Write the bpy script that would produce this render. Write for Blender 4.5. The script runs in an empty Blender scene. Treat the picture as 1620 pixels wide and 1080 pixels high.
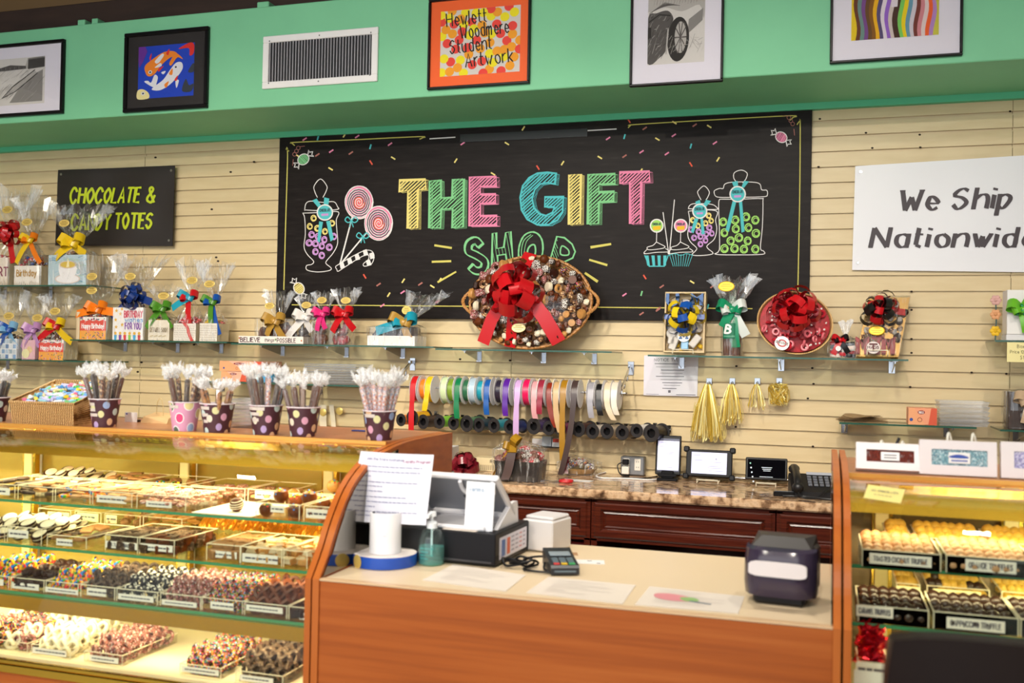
import bpy, bmesh, math, random
import numpy as np
from mathutils import Vector, Matrix
sc = bpy.context.scene
COL = sc.collection
random.seed(7)
R = random.random
PI = math.pi
# ------------------------------------------------------------------ camera
YAW, PITCH, ROLL, FPX = 0.30267, 0.01431, 0.01928, 1575.0
CO = np.array([0.0, -5.1, 1.51])
_cy, _sy = math.cos(YAW), math.sin(YAW)
FW = np.array([-_sy*math.cos(PITCH), _cy*math.cos(PITCH), math.sin(PITCH)])
_r = np.array([_cy, _sy, 0.0]); _u = np.cross(_r, FW)
RT = math.cos(ROLL)*_r+math.sin(ROLL)*_u
UP = -math.sin(ROLL)*_r+math.cos(ROLL)*_u
cam = bpy.data.cameras.new('shop_camera')
cam.sensor_width = 36.0; cam.lens = 36.0*FPX/1620.0
cam.clip_start = 0.05; cam.clip_end = 60
cam.dof.use_dof = True; cam.dof.focus_distance = 5.15; cam.dof.aperture_fstop = 3.5
co = bpy.data.objects.new('shop_camera', cam); COL.objects.link(co)
co.matrix_world = Matrix(((RT[0], UP[0], -FW[0], CO[0]), (RT[1], UP[1], -FW[1], CO[1]), (RT[2], UP[2], -FW[2], CO[2]), (0, 0, 0, 1)))
sc.camera = co
# ------------------------------------------------------------------ world, lights, exposure
sc.view_settings.view_transform = 'Standard'; sc.view_settings.look = 'None'
sc.view_settings.gamma = 1.0; sc.view_settings.use_curve_mapping = False
sc.view_settings.exposure = -0.14
w = bpy.data.worlds.new('daylight'); sc.world = w; w.use_nodes = True
w.node_tree.nodes['Background'].inputs[0].default_value = (0.87, 0.94, 1.0, 1)
w.node_tree.nodes['Background'].inputs[1].default_value = 2.15

def area(name, loc, aim, size, power, col, sy=None, spread=None):
    l = bpy.data.lights.new(name, 'AREA'); l.energy = power; l.color = col
    l.size = size
    if sy: l.shape = 'RECTANGLE'; l.size_y = sy
    if spread: l.spread = spread
    o = bpy.data.objects.new(name, l); COL.objects.link(o)
    o.location = loc
    o.rotation_euler = (Vector(aim)-Vector(loc)).to_track_quat('-Z', 'Y').to_euler()
    return o
# soft fill light added over the customer side, with no panel behind it
area('ceiling_panel', (-1.6, -6.9, 3.84), (-1.6, -2.0, 0.8), 6.0, 90, (1.0, 0.97, 0.93), sy=1.4)
# warm ceiling track lamps
for _x in (-4.6, -3.2, -1.8, -0.4, 1.0):
    area('track_lamp', (_x+0.3, -3.3, 3.75), (_x, -0.1, 0.9), 0.16, (7, 7, 9, 6.5, 4.5)[int(round((_x+4.6)/1.4))], ((1.0, 0.87, 0.68) if _x < -3 else (1.0, 0.91, 0.78)), spread=1.0)
for _x in (-3.0, -1.6, -0.2):
    area('track_lamp', (_x, -5.6, 3.8), (_x, -1.0, 1.0), 0.09, 13, (1.0, 0.92, 0.8), spread=1.3)

for _x, _p in ((-3.2, 9), (-1.9, 9), (-0.6, 9.5), (0.7, 6)):  # extra lamps added to brighten the counters and case tops
    area('track_lamp', (_x, -2.0, 3.8), (_x, -2.5, 0.9), 0.12, _p, (1.0, 0.93, 0.82), spread=1.5)

# ------------------------------------------------------------------ pixel helpers (photo frame 1620x1080 -> points on known planes)
def ray(px, py):
    return FW+RT*((px-810.0)/FPX)-UP*((py-540.0)/FPX)
def U(px, py, y=0.0):
    d = ray(px, py); return CO+d*((y-CO[1])/d[1])
def UZ(px, py, z):
    d = ray(px, py); return CO+d*((z-CO[2])/d[2])
def UX(px, py, x):
    d = ray(px, py); return CO+d*((x-CO[0])/d[0])
def mpp(p):
    return float((np.array(p)-CO)@FW)/FPX
def lin(c):
    c /= 255.0
    return c/12.92 if c <= 0.04045 else ((c+0.055)/1.055)**2.4
def rgb(h):
    return (lin(int(h[0:2], 16)), lin(int(h[2:4], 16)), lin(int(h[4:6], 16)), 1.0)

# ------------------------------------------------------------------ materials
MATS = {}
def pm(name, hexc, rough=0.5, metal=0.0, var=0.0, vscale=30.0, bump=0.0, bscale=200.0, emit=0.0, coat=0.0, stretch=None, spec=None):
    """Principled material with an optional noise variation of the colour and a noise bump."""
    if name in MATS: return MATS[name]
    m = bpy.data.materials.new(name); m.use_nodes = True; nt = m.node_tree
    b = nt.nodes['Principled BSDF']; c = rgb(hexc)
    b.inputs['Base Color'].default_value = c; b.inputs['Roughness'].default_value = rough
    b.inputs['Metallic'].default_value = metal
    if spec is not None: b.inputs['Specular IOR Level'].default_value = spec
    if coat: b.inputs['Coat Weight'].default_value = coat; b.inputs['Coat Roughness'].default_value = 0.08
    if emit:
        b.inputs['Emission Color'].default_value = c; b.inputs['Emission Strength'].default_value = emit
    if var or bump:
        tc = nt.nodes.new('ShaderNodeTexCoord'); vec = tc.outputs['Object']
        if stretch:
            mp = nt.nodes.new('ShaderNodeMapping'); mp.inputs['Scale'].default_value = stretch
            nt.links.new(vec, mp.inputs[0]); vec = mp.outputs[0]
    if var:
        n = nt.nodes.new('ShaderNodeTexNoise'); n.inputs['Scale'].default_value = vscale; n.inputs['Detail'].default_value = 4
        nt.links.new(vec, n.inputs['Vector'])
        r = nt.nodes.new('ShaderNodeValToRGB')
        r.color_ramp.elements[0].position = 0.3; r.color_ramp.elements[1].position = 0.7
        r.color_ramp.elements[0].color = tuple(max(0, x*(1-var)) for x in c[:3])+(1,)
        r.color_ramp.elements[1].color = tuple(min(1, x*(1+var)) for x in c[:3])+(1,)
        nt.links.new(n.outputs['Fac'], r.inputs[0]); nt.links.new(r.outputs[0], b.inputs['Base Color'])
    if bump:
        n2 = nt.nodes.new('ShaderNodeTexNoise'); n2.inputs['Scale'].default_value = bscale; n2.inputs['Detail'].default_value = 3
        nt.links.new(vec, n2.inputs['Vector'])
        bp = nt.nodes.new('ShaderNodeBump'); bp.inputs['Strength'].default_value = bump; bp.inputs['Distance'].default_value = 0.004
        nt.links.new(n2.outputs['Fac'], bp.inputs['Height']); nt.links.new(bp.outputs[0], b.inputs['Normal'])
    MATS[name] = m
    return m

def ramp_mat(name, stops, scale=60.0, kind='voronoi', rough=0.5, detail=2.0, bump=0.0, coord='Object', stretch=None, metal=0.0, rand=1.0, spec=None):
    """Cells (voronoi) or clouds (noise) coloured from a constant / linear ramp: sprinkles, granite, bark."""
    if name in MATS: return MATS[name]
    m = bpy.data.materials.new(name); m.use_nodes = True; nt = m.node_tree
    b = nt.nodes['Principled BSDF']; b.inputs['Roughness'].default_value = rough; b.inputs['Metallic'].default_value = metal
    if spec is not None: b.inputs['Specular IOR Level'].default_value = spec
    tc = nt.nodes.new('ShaderNodeTexCoord'); vec = tc.outputs[coord]
    if stretch:
        mp = nt.nodes.new('ShaderNodeMapping'); mp.inputs['Scale'].default_value = stretch
        nt.links.new(vec, mp.inputs[0]); vec = mp.outputs[0]
    r = nt.nodes.new('ShaderNodeValToRGB')
    if kind == 'voronoi':
        t = nt.nodes.new('ShaderNodeTexVoronoi'); t.inputs['Scale'].default_value = scale; t.inputs['Randomness'].default_value = rand
        s = nt.nodes.new('ShaderNodeSeparateColor'); nt.links.new(t.outputs['Color'], s.inputs[0])
        fac = s.outputs[0]; hgt = t.outputs['Distance']; r.color_ramp.interpolation = 'CONSTANT'
    elif kind == 'wave':
        t = nt.nodes.new('ShaderNodeTexWave'); t.inputs['Scale'].default_value = scale; t.inputs['Distortion'].default_value = detail
        fac = hgt = t.outputs['Fac']
    else:
        t = nt.nodes.new('ShaderNodeTexNoise'); t.inputs['Scale'].default_value = scale; t.inputs['Detail'].default_value = detail
        fac = hgt = t.outputs['Fac']
    nt.links.new(vec, t.inputs['Vector'])
    el = r.color_ramp.elements
    while len(el) < len(stops): el.new(0.5)
    for e, (p, h) in zip(el, stops): e.position = p; e.color = rgb(h)
    nt.links.new(fac, r.inputs[0]); nt.links.new(r.outputs[0], b.inputs['Base Color'])
    if bump:
        bp = nt.nodes.new('ShaderNodeBump'); bp.inputs['Strength'].default_value = bump; bp.inputs['Distance'].default_value = 0.002
        bp.invert = (kind == 'voronoi')
        nt.links.new(hgt, bp.inputs['Height']); nt.links.new(bp.outputs[0], b.inputs['Normal'])
    MATS[name] = m
    return m
def sprinkle(name, base, cols, share=0.7, scale=260.0, rough=0.45, bump=0.5):
    n = len(cols)
    return ramp_mat(name, [(0.0, base)]+[(1-share+share*i/n, c) for i, c in enumerate(cols)], scale, rough=rough, bump=bump, spec=.25)

def clear(name, tint='FFFFFF', f0=0.04, body=0.0, bodyc='FFFFFF', rough=0.0, streak=0.0, sscale=(60, 60, 14), fmax=0.9):
    """Thin clear sheet: see-through with a Fresnel gloss, optionally a little milky, or with white crease highlights mixed in."""
    if name in MATS: return MATS[name]
    m = bpy.data.materials.new(name); m.use_nodes = True; nt = m.node_tree; N = nt.nodes; L = nt.links
    for n in list(N):
        if n.type != 'OUTPUT_MATERIAL': N.remove(n)
    out = N['Material Output']
    tr = N.new('ShaderNodeBsdfTransparent'); tr.inputs[0].default_value = rgb(tint)
    gl = N.new('ShaderNodeBsdfGlossy'); gl.inputs['Roughness'].default_value = rough
    lw = N.new('ShaderNodeLayerWeight'); lw.inputs[0].default_value = 0.5
    p = N.new('ShaderNodeMath'); p.operation = 'POWER'; p.inputs[1].default_value = 4.0; L.new(lw.outputs['Facing'], p.inputs[0])
    a = N.new('ShaderNodeMath'); a.operation = 'MULTIPLY_ADD'; a.inputs[1].default_value = fmax-f0; a.inputs[2].default_value = f0
    L.new(p.outputs[0], a.inputs[0])
    mx = N.new('ShaderNodeMixShader'); L.new(a.outputs[0], mx.inputs[0]); L.new(tr.outputs[0], mx.inputs[1]); L.new(gl.outputs[0], mx.inputs[2])
    last = mx.outputs[0]
    if body or streak:
        df = N.new('ShaderNodeBsdfDiffuse'); df.inputs[0].default_value = rgb(bodyc)
        m2 = N.new('ShaderNodeMixShader'); m2.inputs[0].default_value = body
        if streak:  # white streaks in the colour imitate highlights along the creases
            tc = N.new('ShaderNodeTexCoord'); mp = N.new('ShaderNodeMapping'); mp.inputs['Scale'].default_value = sscale
            L.new(tc.outputs['Object'], mp.inputs[0])
            ns = N.new('ShaderNodeTexNoise'); ns.inputs['Scale'].default_value = 1.0; ns.inputs['Detail'].default_value = 3.0
            L.new(mp.outputs[0], ns.inputs['Vector'])
            mr = N.new('ShaderNodeMapRange'); mr.inputs[1].default_value = 0.56; mr.inputs[2].default_value = 0.72
            mr.inputs[3].default_value = body; mr.inputs[4].default_value = streak
            L.new(ns.outputs['Fac'], mr.inputs[0]); L.new(mr.outputs[0], m2.inputs[0])
        L.new(last, m2.inputs[1]); L.new(df.outputs[0], m2.inputs[2]); last = m2.outputs[0]
    L.new(last, out.inputs[0])
    MATS[name] = m
    return m

# ------------------------------------------------------------------ mesh builder
class MB:
    def __init__(s): s.v = []; s.f = []; s.m = []; s.uv = {}
    def add(s, vs, fs, m=0, T=None):
        o = len(s.v)
        if T is not None: vs = [tuple(T @ Vector(p)) for p in vs]
        s.v.extend([(float(p[0]), float(p[1]), float(p[2])) for p in vs])
        s.f.extend([tuple(i+o for i in f) for f in fs]); s.m.extend([m]*len(fs)); return s
    def box(s, a, b, m=0, T=None):
        x0, y0, z0 = a; x1, y1, z1 = b
        return s.add([(x0, y0, z0), (x1, y0, z0), (x1, y1, z0), (x0, y1, z0), (x0, y0, z1), (x1, y0, z1), (x1, y1, z1), (x0, y1, z1)],
                     [(0, 3, 2, 1), (4, 5, 6, 7), (0, 1, 5, 4), (1, 2, 6, 5), (2, 3, 7, 6), (3, 0, 4, 7)], m, T)
    def rbox(s, a, b, c=0.005, m=0, T=None):
        bm = bmesh.new()
        for i in range(8):
            p = [(a[k], b[k])[(i >> k) & 1] for k in range(3)]
            sg = [(1, -1)[(i >> k) & 1] for k in range(3)]
            for k in range(3):
                q = [p[j]+sg[j]*(0.0 if j == k else c) for j in range(3)]; bm.verts.new(q)
        bmesh.ops.convex_hull(bm, input=bm.verts[:])
        bm.verts.index_update(); bm.verts.ensure_lookup_table()
        s.add([tuple(v.co) for v in bm.verts], [tuple(v.index for v in f.verts) for f in bm.faces], m, T); bm.free(); return s
    def hull(s, pts, m=0, T=None):
        bm = bmesh.new()
        for p in pts: bm.verts.new([float(q) for q in p])
        r = bmesh.ops.convex_hull(bm, input=bm.verts[:])
        dead = [g for g in r['geom_interior'] if isinstance(g, bmesh.types.BMVert)]
        for g in dead: bm.verts.remove(g)
        bm.verts.index_update()
        s.add([tuple(v.co) for v in bm.verts], [tuple(v.index for v in f.verts) for f in bm.faces], m, T); bm.free(); return s
    def lathe(s, prof, n=16, m=0, T=None, uv=False, sx=1.0, sy=1.0, caps=True):
        vs = []; fs = []; k = len(prof)
        for i in range(n):
            a = 2*PI*i/n
            for (r, z) in prof: vs.append((r*math.cos(a)*sx, r*math.sin(a)*sy, z))
        o = len(s.f)
        for i in range(n):
            j = (i+1) % n
            for q in range(k-1): fs.append((i*k+q, j*k+q, j*k+q+1, i*k+q+1))
        if uv:
            R0 = max(p[0] for p in prof)
            for i in range(n):
                for q in range(k-1):
                    u0 = 2*PI*R0*i/n; u1 = 2*PI*R0*(i+1)/n
                    s.uv[o+i*(k-1)+q] = [(u0, prof[q][1]), (u1, prof[q][1]), (u1, prof[q+1][1]), (u0, prof[q+1][1])]
        if caps:
            if prof[0][0] > 1e-6: fs.append(tuple(i*k for i in range(n))[::-1])
            if prof[-1][0] > 1e-6: fs.append(tuple(i*k+k-1 for i in range(n)))
        return s.add(vs, fs, m, T)
    def tube(s, pts, r=0.003, n=6, m=0, closed=False, T=None, rs=None, flat=1.0):
        P = [Vector(p) for p in pts]; k = len(P); vs = []; fs = []
        prev = None
        for i in range(k):
            a = P[(i-1) % k] if (closed or i > 0) else P[i]; b = P[(i+1) % k] if (closed or i < k-1) else P[i]
            t = (b-a); t = t.normalized() if t.length > 1e-9 else Vector((0, 0, 1))
            if prev is None:
                x = t.cross(Vector((0, 0, 1)))
                if x.length < 0.1: x = t.cross(Vector((0, 1, 0)))
            else:
                x = prev-t*prev.dot(t)
                if x.length < 1e-6: x = t.orthogonal()
            x.normalize(); prev = x; y = t.cross(x); q = rs[i] if rs else r
            for j in range(n):
                an = 2*PI*j/n; vs.append(tuple(P[i]+x*(q*math.cos(an))+y*(q*flat*math.sin(an))))
        for i in range(k if closed else k-1):
            for j in range(n):
                a, b = i*n+j, i*n+(j+1) % n; c, d = ((i+1) % k)*n+(j+1) % n, ((i+1) % k)*n+j
                fs.append((a, b, c, d))
        if not closed: fs.append(tuple(range(n))[::-1]); fs.append(tuple((k-1)*n+j for j in range(n)))
        return s.add(vs, fs, m, T)
    def prism(s, poly, y0, y1, m=0, T=None, ax=1):
        """polygon given in the two other axes, extruded along axis ax from y0 to y1"""
        n = len(poly)
        def put(p, t):
            q = list(p); q.insert(ax, t); return tuple(q)
        vs = [put(p, y0) for p in poly]+[put(p, y1) for p in poly]
        fs = [tuple(range(n)), tuple(range(n, 2*n))[::-1]]+[(i, i+n, (i+1) % n+n, (i+1) % n) for i in range(n)]
        return s.add(vs, fs, m, T)
    def strip(s, pts, wv, w, m=0, T=None, ws=None):
        """ribbon: path points, half-width vector(s) wv, width w"""
        vs = []; k = len(pts)
        for i, p in enumerate(pts):
            v = Vector(wv[i] if isinstance(wv, list) else wv).normalized()*((ws[i] if ws else w)*0.5)
            p = Vector(p); vs += [tuple(p-v), tuple(p+v)]
        return s.add(vs, [(2*i, 2*i+1, 2*i+3, 2*i+2) for i in range(k-1)], m, T)
    def sph(s, c, r, n=10, m=0, sq=(1, 1, 1), T=None, jit=0.0):
        k = max(4, n//2+1); vs = [(c[0], c[1], c[2]-r*sq[2])]; fs = []
        for i in range(1, k):
            th = PI*i/k
            for j in range(n):
                a = 2*PI*(j+0.5*(i % 2))/n; q = r*(1+jit*(R()-0.5))
                vs.append((c[0]+q*sq[0]*math.sin(th)*math.cos(a), c[1]+q*sq[1]*math.sin(th)*math.sin(a), c[2]-q*sq[2]*math.cos(th)))
        vs.append((c[0], c[1], c[2]+r*sq[2])); t = len(vs)-1
        for j in range(n):
            fs.append((0, 1+(j+1) % n, 1+j)); fs.append((t, t-n+j, t-n+(j+1) % n))
            for i in range(k-2):
                a = 1+i*n
                fs.append((a+j, a+(j+1) % n, a+n+(j+1) % n, a+n+j))
        return s.add(vs, fs, m, T)

MESHN = {}
def mesh(name, mb, mats, smooth=0):
    me = bpy.data.meshes.new(name); me.from_pydata(mb.v, [], mb.f)
    if not isinstance(mats, (list, tuple)): mats = [mats]
    for m in mats: me.materials.append(m)
    me.polygons.foreach_set('material_index', mb.m)
    if mb.uv:
        ul = me.uv_layers.new(name='UVMap')
        for fi, u in mb.uv.items():
            st = me.polygons[fi].loop_start
            for q in range(4): ul.data[st+q].uv = u[q]
    bm = bmesh.new(); bm.from_mesh(me)
    if smooth != 'open': bmesh.ops.recalc_face_normals(bm, faces=bm.faces[:])
    bm.to_mesh(me); bm.free()
    if smooth:
        me.shade_smooth()
        me.set_sharp_from_angle(angle=0.7 if smooth in (1, 'open') else smooth)
    me.update(); return me
def obj(name, mb, mats, parent=None, smooth=0, loc=None, rot=None, label=None):
    me = mb if isinstance(mb, bpy.types.Mesh) else mesh(name, mb, mats, smooth)
    o = bpy.data.objects.new(name, me); COL.objects.link(o)
    if parent: o.parent = parent
    if loc is not None: o.location = [float(x) for x in loc]
    if rot is not None: o.rotation_euler = rot
    if label: o['label'] = label
    return o
def tag(o, label, cat, group=None, kind=None):
    if label: o['label'] = label
    if cat: o['category'] = cat
    if group: o['group'] = group
    if kind: o['kind'] = kind
    return o
def thing(name, label, cat, loc=(0, 0, 0), rot=None, group=None):
    o = bpy.data.objects.new(name, None); COL.objects.link(o); o.empty_display_size = 0.02
    o.location = [float(x) for x in loc]
    if rot is not None: o.rotation_euler = rot if isinstance(rot, (tuple, list)) else (0, 0, rot)
    return tag(o, label, cat, group)
def one(name, mb, mats, label, cat, loc=None, rot=None, group=None, smooth=0):
    if isinstance(rot, (int, float)): rot = (0, 0, rot)
    return tag(obj(name, mb, mats, None, smooth, loc, rot), label, cat, group)
def dup(o, loc, rot=None, label=None, group=None, parent=None):
    c = o.copy(); COL.objects.link(c)
    c.parent = parent
    if loc is not None: c.location = [float(x) for x in loc]
    if rot is not None: c.rotation_euler = rot if isinstance(rot, (tuple, list)) else (0, 0, rot)
    if label: c['label'] = label
    if group: c['group'] = group
    for ch in o.children: dup(ch, None, None, None, None, c)
    return c
def struct(name, mb, mats, smooth=0, loc=None, rot=None):
    return tag(obj(name, mb, mats, None, smooth, loc, rot), None, None, None, 'structure')
def TR(loc=(0, 0, 0), rot=(0, 0, 0), s=1.0):
    from mathutils import Euler
    return Matrix.Translation([float(x) for x in loc]) @ Euler(rot).to_matrix().to_4x4() @ Matrix.Scale(s, 4)

# ------------------------------------------------------------------ pen strokes: chalk, print and lettering
def smoothp(P, k=6, closed=False):
    n = len(P); out = []
    if n < 3: return [tuple(map(float, p)) for p in P]
    A = [np.array(p, float) for p in P]
    for i in range(n if closed else n-1):
        if closed: p0, p1, p2, p3 = A[i-1], A[i], A[(i+1) % n], A[(i+2) % n]
        else: p0, p1, p2, p3 = A[max(i-1, 0)], A[i], A[i+1], A[min(i+2, n-1)]
        for j in range(k):
            t = j/k
            out.append(tuple(0.5*(2*p1+(p2-p0)*t+(2*p0-5*p1+4*p2-p3)*t*t+(3*p1-p0-3*p2+p3)*t**3)))
    if not closed: out.append(tuple(A[-1]))
    return out
class Pen:
    """collects flat strokes/fills in 2-D; out(f, ...) maps them to 3-D"""
    def __init__(s): s.v = []; s.f = []; s.m = []
    def stroke(s, P, w, m=0, closed=False, nib=None, cap=True, rag=0.0):
        P = [np.array(p, float) for p in P]
        Q = [P[0]]
        for p in P[1:]:
            if np.hypot(*(p-Q[-1])) > 1e-9: Q.append(p)
        P = Q; n = len(P)
        if n < 2: return s
        o = len(s.v); L = []
        for i in range(n):
            a = P[(i-1) % n] if (closed or i > 0) else P[i]; b = P[(i+1) % n] if (closed or i < n-1) else P[i]
            t = b-a; t = t/(np.hypot(*t)+1e-12); nn = np.array([-t[1], t[0]])
            sc_ = 1.0
            if (closed or 0 < i < n-1):
                t1 = P[i]-a; t1 = t1/(np.hypot(*t1)+1e-12); sc_ = min(1.6, 1/max(0.3, abs(np.array([-t1[1], t1[0]])@nn)))
            ww = w*sc_*(1+rag*(R()-0.5))
            if nib: ww = w*(nib[1]+(1-nib[1])*abs(math.sin(math.atan2(t[1], t[0])-nib[0])))
            if cap and not closed and i in (0, n-1):
                e = P[i]+t*(w*0.25 if i else -w*0.25)
            else: e = P[i]
            L.append((e+nn*ww/2, e-nn*ww/2))
        for a, b in L: s.v += [tuple(a), tuple(b)]
        for i in range(n if closed else n-1):
            j = (i+1) % n; s.f.append((o+2*i, o+2*i+1, o+2*j+1, o+2*j)); s.m.append(m)
        return s
    def fill(s, P, m=0):
        o = len(s.v); s.v += [tuple(map(float, p)) for p in P]; s.f.append(tuple(range(o, o+len(P)))); s.m.append(m); return s
    def disc(s, c, r, m=0, n=16, ry=None, rot=0.0):
        ry = ry or r; cr, sr = math.cos(rot), math.sin(rot); P = []
        for i in range(n):
            a = 2*PI*i/n; x, y = r*math.cos(a), ry*math.sin(a); P.append((c[0]+x*cr-y*sr, c[1]+x*sr+y*cr))
        return s.fill(P, m)
    def ring(s, c, r, w, m=0, n=18, ry=None, rag=0.0):
        ry = ry or r
        return s.stroke([(c[0]+r*math.cos(2*PI*i/n), c[1]+ry*math.sin(2*PI*i/n)) for i in range(n)], w, m, True, rag=rag)
    def hatch(s, poly, ang, gap, w, m=0, jit=0.25):
        c, sn = math.cos(ang), math.sin(ang)
        Q = [(x*c+y*sn, -x*sn+y*c) for x, y in poly]; ys = [q[1] for q in Q]; y = min(ys)+gap*0.6; n = len(Q)
        while y < max(ys):
            xs = []
            for i in range(n):
                a, b = Q[i], Q[(i+1) % n]
                if (a[1] > y) != (b[1] > y): xs.append(a[0]+(y-a[1])/(b[1]-a[1])*(b[0]-a[0]))
            xs.sort()
            for i in range(0, len(xs)-1, 2):
                k0, k1 = gap*jit*(R()-.5), gap*jit*(R()-.5)
                p0 = (xs[i], y+k0); p1 = (xs[i+1], y+k1)
                s.stroke([(p0[0]*c-p0[1]*sn, p0[0]*sn+p0[1]*c), (p1[0]*c-p1[1]*sn, p1[0]*sn+p1[1]*c)], w*(0.8+0.4*R()), m)
            y += gap*(1+0.2*(R()-.5))
        return s
    def to(s, f):
        # every stroke sits a hair in front of the one before it, so that overlapping marks never share a plane
        lv = [0]*len(s.v); n = len(s.f); k = -1; last = -1
        for fc in s.f:
            if min(fc) > last: k += 1
            last = max(last, max(fc))
            for i in fc: lv[i] = k
        e = max(3e-6, min(4e-5, .0008/max(1, k+1))); V = []
        if s.v:
            q = np.array(s.v[0]); sc_ = max(1e-3, .05*float(np.ptp(np.array(s.v), axis=0).max()))
            p0, px, py = (np.array(f(*c), float) for c in (q, q+[sc_, 0], q+[0, sc_]))
            nn = np.cross(px-p0, py-p0); nn = nn/(np.linalg.norm(nn)+1e-15)
            if (nn[2] < 0 if abs(nn[2]) > .8 else nn[1] > 0): nn = -nn
            V = [np.array(f(p[0], p[1]), float)+nn*(e*l) for p, l in zip(s.v, lv)]
        mb = MB(); mb.v = [tuple(map(float, p)) for p in V]; mb.f = list(s.f); mb.m = list(s.m); return mb
GL = {}
_G = """A 6 00 39 60|13 53
B 6 00 09|~09 29 57 45 05|~05 35 62 40 00
C 6 ~67 49 29 06 03 20 40 62
D 6 00 09|~09 29 56 53 20 00
E 5 59 09 00 50|05 45
F 5 59 09 00|05 45
G 6 ~67 49 29 06 03 20 40 62|62 64 44
H 6 00 09|60 69|05 65
I 0 00 09
J 4 ~49 43 30 10 02
K 6 00 09|59 04|15 60
L 5 09 00 50
M 7 00 09 34 69 60
N 6 00 09 60 69
O 6 ~39 17 05 12 30 52 65 57 39
P 6 00 09|~09 39 57 55 34 04
Q 6 ~39 17 05 12 30 52 65 57 39|42 70
R 6 00 09|~09 39 57 55 34 04|34 60
S 6 ~58 39 18 06 35 53 41 20 02
T 6 09 69|39 30
U 6 ~09 03 20 40 63 69
V 6 09 30 69
W 8 09 20 46 60 89
X 6 09 60|00 69
Y 6 09 35 69|35 30
Z 6 09 69 00 60
a 5 ~55 36 15 12 30 51 54|56 50
b 5 09 00|~04 26 46 54 52 30 10 02
c 4 ~45 26 05 02 20 41
d 5 ~55 36 15 12 30 51 54|59 50
e 5 ~13 53 45 26 14 12 30 51
f 3 ~39 19 18 10|06 36
g 5 ~55 36 15 12 30 51|~56 50 4b 1b
h 5 00 09|~04 26 46 54 50
i 0 06 00|08 09
j 1 ~16 10 0b|18 19
k 5 00 09|46 02|13 40
l 0 09 00
m 7 00 06|~04 26 35 30|~34 56 65 60
n 5 00 06|~04 26 46 54 50
o 5 ~36 15 12 30 51 54 36
p 5 06 0c|~05 26 45 43 20 01
q 5 56 5c|~55 36 15 12 30 51
r 3 00 06|~04 26 36
s 4 ~45 26 05 24 42 20 01
t 3 19 11 30|06 36
u 5 ~06 02 20 41 46|46 40
v 4 06 20 46
w 6 06 20 35 40 66
x 4 06 40|00 46
y 5 06 31|56 1c
z 4 06 46 00 40
0 5 ~29 06 03 20 43 46 29
1 2 07 29 20
2 5 ~07 29 47 45 00|00 50
3 5 ~08 29 47 25 43 20 01
4 5 40 49 03 53
5 5 49 09 05|~05 35 43 20 01
6 5 ~48 29 05 02 20 42 34 03
7 5 09 49 10
8 5 ~25 07 29 47 25 02 20 42 25
9 5 ~45 25 17 29 47 44 20
$ 5 ~48 29 07 25 42 20 01|2a 2b
. 0 00 01
, 1 10 0b
! 0 03 09|00 01
' 0 07 09
- 4 05 45
: 0 01 02|05 06
/ 5 00 59
+ 5 05 55|28 22
& 7 ~70 27 39 58 46 13 11 30 50 74"""
for _l in _G.split('\n'):
    ch, adv, st = _l.split(' ', 2); ss = []
    for q in st.split('|'):
        sm = q.startswith('~'); pts = []
        for t in q.lstrip('~').split():
            yy = t[1]; pts.append((int(t[0]), -(ord(yy)-96) if yy in 'abc' else int(yy)))
        ss.append((sm, pts))
    GL[ch] = (int(adv), ss)
def write(pen, text, x, y, h, w=None, width=None, slant=0.0, m=0, track=2.2, nib=None, align='l', xs=1.0, serif=0.0, vx=(1, 0), cap=True, k=4):
    """strokes of TEXT with baseline start (x,y), cap height h; width fits it; vx is the writing direction"""
    s = h/9.0; tot = 0
    for ch in text: tot += (3.4 if ch == ' ' else GL.get(ch, GL['-'])[0]+track)
    tot -= track
    sx = abs(s)*xs if width is None else width/max(tot, 1)
    w = w or abs(h)*0.13
    cx = -tot*sx/2 if align == 'c' else 0.0
    c, sn = vx
    def at(px, py): return (x+px*c-py*sn, y+px*sn+py*c)
    for ch in text:
        if ch == ' ': cx += 3.4*sx; continue
        adv, ss = GL.get(ch, GL['-'])
        for sm, P in ss:
            Q = [(cx+p[0]*sx+p[1]*abs(s)*slant, p[1]*s) for p in P]
            if sm: Q = smoothp(Q, k)
            if nib and not sm:
                for q0, q1 in zip(Q[:-1], Q[1:]): pen.stroke([at(*q0), at(*q1)], w, m, nib=nib, cap=cap)
            else: pen.stroke([at(*q) for q in Q], w, m, nib=nib, cap=cap)
            if serif and not sm and ch not in 'ti.,':
                for e in (P[0], P[-1]):
                    if e[1] in (0, 9, 6, -3):
                        qx, qy = cx+e[0]*sx+e[1]*abs(s)*slant, e[1]*s
                        pen.stroke([at(qx-serif*abs(s), qy), at(qx+serif*abs(s), qy)], w*0.3, m)
        cx += (adv+track)*sx
    return pen
def wallpen(pen, y):
    """pen given in photo pixels -> mesh on the wall-parallel plane y"""
    return pen.to(lambda a, b: U(a, b, y))
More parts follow.
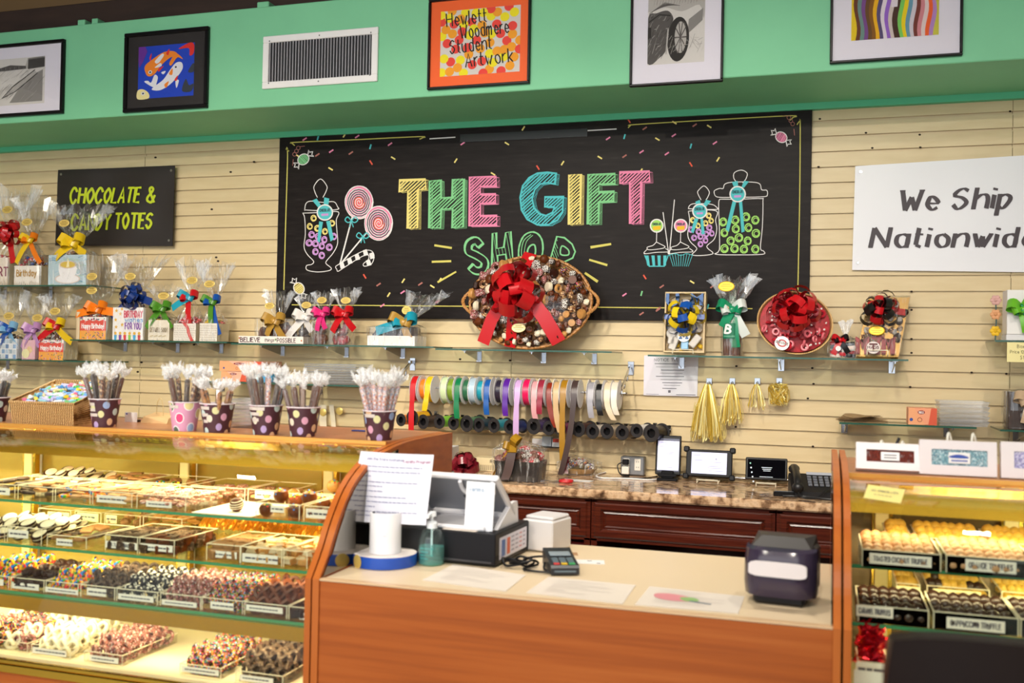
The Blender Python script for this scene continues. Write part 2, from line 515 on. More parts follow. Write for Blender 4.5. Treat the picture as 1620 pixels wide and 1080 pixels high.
# ================================================================== the room shell
CREAM = ramp_mat('cream_slat', [(0.25, 'D8C193'), (0.75, 'E2CDA2')], 6.0, 'noise', rough=0.42, detail=3, stretch=(1, 1, 6))
GREEN = pm('green_paint', '7ECC9C', 0.6, var=0.03, vscale=4, bump=0.05, bscale=90)
GREENT = pm('mint_trim', '5CC497', 0.5)
DKBROWN = pm('dark_timber', '35241C', 0.8, var=0.25, vscale=3, stretch=(1, 8, 8))
NIGHT = pm('dark_roof_deck', '2A1F1C', 0.9, var=0.2, vscale=5)
WHITE = pm('white_paint', 'F2F0EE', 0.45)
BLACK = pm('black_plastic', '141316', 0.4, spec=0.25)
PITCH_ = 0.0762; GZ = 0.27*PITCH_
XL0, XR0 = -7.0, 2.2
seams = [XL0, -6.37, -3.955, -1.594, 0.83, XR0]
mb = MB()
def slat_profile():
    P = []; z = GZ-PITCH_; g = 0.0062
    P.append((0.0, 0.0))
    while z < 2.77:
        if z > 0.02:
            P += [(0.0, z-g), (0.0035, z-g), (0.0035, z-0.010), (0.012, z-0.010), (0.012, z+0.011), (0.0035, z+0.011), (0.0035, z+g), (0.0, z+g)]
        z += PITCH_
    P += [(0.0, 2.80)]
    return P
SP = slat_profile()
for a, b in zip(seams[:-1], seams[1:]):
    n = len(SP); x0, x1 = a+0.0012, b-0.0012
    mb.add([(x0, p[0], p[1]) for p in SP]+[(x1, p[0], p[1]) for p in SP], [(i, i+1, i+1+n, i+n) for i in range(n-1)], 0)
mb.box((XL0, 0.016, 0), (XR0, 0.08, 3.95), 1)
struct('wall_back', mb, [CREAM, pm('slat_core', '8A6B45', 0.8)])
mb = MB().box((XL0, 0.08, -0.02), (XL0-0.1, -8.6, 3.95)); struct('wall_left', mb, pm('side_plaster', 'DDD6C8', 0.8))
mb = MB().box((XR0, 0.08, -0.02), (XR0+0.1, -8.6, 3.95)); struct('wall_right', mb, MATS['side_plaster'])
mb = MB().box((XL0, 0.08, -0.05), (XR0, -8.6, 0.0)); struct('floor', mb, ramp_mat('tile_floor', [(0.3, 'D2CCC2'), (0.7, 'DAD4CA')], 3, 'noise', rough=0.5))
mb = MB().box((XL0, 0.08, 4.05), (XR0, -8.6, 4.15))
struct('ceiling', mb, NIGHT)
mb = MB()
for i in range(24): mb.box((XL0+0.4*i, 0.05, 3.86), (XL0+0.4*i+0.06, -8.6, 4.05))
struct('ceiling_joists', mb, DKBROWN)
# green dropped bulkhead above the slatwall
SY = -0.57; SZ = 2.776
_zt = (U(0, 47, SY)[2]+U(400, 17, SY)[2])/2
mb = MB().rbox((XL0, SY, SZ), (XR0, 0.0, _zt), 0.004)
struct('wall_bulkhead', mb, GREEN)
mb = MB().box((XL0, -0.035, SZ-0.032), (XR0, -0.001, SZ)); struct('trim_1', mb, GREENT)
mb = MB().rbox((XL0, SY+0.07, _zt), (XR0, SY+0.16, _zt+0.15), 0.006); struct('trim_2', mb, DKBROWN)
mb = MB()
for px, py, wd in ((131, 44, .05), (152, 44, .04), (418, 10, .07)):
    p = U(px, py, SY+0.02); mb.rbox((p[0]-wd/2, SY+0.005, _zt-0.01), (p[0]+wd/2, SY+0.07, _zt+0.03), 0.004)
struct('trim_3', mb, GREEN)
# screw holes and chips along the slats: small dark dots
pen = Pen()
for px, py in [(1234,189),(1297,188),(1370,210),(1598,176),(1455,213),(1380,234),(1456,233),(1295,264),(342,407),(335,331),(246,249),(402,256),(365,272),(1442,461),(1442,490),(1442,536),(1442,558),(1594,461),(1440,612),(1537,589),(1592,591),(1165,579),(1285,582),(1287,607),(1164,675),(1286,706),(760,553),(807,570),(728,568),(176,599),(224,573),(218,588),(307,545),(345,413),(1278,630)]:
    pen.disc((px, py), 2.2, 0, 8, 1.6)
o = wallpen(pen, -0.0006); struct('wall_marks', o, pm('screw_hole', '2B1C12', 0.9))

# ================================================================== framed student art on the bulkhead
FRB = pm('black_frame', '0E0C0E', 0.35, spec=0.25); MATW = pm('white_mat', 'E9E4EE', 0.7); PAPER = pm('art_paper', 'DAD5CF', 0.8)
GLZ = clear('glazing', 'FFFFFF', 0.03)
def framed(label, x0, x1, z0, z1, inner, matm, fw=0.018, dep=0.022):
    """inner = (u0,v0,u1,v1) of the picture in the frame; returns thing and a mapper (0..1) -> local point on the picture"""
    t = thing('framed_picture', label, 'picture', (x0, SY, z0), None, 'student art framed on the green wall')
    W_, H_ = x1-x0, z1-z0
    mb = MB()
    for a, b in (((0, 0), (W_, fw)), ((0, H_-fw), (W_, H_)), ((0, fw), (fw, H_-fw)), ((W_-fw, fw), (W_, H_-fw))):
        mb.rbox((a[0], -dep, a[1]), (b[0], -0.0005, b[1]), 0.003)
    obj('frame', mb, FRB, t)
    obj('mat_board', MB().box((fw, -0.008, fw), (W_-fw, -0.002, H_-fw)), matm, t)
    u0, v0, u1, v1 = inner
    def f(u, v, d=0.0095): return (W_*(u0+(u1-u0)*u), -d, H_*(v0+(v1-v0)*v))
    obj('glazing', MB().box((fw, -0.0150, fw), (W_-fw, -0.0135, H_-fw)), GLZ, t)
    return t, f
def quadf(f, d): return MB().add([f(0, 0, d), f(1, 0, d), f(1, 1, d), f(0, 1, d)], [(0, 1, 2, 3)])
def picbase(t, f, m): return obj('picture_sheet', MB().box(f(0, 0, 0.0085), f(1, 1, 0.0080)), m, t)
def xz(px, py): p = U(px, py, SY); return p[0], p[2]
GRY = [pm('graphite_%d' % i, h, 0.9) for i, h in enumerate(('8E8A86', '5C5855', '35322F', 'B9B4AE'))]
# pencil drawing
xa, _ = xz(-46, 120); xb, za = xz(102, 180); _, zb = xz(103, 63)
t, f = framed('pencil drawing of a fountain pen in a white mat and thin black frame', xa, xb, za, zb, (.28, .16, .80, .80), MATW)
picbase(t, f, PAPER)
pen = Pen(); pen.fill([(.0, .72), (1, .78), (1, .98), (.65, .98), (.6, .8)], 3); pen.fill([(.66, .75), (.99, .78), (.99, .97), (.66, .95)], 1)
pen.fill([(.02, .74), (.62, .76), (.62, .82), (.3, .86), (.05, .8)], 1); pen.fill([(.30, .05), (.96, .05), (.96, .72), (.62, .55)], 0)
pen.fill([(.16, .17), (.35, .38), (.78, .72), (.84, .66), (.42, .30)], 3); pen.stroke([(.15, .16), (.36, .39), (.8, .72)], .018, 2); pen.stroke([(.15, .16), (.42, .29), (.86, .65)], .018, 2)
for i in range(26): pen.stroke([(.66+.01*R(), .75+.009*i), (.99, .77+.009*i)], .005, 2)
for i in range(60): x, y = R()*.9, R()*.6+.04; pen.stroke([(x, y), (x+.08+.1*R(), y+.10+.06*R())], .004, (3, 0, 3, 0, 1)[i % 5])
for i in range(22): pen.stroke([(.03+.03*i, .76), (.03+.03*i, .76+.08*R())], .006, i % 3)
obj('pencil_lines', pen.to(lambda a, b: f(a, b, .0095)), GRY, t)
# koi painting
xa, _ = xz(199, 120); xb, za = xz(330, 171); _, zb = xz(265, 49)
t, f = framed('square painting of two koi on blue inside a wide black mat', xa, xb, za, zb, (.165, .165, .83, .82), pm('black_mat', '25201F', 0.6), 0.02)
KO = [pm(n, h, .6) for n, h in (('koi_blue', '0B3FC0'), ('koi_orange', 'F58A1E'), ('koi_white', 'E8E8EC'), ('koi_red', 'E22B20'), ('koi_dark', '2F3640'), ('koi_purple', '6B2A9A'), ('koi_cream', 'EFE3A0'))]
picbase(t, f, KO[0])
pen = Pen()
def blob(P, m): pen.fill(smoothp(P, 5, True), m)
pen.fill([(0, .75), (0, 1), (.12, 1), (.16, .9), (.08, .7), (.02, .6)], 5)
blob([(.14, .48), (.12, .62), (.25, .74), (.45, .86), (.62, .87), (.70, .80), (.56, .74), (.42, .62), (.30, .46), (.2, .42)], 1)
blob([(.6, .86), (.72, .80), (.80, .70), (.70, .74), (.6, .6), (.56, .64), (.62, .78)], 1)
blob([(.2, .78), (.24, .86), (.22, .72)], 3); blob([(.36, .54), (.46, .60), (.38, .50)], 3); blob([(.5, .84), (.56, .92), (.54, .8)], 3)
blob([(.72, .9), (.9, 1.0), (.99, .97), (.99, .8), (.92, .76), (.9, .9)], 3)
blob([(.3, .70), (.42, .83), (.46, .80), (.36, .66)], 2); blob([(.3, .58), (.4, .66), (.42, .60)], 2)
blob([(.80, .52), (.78, .64), (.68, .64), (.58, .52), (.46, .34), (.30, .22), (.26, .16), (.40, .14), (.56, .22), (.70, .36)], 2)
blob([(.30, .2), (.12, .32), (.18, .34), (.24, .30), (.30, .44), (.36, .40), (.34, .28)], 2)
blob([(.5, .5), (.42, .48), (.46, .44)], 2); blob([(.68, .3), (.70, .16), (.74, .3)], 2)
blob([(.56, .44), (.62, .54), (.62, .42)], 1); blob([(.48, .24), (.56, .30), (.52, .18)], 1); blob([(.66, .32), (.72, .40), (.70, .30)], 3)
blob([(.9, .45), (.96, .58), (1, .6), (1, .45)], 4); blob([(.80, .1), (.86, .32), (.92, .2), (1, .22), (.96, .08)], 4)
blob([(0, 0), (0, .16), (.10, .18), (.20, .1), (.20, 0)], 6)
for c in ((.22, .5), (.68, .56), (.10, .1)): pen.disc(c, .035, 2); pen.disc(c, .018, 4)
obj('koi_figures', pen.to(lambda a, b: f(a, b, .0095)), KO, t)
# orange sign
xa, _ = xz(679, 70); xb, za = xz(839, 133); _, zb = xz(760, -6)
t, f = framed('orange framed hand-lettered sign over red and yellow dots', xa, xb, za, zb, (.12, .14, .90, .86), pm('orange_mat', 'F8641C', .6), .012)
picbase(t, f, PAPER)
SG = [pm(n, h, .7) for n, h in (('dot_red', 'EE4438'), ('dot_yellow', 'F4E516'), ('dot_orange', 'F6A41E'), ('ink_black', '141210'))]
pen = Pen(); random.seed(3); dots = []
for i in range(400):
    c = (R(), R())
    if all(math.hypot((c[0]-d[0])*1.22, c[1]-d[1]) > .105 for d in dots): dots.append(c)
for i, c in enumerate(dots):
    P = [(min(1, max(0, c[0]+.058*math.cos(a*PI/8))), min(1, max(0, c[1]+.07*math.sin(a*PI/8)))) for a in range(16)]
    pen.fill(P, i % 3)
obj('paint_dots', pen.to(lambda a, b: f(a, b, .0090)), SG, t)
pen = Pen()
for tx, x, y, wd in (('Hewlett', .08, .76, .50), ('Woodmere', .26, .56, .60), ('Student', .13, .34, .52), ('Artwork', .33, .12, .60)):
    write(pen, tx, x, y, .20, w=.016, width=wd, m=3, vx=(.998, .06), track=2.4)
obj('lettering', pen.to(lambda a, b: f(a, b, .0098)), SG, t)
# car drawing
xa, _ = xz(998, 60); xb, za = xz(1144, 130); _, zb = xz(1070, -62)
t, f = framed('pencil drawing of a car front wheel in a tall white mat', xa, xb, za, zb, (.19, .17, .80, .86), MATW, .011)
picbase(t, f, PAPER)
pen = Pen()
pen.fill(smoothp([(0, .02), (.22, .08), (.34, .18), (.38, .40), (.45, .52), (.35, .62), (.15, .60), (0, .55)], 4, True), 1)
pen.fill(smoothp([(0, .62), (.3, .66), (.6, .60), (.9, .66), (.98, .5), (1, .7), (.9, .85), (.6, .95), (.25, .9), (0, .8)], 4, True), 3)
pen.fill([(.70, .33), (.96, .48), (.97, .62), (.72, .50)], 0); pen.fill([(.30, .9), (.62, .97), (.6, .86), (.34, .82)], 1)
pen.disc((.54, .28), .19, 2, 26, .26, -.12); pen.disc((.58, .30), .11, 3, 24, .19, -.1); pen.ring((.58, .30), .11, .012, 2, 24, .19)
for k in range(10):
    a = 2*PI*k/10; pen.stroke([(.58, .30), (.58+.10*math.cos(a), .30+.175*math.sin(a))], .016, 1)
for k in range(14): pen.stroke([(.02+.02*k, .60+.008*k), (.30+.02*k, .72-.004*k)], .006, 1)
for k in range(70): x, y = R()*.42, .05+.52*R(); pen.stroke([(x, y), (x+.05, y+.12*R())], .005, (0, 2, 3, 1)[k % 4])
for k in range(24): x = .45+.5*R(); pen.stroke([(x, .10+.2*R()), (x+.08, .14+.2*R())], .004, 3 if k % 3 else 0)
for k in range(16): pen.stroke([(.1+.05*k, .68+.02*R()), (.16+.05*k, .80+.1*R())], .005, k % 2)
pen.stroke([(.33, .12), (.36, .4)], .025, 3); pen.stroke([(.02, .5), (.2, .58), (.4, .56)], .015, 2); pen.fill([(.0, .3), (.06, .32), (.06, .44), (0, .44)], 2)
obj('pencil_lines', pen.to(lambda a, b: f(min(1, max(0, a)), min(1, max(0, b)), .0095)), GRY, t)
# stripes drawing
xa, _ = xz(1313, 60); xb, za = xz(1522, 89); _, zb = xz(1417, -80)
t, f = framed('drawing of wavy rainbow stripes in a wide white mat, above the white banner', xa, xb, za, zb, (.165, .20, .825, .86), MATW, .011)
cs = ['E8C81E', '6B3A22', '6E8F86', '7A4A8A', '6B4A22', '8A5A1A', 'F2B81A', '5A4E78', 'E8DCE4', '9A66CC', 'D8C8C0', '4A2E22', '7FD060', 'F4D416', '6A9AB0', 'D9D0D8', '7A3A30', 'D88A90', 'E8D4D0', 'F4642A', 'B88AC8', 'D0C848']
CM = [pm('stripe_%s' % h, h, .8) for h in cs]+[pm('stripe_black', '1A1820', .8)]
picbase(t, f, CM[8]); pen = Pen(); n = len(cs)
def wv(u, v): return u+.022*math.sin(v*9+u*5)+.05*(1-v)*(.5-abs(u-.5))*(1 if u > .5 else -1)*.5
for i in range(n):
    P = [(max(0, min(1, wv(i/n, v/12))), v/12) for v in range(13)]; Q = [(max(0, min(1, wv((i+1)/n, v/12))), v/12) for v in range(12, -1, -1)]
    if i == 0: P = [(0, v/12) for v in range(13)]
    if i == n-1: Q = [(1, v/12) for v in range(12, -1, -1)]
    for k in range(12): pen.fill([P[k], P[k+1], Q[11-k], Q[12-k]], i)
obj('colour_stripes', pen.to(lambda a, b: f(a, b, .0090)), CM, t)
pen = Pen(); pen.fill([(.44, .55), (.50, 1), (.62, 1), (.55, .7), (.50, .45)], 22)
pen.fill([(.46, .42), (.53, .42), (.54, .62), (.46, .62)], 8)
obj('white_patch', pen.to(lambda a, b: f(a, b, .0096)), CM, t)

# ================================================================== air vent
xa, _ = xz(417, 100); xb, za = xz(598, 129); _, zb = xz(508, 51)
t = thing('air_vent', 'white metal air register with upright louvres on the green wall', 'vent', (xa, SY, za))
W_, H_ = xb-xa, zb-za; b = .035
mb = MB()
for a, c in (((0, 0), (W_, b)), ((0, H_-b), (W_, H_)), ((0, b), (b, H_-b)), ((W_-b, b), (W_, H_-b))): mb.rbox((a[0], -.012, a[1]), (c[0], -.0005, c[1]), .003)
obj('vent_frame', mb, WHITE, t)
obj('duct_opening', MB().box((b, -.003, b), (W_-b, -.0010, H_-b)), pm('duct_dark', '15151C', .6), t)  # flat dark sheet standing for the shade inside the duct
mb = MB(); n = 35
for i in range(n):
    x = b+(W_-2*b)*(i+.5)/n; mb.box((x-.0022, -.010, b), (x+.0006, -.0045, H_-b))
obj('louvres', mb, pm('louvre_grey', 'C9C8CE', .4), t)
mb = MB()
for u, v in ((.06, .1), (.5, .07), (.94, .12), (.06, .9), (.5, .93), (.94, .9)): mb.sph((W_*u, -.012, H_*v), .004, 8, sq=(1, .4, 1))
obj('screw_heads', mb, pm('screw_grey', '6A6A6A', .4, 1), t)

# ================================================================== chalkboard banner
CB = -0.020
BOARD = ramp_mat('chalkboard', [(0.3, '1C1716'), (0.62, '241F1D'), (0.8, '332E2C')], 7, 'noise', rough=0.42, detail=8, stretch=(1, 1, 7), spec=0.1)
pl = [U(441, 218, CB), U(1284, 170, CB), U(1281, 508, CB), U(437, 503, CB)]
t = thing('chalkboard_banner', 'large black chalkboard banner reading THE GIFT SHOP with chalk sweets', 'banner', (pl[3][0], 0, pl[3][2]))
org = np.array([pl[3][0], 0, pl[3][2]])
zt, zb = (pl[0][2]+pl[1][2])/2, (pl[2][2]+pl[3][2])/2
xl, xr = (pl[0][0]+pl[3][0])/2, (pl[1][0]+pl[2][0])/2
obj('panel', MB().rbox((xl-org[0], CB, zb-org[2]), (xr-org[0], -0.002, zt-org[2]), .002), BOARD, t)
CH = [pm('chalk_'+n, h, .9) for n, h in (('pink', 'EE8CB0'), ('yellow', 'F2DF86'), ('green', '86CE90'), ('cyan', '57C3C9'), ('white', 'ECE8E6'), ('lilac', 'CF9AD8'), ('red', 'E8604A'), ('lime', 'A6DB70'), ('line', 'D8CE6A'), ('brown', 'B5746A'), ('dark', '2A4A50'), ('mustard', 'F0C030'))]
PK, YE, GR, CY, WH, LI, RE, LM, LN, BR, DK, MU = range(12)
def cbpart(name, pen, d=0.001): return obj(name, pen.to(lambda a, b: U(a, b, CB-d)-org), CH, t)
# border
pen = Pen()
pen.stroke(smoothp([(466, 230), (463, 227), (467, 225), (560, 221), (664, 216), (668, 218), (664, 220)], 4), 1.6, LN)
pen.stroke(smoothp([(457, 239), (453, 236), (455, 244), (452, 350), (449, 458)], 4), 1.6, LN)
pen.stroke(smoothp([(994, 202), (997, 199), (1004, 197), (1120, 190), (1250, 183), (1254, 186), (1250, 190)], 4), 1.6, LN)
pen.stroke(smoothp([(1261, 197), (1265, 192), (1266, 200), (1265, 320), (1262, 468)], 4), 1.6, LN)
pen.stroke([(462, 482), (700, 484), (960, 486), (1190, 488)], 1.6, LN)
pen.stroke([(680, 219.5), (720, 217)], 1.8, WH); pen.stroke([(930, 206.5), (975, 204)], 1.8, WH)
for s, cx, cy in ((1, 468, 240), (-1, 1252, 192)):
    for q in range(3): pen.ring((cx+s*(4-3*q), cy+5*q-6), 3, .8, BR, 10)
    pen.stroke([(cx-s*4, cy+12), (cx-s*5, cy+22)], .9, BR); pen.stroke([(cx+s*6, cy-8), (cx+s*14, cy-9)], .9, BR)
cbpart('border_lines', pen)
# confetti sprinkles
pen = Pen(); random.seed(5)
C_ = [(482,220,PK),(503,218,CY),(565,216,PK),(586,232,CY),(617,228,PK),(524,239,PK),(502,245,BR),(472,247,YE),(555,242,BR),(622,250,YE),(587,257,RE),(523,267,YE),(721,254,YE),(780,275,YE),(828,203,YE),(802,227,YE),(732,227,PK),(851,265,RE),(890,258,YE),(949,249,YE),(988,247,BR),(1015,240,PK),(1014,270,YE),(962,219,PK),(988,216,CY),(1040,220,YE),(1066,214,PK),(1093,231,CY),(1131,226,PK),(1055,243,PK),(1136,252,YE),(1093,260,RE),(1020,203,BR),(1067,194,YE),(1099,198,BR),(1122,200,YE),(995,191,RE),(577,437,RE),(638,444,YE),(599,450,BR),(665,449,BR),(684,453,YE),(696,443,YE),(637,462,PK),(615,466,YE),(692,477,PK),(1020,438,RE),(1095,446,YE),(1047,453,BR),(1015,464,GR),(988,466,PK),(1120,485,CY),(1041,490,BR),(1015,496,BR),(545,214,YE),(1042,488,BR),(605,483,PK),(1127,453,BR)]
for i, (x, y, c) in enumerate(C_):
    a = {RE: 1.0, YE: (-1.0, .55)[i % 2], CY: -1.3, GR: -1.3, BR: -.6, PK: -.6}[c]
    pen.stroke([(x-3.4*math.cos(a), y-3.4*math.sin(a)), (x+3.4*math.cos(a), y+3.4*math.sin(a))], 2.3, c)
cbpart('confetti_marks', pen)
# THE GIFT
pen = Pen(); random.seed(8)
GP = [(880,274),(866,272.5),(850,274),(837,281),(827,294),(823,312),(825,332),(834,347),(850,355.5),(868,355),(882,348),(890,336),(891.5,311),(862,311.5),(862,327),(877,327),(874,336),(864,341),(853,338),(845,329),(842,314),(846,300),(855,291),(866,289),(878,291)]
LT = [([(632,285),(673,283),(674,299),(661,300.5),(660.5,360.5),(645,361),(645.5,301.5),(632,303)], YE),
      ([(679.5,286),(697.5,285),(698,313),(715.5,312),(716,284),(734,283),(733,359),(715.5,360),(716,330),(698,331),(697,360),(679,360.5)], GR),
      ([(743,280),(785,279),(785.5,294.5),(760,295),(760,307.5),(784,306.5),(784,321),(760,322),(760,341.5),(786,340.5),(786,356),(742.5,357)], PK),
      (GP, CY),
      ([(900,276.5),(919,275.5),(918,354),(900,355)], YE),
      ([(930.5,276),(973,274.5),(973,290.5),(947.5,291.5),(947.5,304),(971.5,302.5),(971,318),(947.5,319.5),(947,353.5),(930,354.5)], GR),
      ([(980.5,272.5),(1027.5,270.5),(1028,287.5),(1014.5,288.5),(1013.5,353),(997,353.5),(996.5,289),(981,290)], PK)]
for P, c in LT:
    pen.stroke([(x+5, y+2) for x, y in P], .55, c, True); pen.stroke([(x+3, y+1.4) for x, y in P], .5, c, True)
    pen.hatch([(x+4.5, y+1.8) for x, y in P], -.9, 13, .4, c)
cbpart('letter_shadow', pen, .0008)
pen = Pen()
for P, c in LT:
    pen.hatch(P, -.75, 3.9, 2.0, c); pen.stroke(P, 2.6, c, True, rag=.2)
cbpart('lettering', pen, .0012)
# SHOP in double outline
pen = Pen()
def outline(P, hw, c, w=1.5):
    P = [np.array(p, float) for p in P]; A = []; B = []
    for i in range(len(P)):
        a = P[max(0, i-1)]; b = P[min(len(P)-1, i+1)]; q = b-a; q = q/np.hypot(*q); nn = np.array([-q[1], q[0]])
        A.append(P[i]+nn*hw); B.append(P[i]-nn*hw)
    L = A+B[::-1]
    pen.stroke(L, w, c, True, rag=.5); pen.stroke([(x+1.6, y+1.2) for x, y in L], w*.6, c, True, rag=.6)
outline(smoothp([(760, 388), (752, 380), (742, 385), (741, 397), (754, 404), (766, 413), (764, 425), (753, 428), (744, 421)], 5), 5.5, GR, 2.2)
for P in ([(779, 369), (785, 368), (786, 393), (797, 391), (800, 368), (808, 366), (812, 420), (803, 420), (800, 402), (787, 404), (788, 425), (778, 425)],):
    pen.stroke(P, 2.2, GR, True, rag=.4); pen.hatch(P, 1.4, 5, .8, GR)
pen.stroke(smoothp([(840, 367), (828, 374), (821, 392), (822, 412), (834, 424), (850, 420), (858, 402), (858, 382), (851, 370)], 5, True), 2.6, GR, True, rag=.4)
pen.stroke(smoothp([(840, 388), (835, 395), (835, 408), (842, 410), (847, 400), (846, 388)], 5, True), 2.6, GR, True)
pen.stroke(smoothp([(840, 371), (829, 380), (825, 396), (826, 412)], 4), 1.2, GR); pen.stroke(smoothp([(843, 372), (833, 382), (829, 400)], 4), 1.0, GR)
P = [(881, 374), (893, 376), (905, 386), (910, 398), (906, 408), (893, 414), (884, 412), (881, 422), (868, 420), (874, 398)]
pen.stroke(P, 2.4, GR, True, rag=.4); pen.stroke(smoothp([(889, 389), (899, 395), (899, 403), (887, 402)], 4, True), 2.2, GR, True); pen.hatch(P[-4:]+[(881, 374)], 1.2, 3.4, .9, GR)
for P in ([(688, 388), (714, 392)], [(684, 414), (713, 413)], [(693, 446), (721, 430)], [(935, 391), (966, 386)], [(933, 411), (960, 419)], [(926, 432), (945, 445)]): pen.stroke(P, 3.6, LN, rag=.5)
cbpart('shop_lettering', pen, .0012)
# drawings
def rosette(pen, cx, cy, r, ca, tails=(), cb=LI):
    for P in tails: pen.fill(P, ca)
    pen.ring((cx, cy), r+1, 2.2, WH, 22); pen.disc((cx, cy), r, ca, 20)
    write(pen, 'CHOCOLATE', cx, cy-1.5, -4.2, w=.9, width=r*1.5, m=DK, align='c', vx=(1, -.03))
    pen.fill([(cx-r*.5, cy+2), (cx+r*.5, cy+1.5), (cx+r*.5, cy+r*.45), (cx-r*.5, cy+r*.5)], cb)
def candyring(pen, L, r, c, w=1.7):
    for x, y in L: pen.ring((x, y), r*(.9+.2*R()), w, c, 10, r*1.15, rag=.5); pen.ring((x+.6, y+.4), r*.7, w*.6, c, 9)
# urn jar, lollipops and cane
pen = Pen()
pen.stroke(smoothp([(502, 312), (498, 303), (497, 294), (507, 283), (517, 294), (516, 302), (511, 312)], 5), 1.2, WH)
pen.stroke(smoothp([(482, 333), (484, 322), (492, 318), (511, 320), (528, 319), (534, 327), (534, 331), (508, 333), (482, 332)], 5), 1.2, WH)
pen.stroke(smoothp([(479, 337), (482, 345), (483, 370), (481, 390), (486, 402), (496, 413), (493, 418), (485, 420), (486, 427), (502, 430), (520, 428), (524, 424), (516, 417), (517, 412), (527, 400), (534, 385), (533, 365), (532, 348), (535, 335), (508, 336), (479, 337)], 5), 1.2, WH)
candyring(pen, [(496, 345), (490, 358), (502, 361), (525, 353), (514, 366)], 4, YE); candyring(pen, [(493, 371), (503, 374), (489, 384), (499, 385), (513, 379), (509, 389), (521, 391), (499, 398), (509, 404), (528, 374)], 4.3, LI, 2)
rosette(pen, 514, 336, 11, CY, [[(494, 317), (501, 314), (510, 328), (505, 330)], [(513, 312), (521, 314), (519, 328), (512, 326)], [(505, 350), (511, 351), (506, 384), (502, 381)], [(516, 350), (522, 349), (528, 378), (523, 382)]])
cbpart('urn_jar_drawing', pen)
pen = Pen()
for (x0, y0), (x1, y1) in (((557, 344), (538, 417)), ((580, 368), (540, 416))): pen.stroke([(x0, y0), (x1, y1)], 2.2, WH)
for cx, cy, rx, ry in ((568, 320, 22, 26), (599, 353, 22, 27)):
    pen.disc((cx, cy), rx, PK, 30, ry)
    S = [(cx+rx*.95*(1-k/95)*math.cos(k*.42), cy+ry*.95*(1-k/95)*math.sin(k*.42)) for k in range(90)]
    pen.stroke(S, 1.3, WH, rag=.7); S = [(cx+rx*.87*(1-k/95)*math.cos(k*.42+.5), cy+ry*.87*(1-k/95)*math.sin(k*.42+.5)) for k in range(0, 60)]; pen.stroke(S, 1.5, DK)
    S = [(cx+rx*.42*(1-k/45)*math.cos(k*.42), cy+ry*.42*(1-k/45)*math.sin(k*.42)) for k in range(42)]; pen.stroke(S, 1.6, RE)
    pen.ring((cx, cy), rx, 1.6, WH, 30, ry, .6)
for x, y in ((556, 349), (574, 374)):
    for s in (-1, 1): pen.stroke(smoothp([(x, y), (x+s*6, y-6), (x+s*10, y-1), (x+s*5, y+3), (x, y)], 4), 1.7, CY); pen.stroke([(x, y), (x+s*3, y+10)], 1.4, CY)
pen.stroke(smoothp([(533, 426), (531, 422), (536, 418), (562, 403), (578, 396), (588, 397), (592, 405), (588, 417), (577, 421), (575, 417), (583, 410), (582, 403), (570, 407), (546, 422), (535, 429), (533, 426)], 4), 1.2, WH)
for x, y in ((540, 420), (552, 413), (564, 407), (577, 400), (587, 405), (582, 416)): pen.fill([(x-3, y-4), (x+3, y-6), (x+6, y+3), (x-1, y+5)], WH)
cbpart('lollipop_drawing', pen)
# cupcakes
pen = Pen()
for cx, top, c, wc in ((1039, 357, LM, CY), (1077, 357, PK, CY)):
    pen.stroke([(cx, 365), (cx-.5, 383)], 1.1, WH)
    pen.stroke(smoothp([(cx-1, 383), (cx-6, 388), (cx-15, 391), (cx-12, 395), (cx+8, 393), (cx+13, 390), (cx+6, 386), (cx, 383)], 4), 1.1, WH)
    pen.stroke(smoothp([(cx-15, 394), (cx-20, 401), (cx, 399), (cx+19, 398), (cx+14, 393)], 4), 1.1, WH)
    if c == LM:
        for k in range(4): a = cx-18+9.5*k; pen.fill([(a, 404), (a+5, 404), (a+5.5+(1.5-k), 420), (a+1+(2-k), 420)], wc)
        pen.stroke([(cx-19, 404), (cx-12, 421), (cx+12, 421), (cx+18, 404)], 1.6, wc)
    else:
        for k in range(9): pen.stroke([(cx-18+4.6*k, 402), (cx-12+3*k, 421)], .8, wc)
        pen.stroke(smoothp([(cx-19, 404), (cx-9, 401), (cx, 404), (cx+9, 401), (cx+19, 404)], 3), 1, wc)
    pen.ring((cx, top), 10, 2, WH, 20); pen.disc((cx, top), 9, c, 18); pen.fill([(cx-6, top+1), (cx+6, top), (cx+6, top+6), (cx-6, top+7)], MU)
    write(pen, 'CHOCOLATE', cx, top-1, -3.4, w=.8, width=13, m=DK, align='c')
pen.stroke([(1049, 336), (1058, 402)], 1.4, WH); pen.stroke([(1067, 316), (1059, 402)], 1.4, WH)
cbpart('cupcake_drawing', pen)
pen = Pen()
pen.stroke(smoothp([(1109, 316), (1104, 306), (1105, 301), (1114, 294), (1122, 303), (1120, 311), (1117, 316)], 5), 1.2, WH)
pen.stroke(smoothp([(1089, 330), (1091, 325), (1099, 322), (1125, 323), (1134, 328), (1134, 331), (1110, 331), (1089, 330)], 5), 1.2, WH)
pen.stroke(smoothp([(1089, 334), (1091, 350), (1088, 370), (1092, 382), (1102, 392), (1100, 397), (1095, 403), (1110, 404), (1128, 401), (1120, 393), (1119, 388), (1130, 378), (1134, 362), (1132, 348), (1134, 334), (1110, 332), (1089, 334)], 5), 1.2, WH)
candyring(pen, [(1096, 348), (1121, 341), (1104, 357), (1116, 353), (1125, 349)], 3.6, YE); candyring(pen, [(1093, 363), (1105, 366), (1122, 360), (1098, 376), (1108, 374), (1117, 370), (1126, 369), (1116, 380), (1108, 386)], 3.8, LI, 1.8)
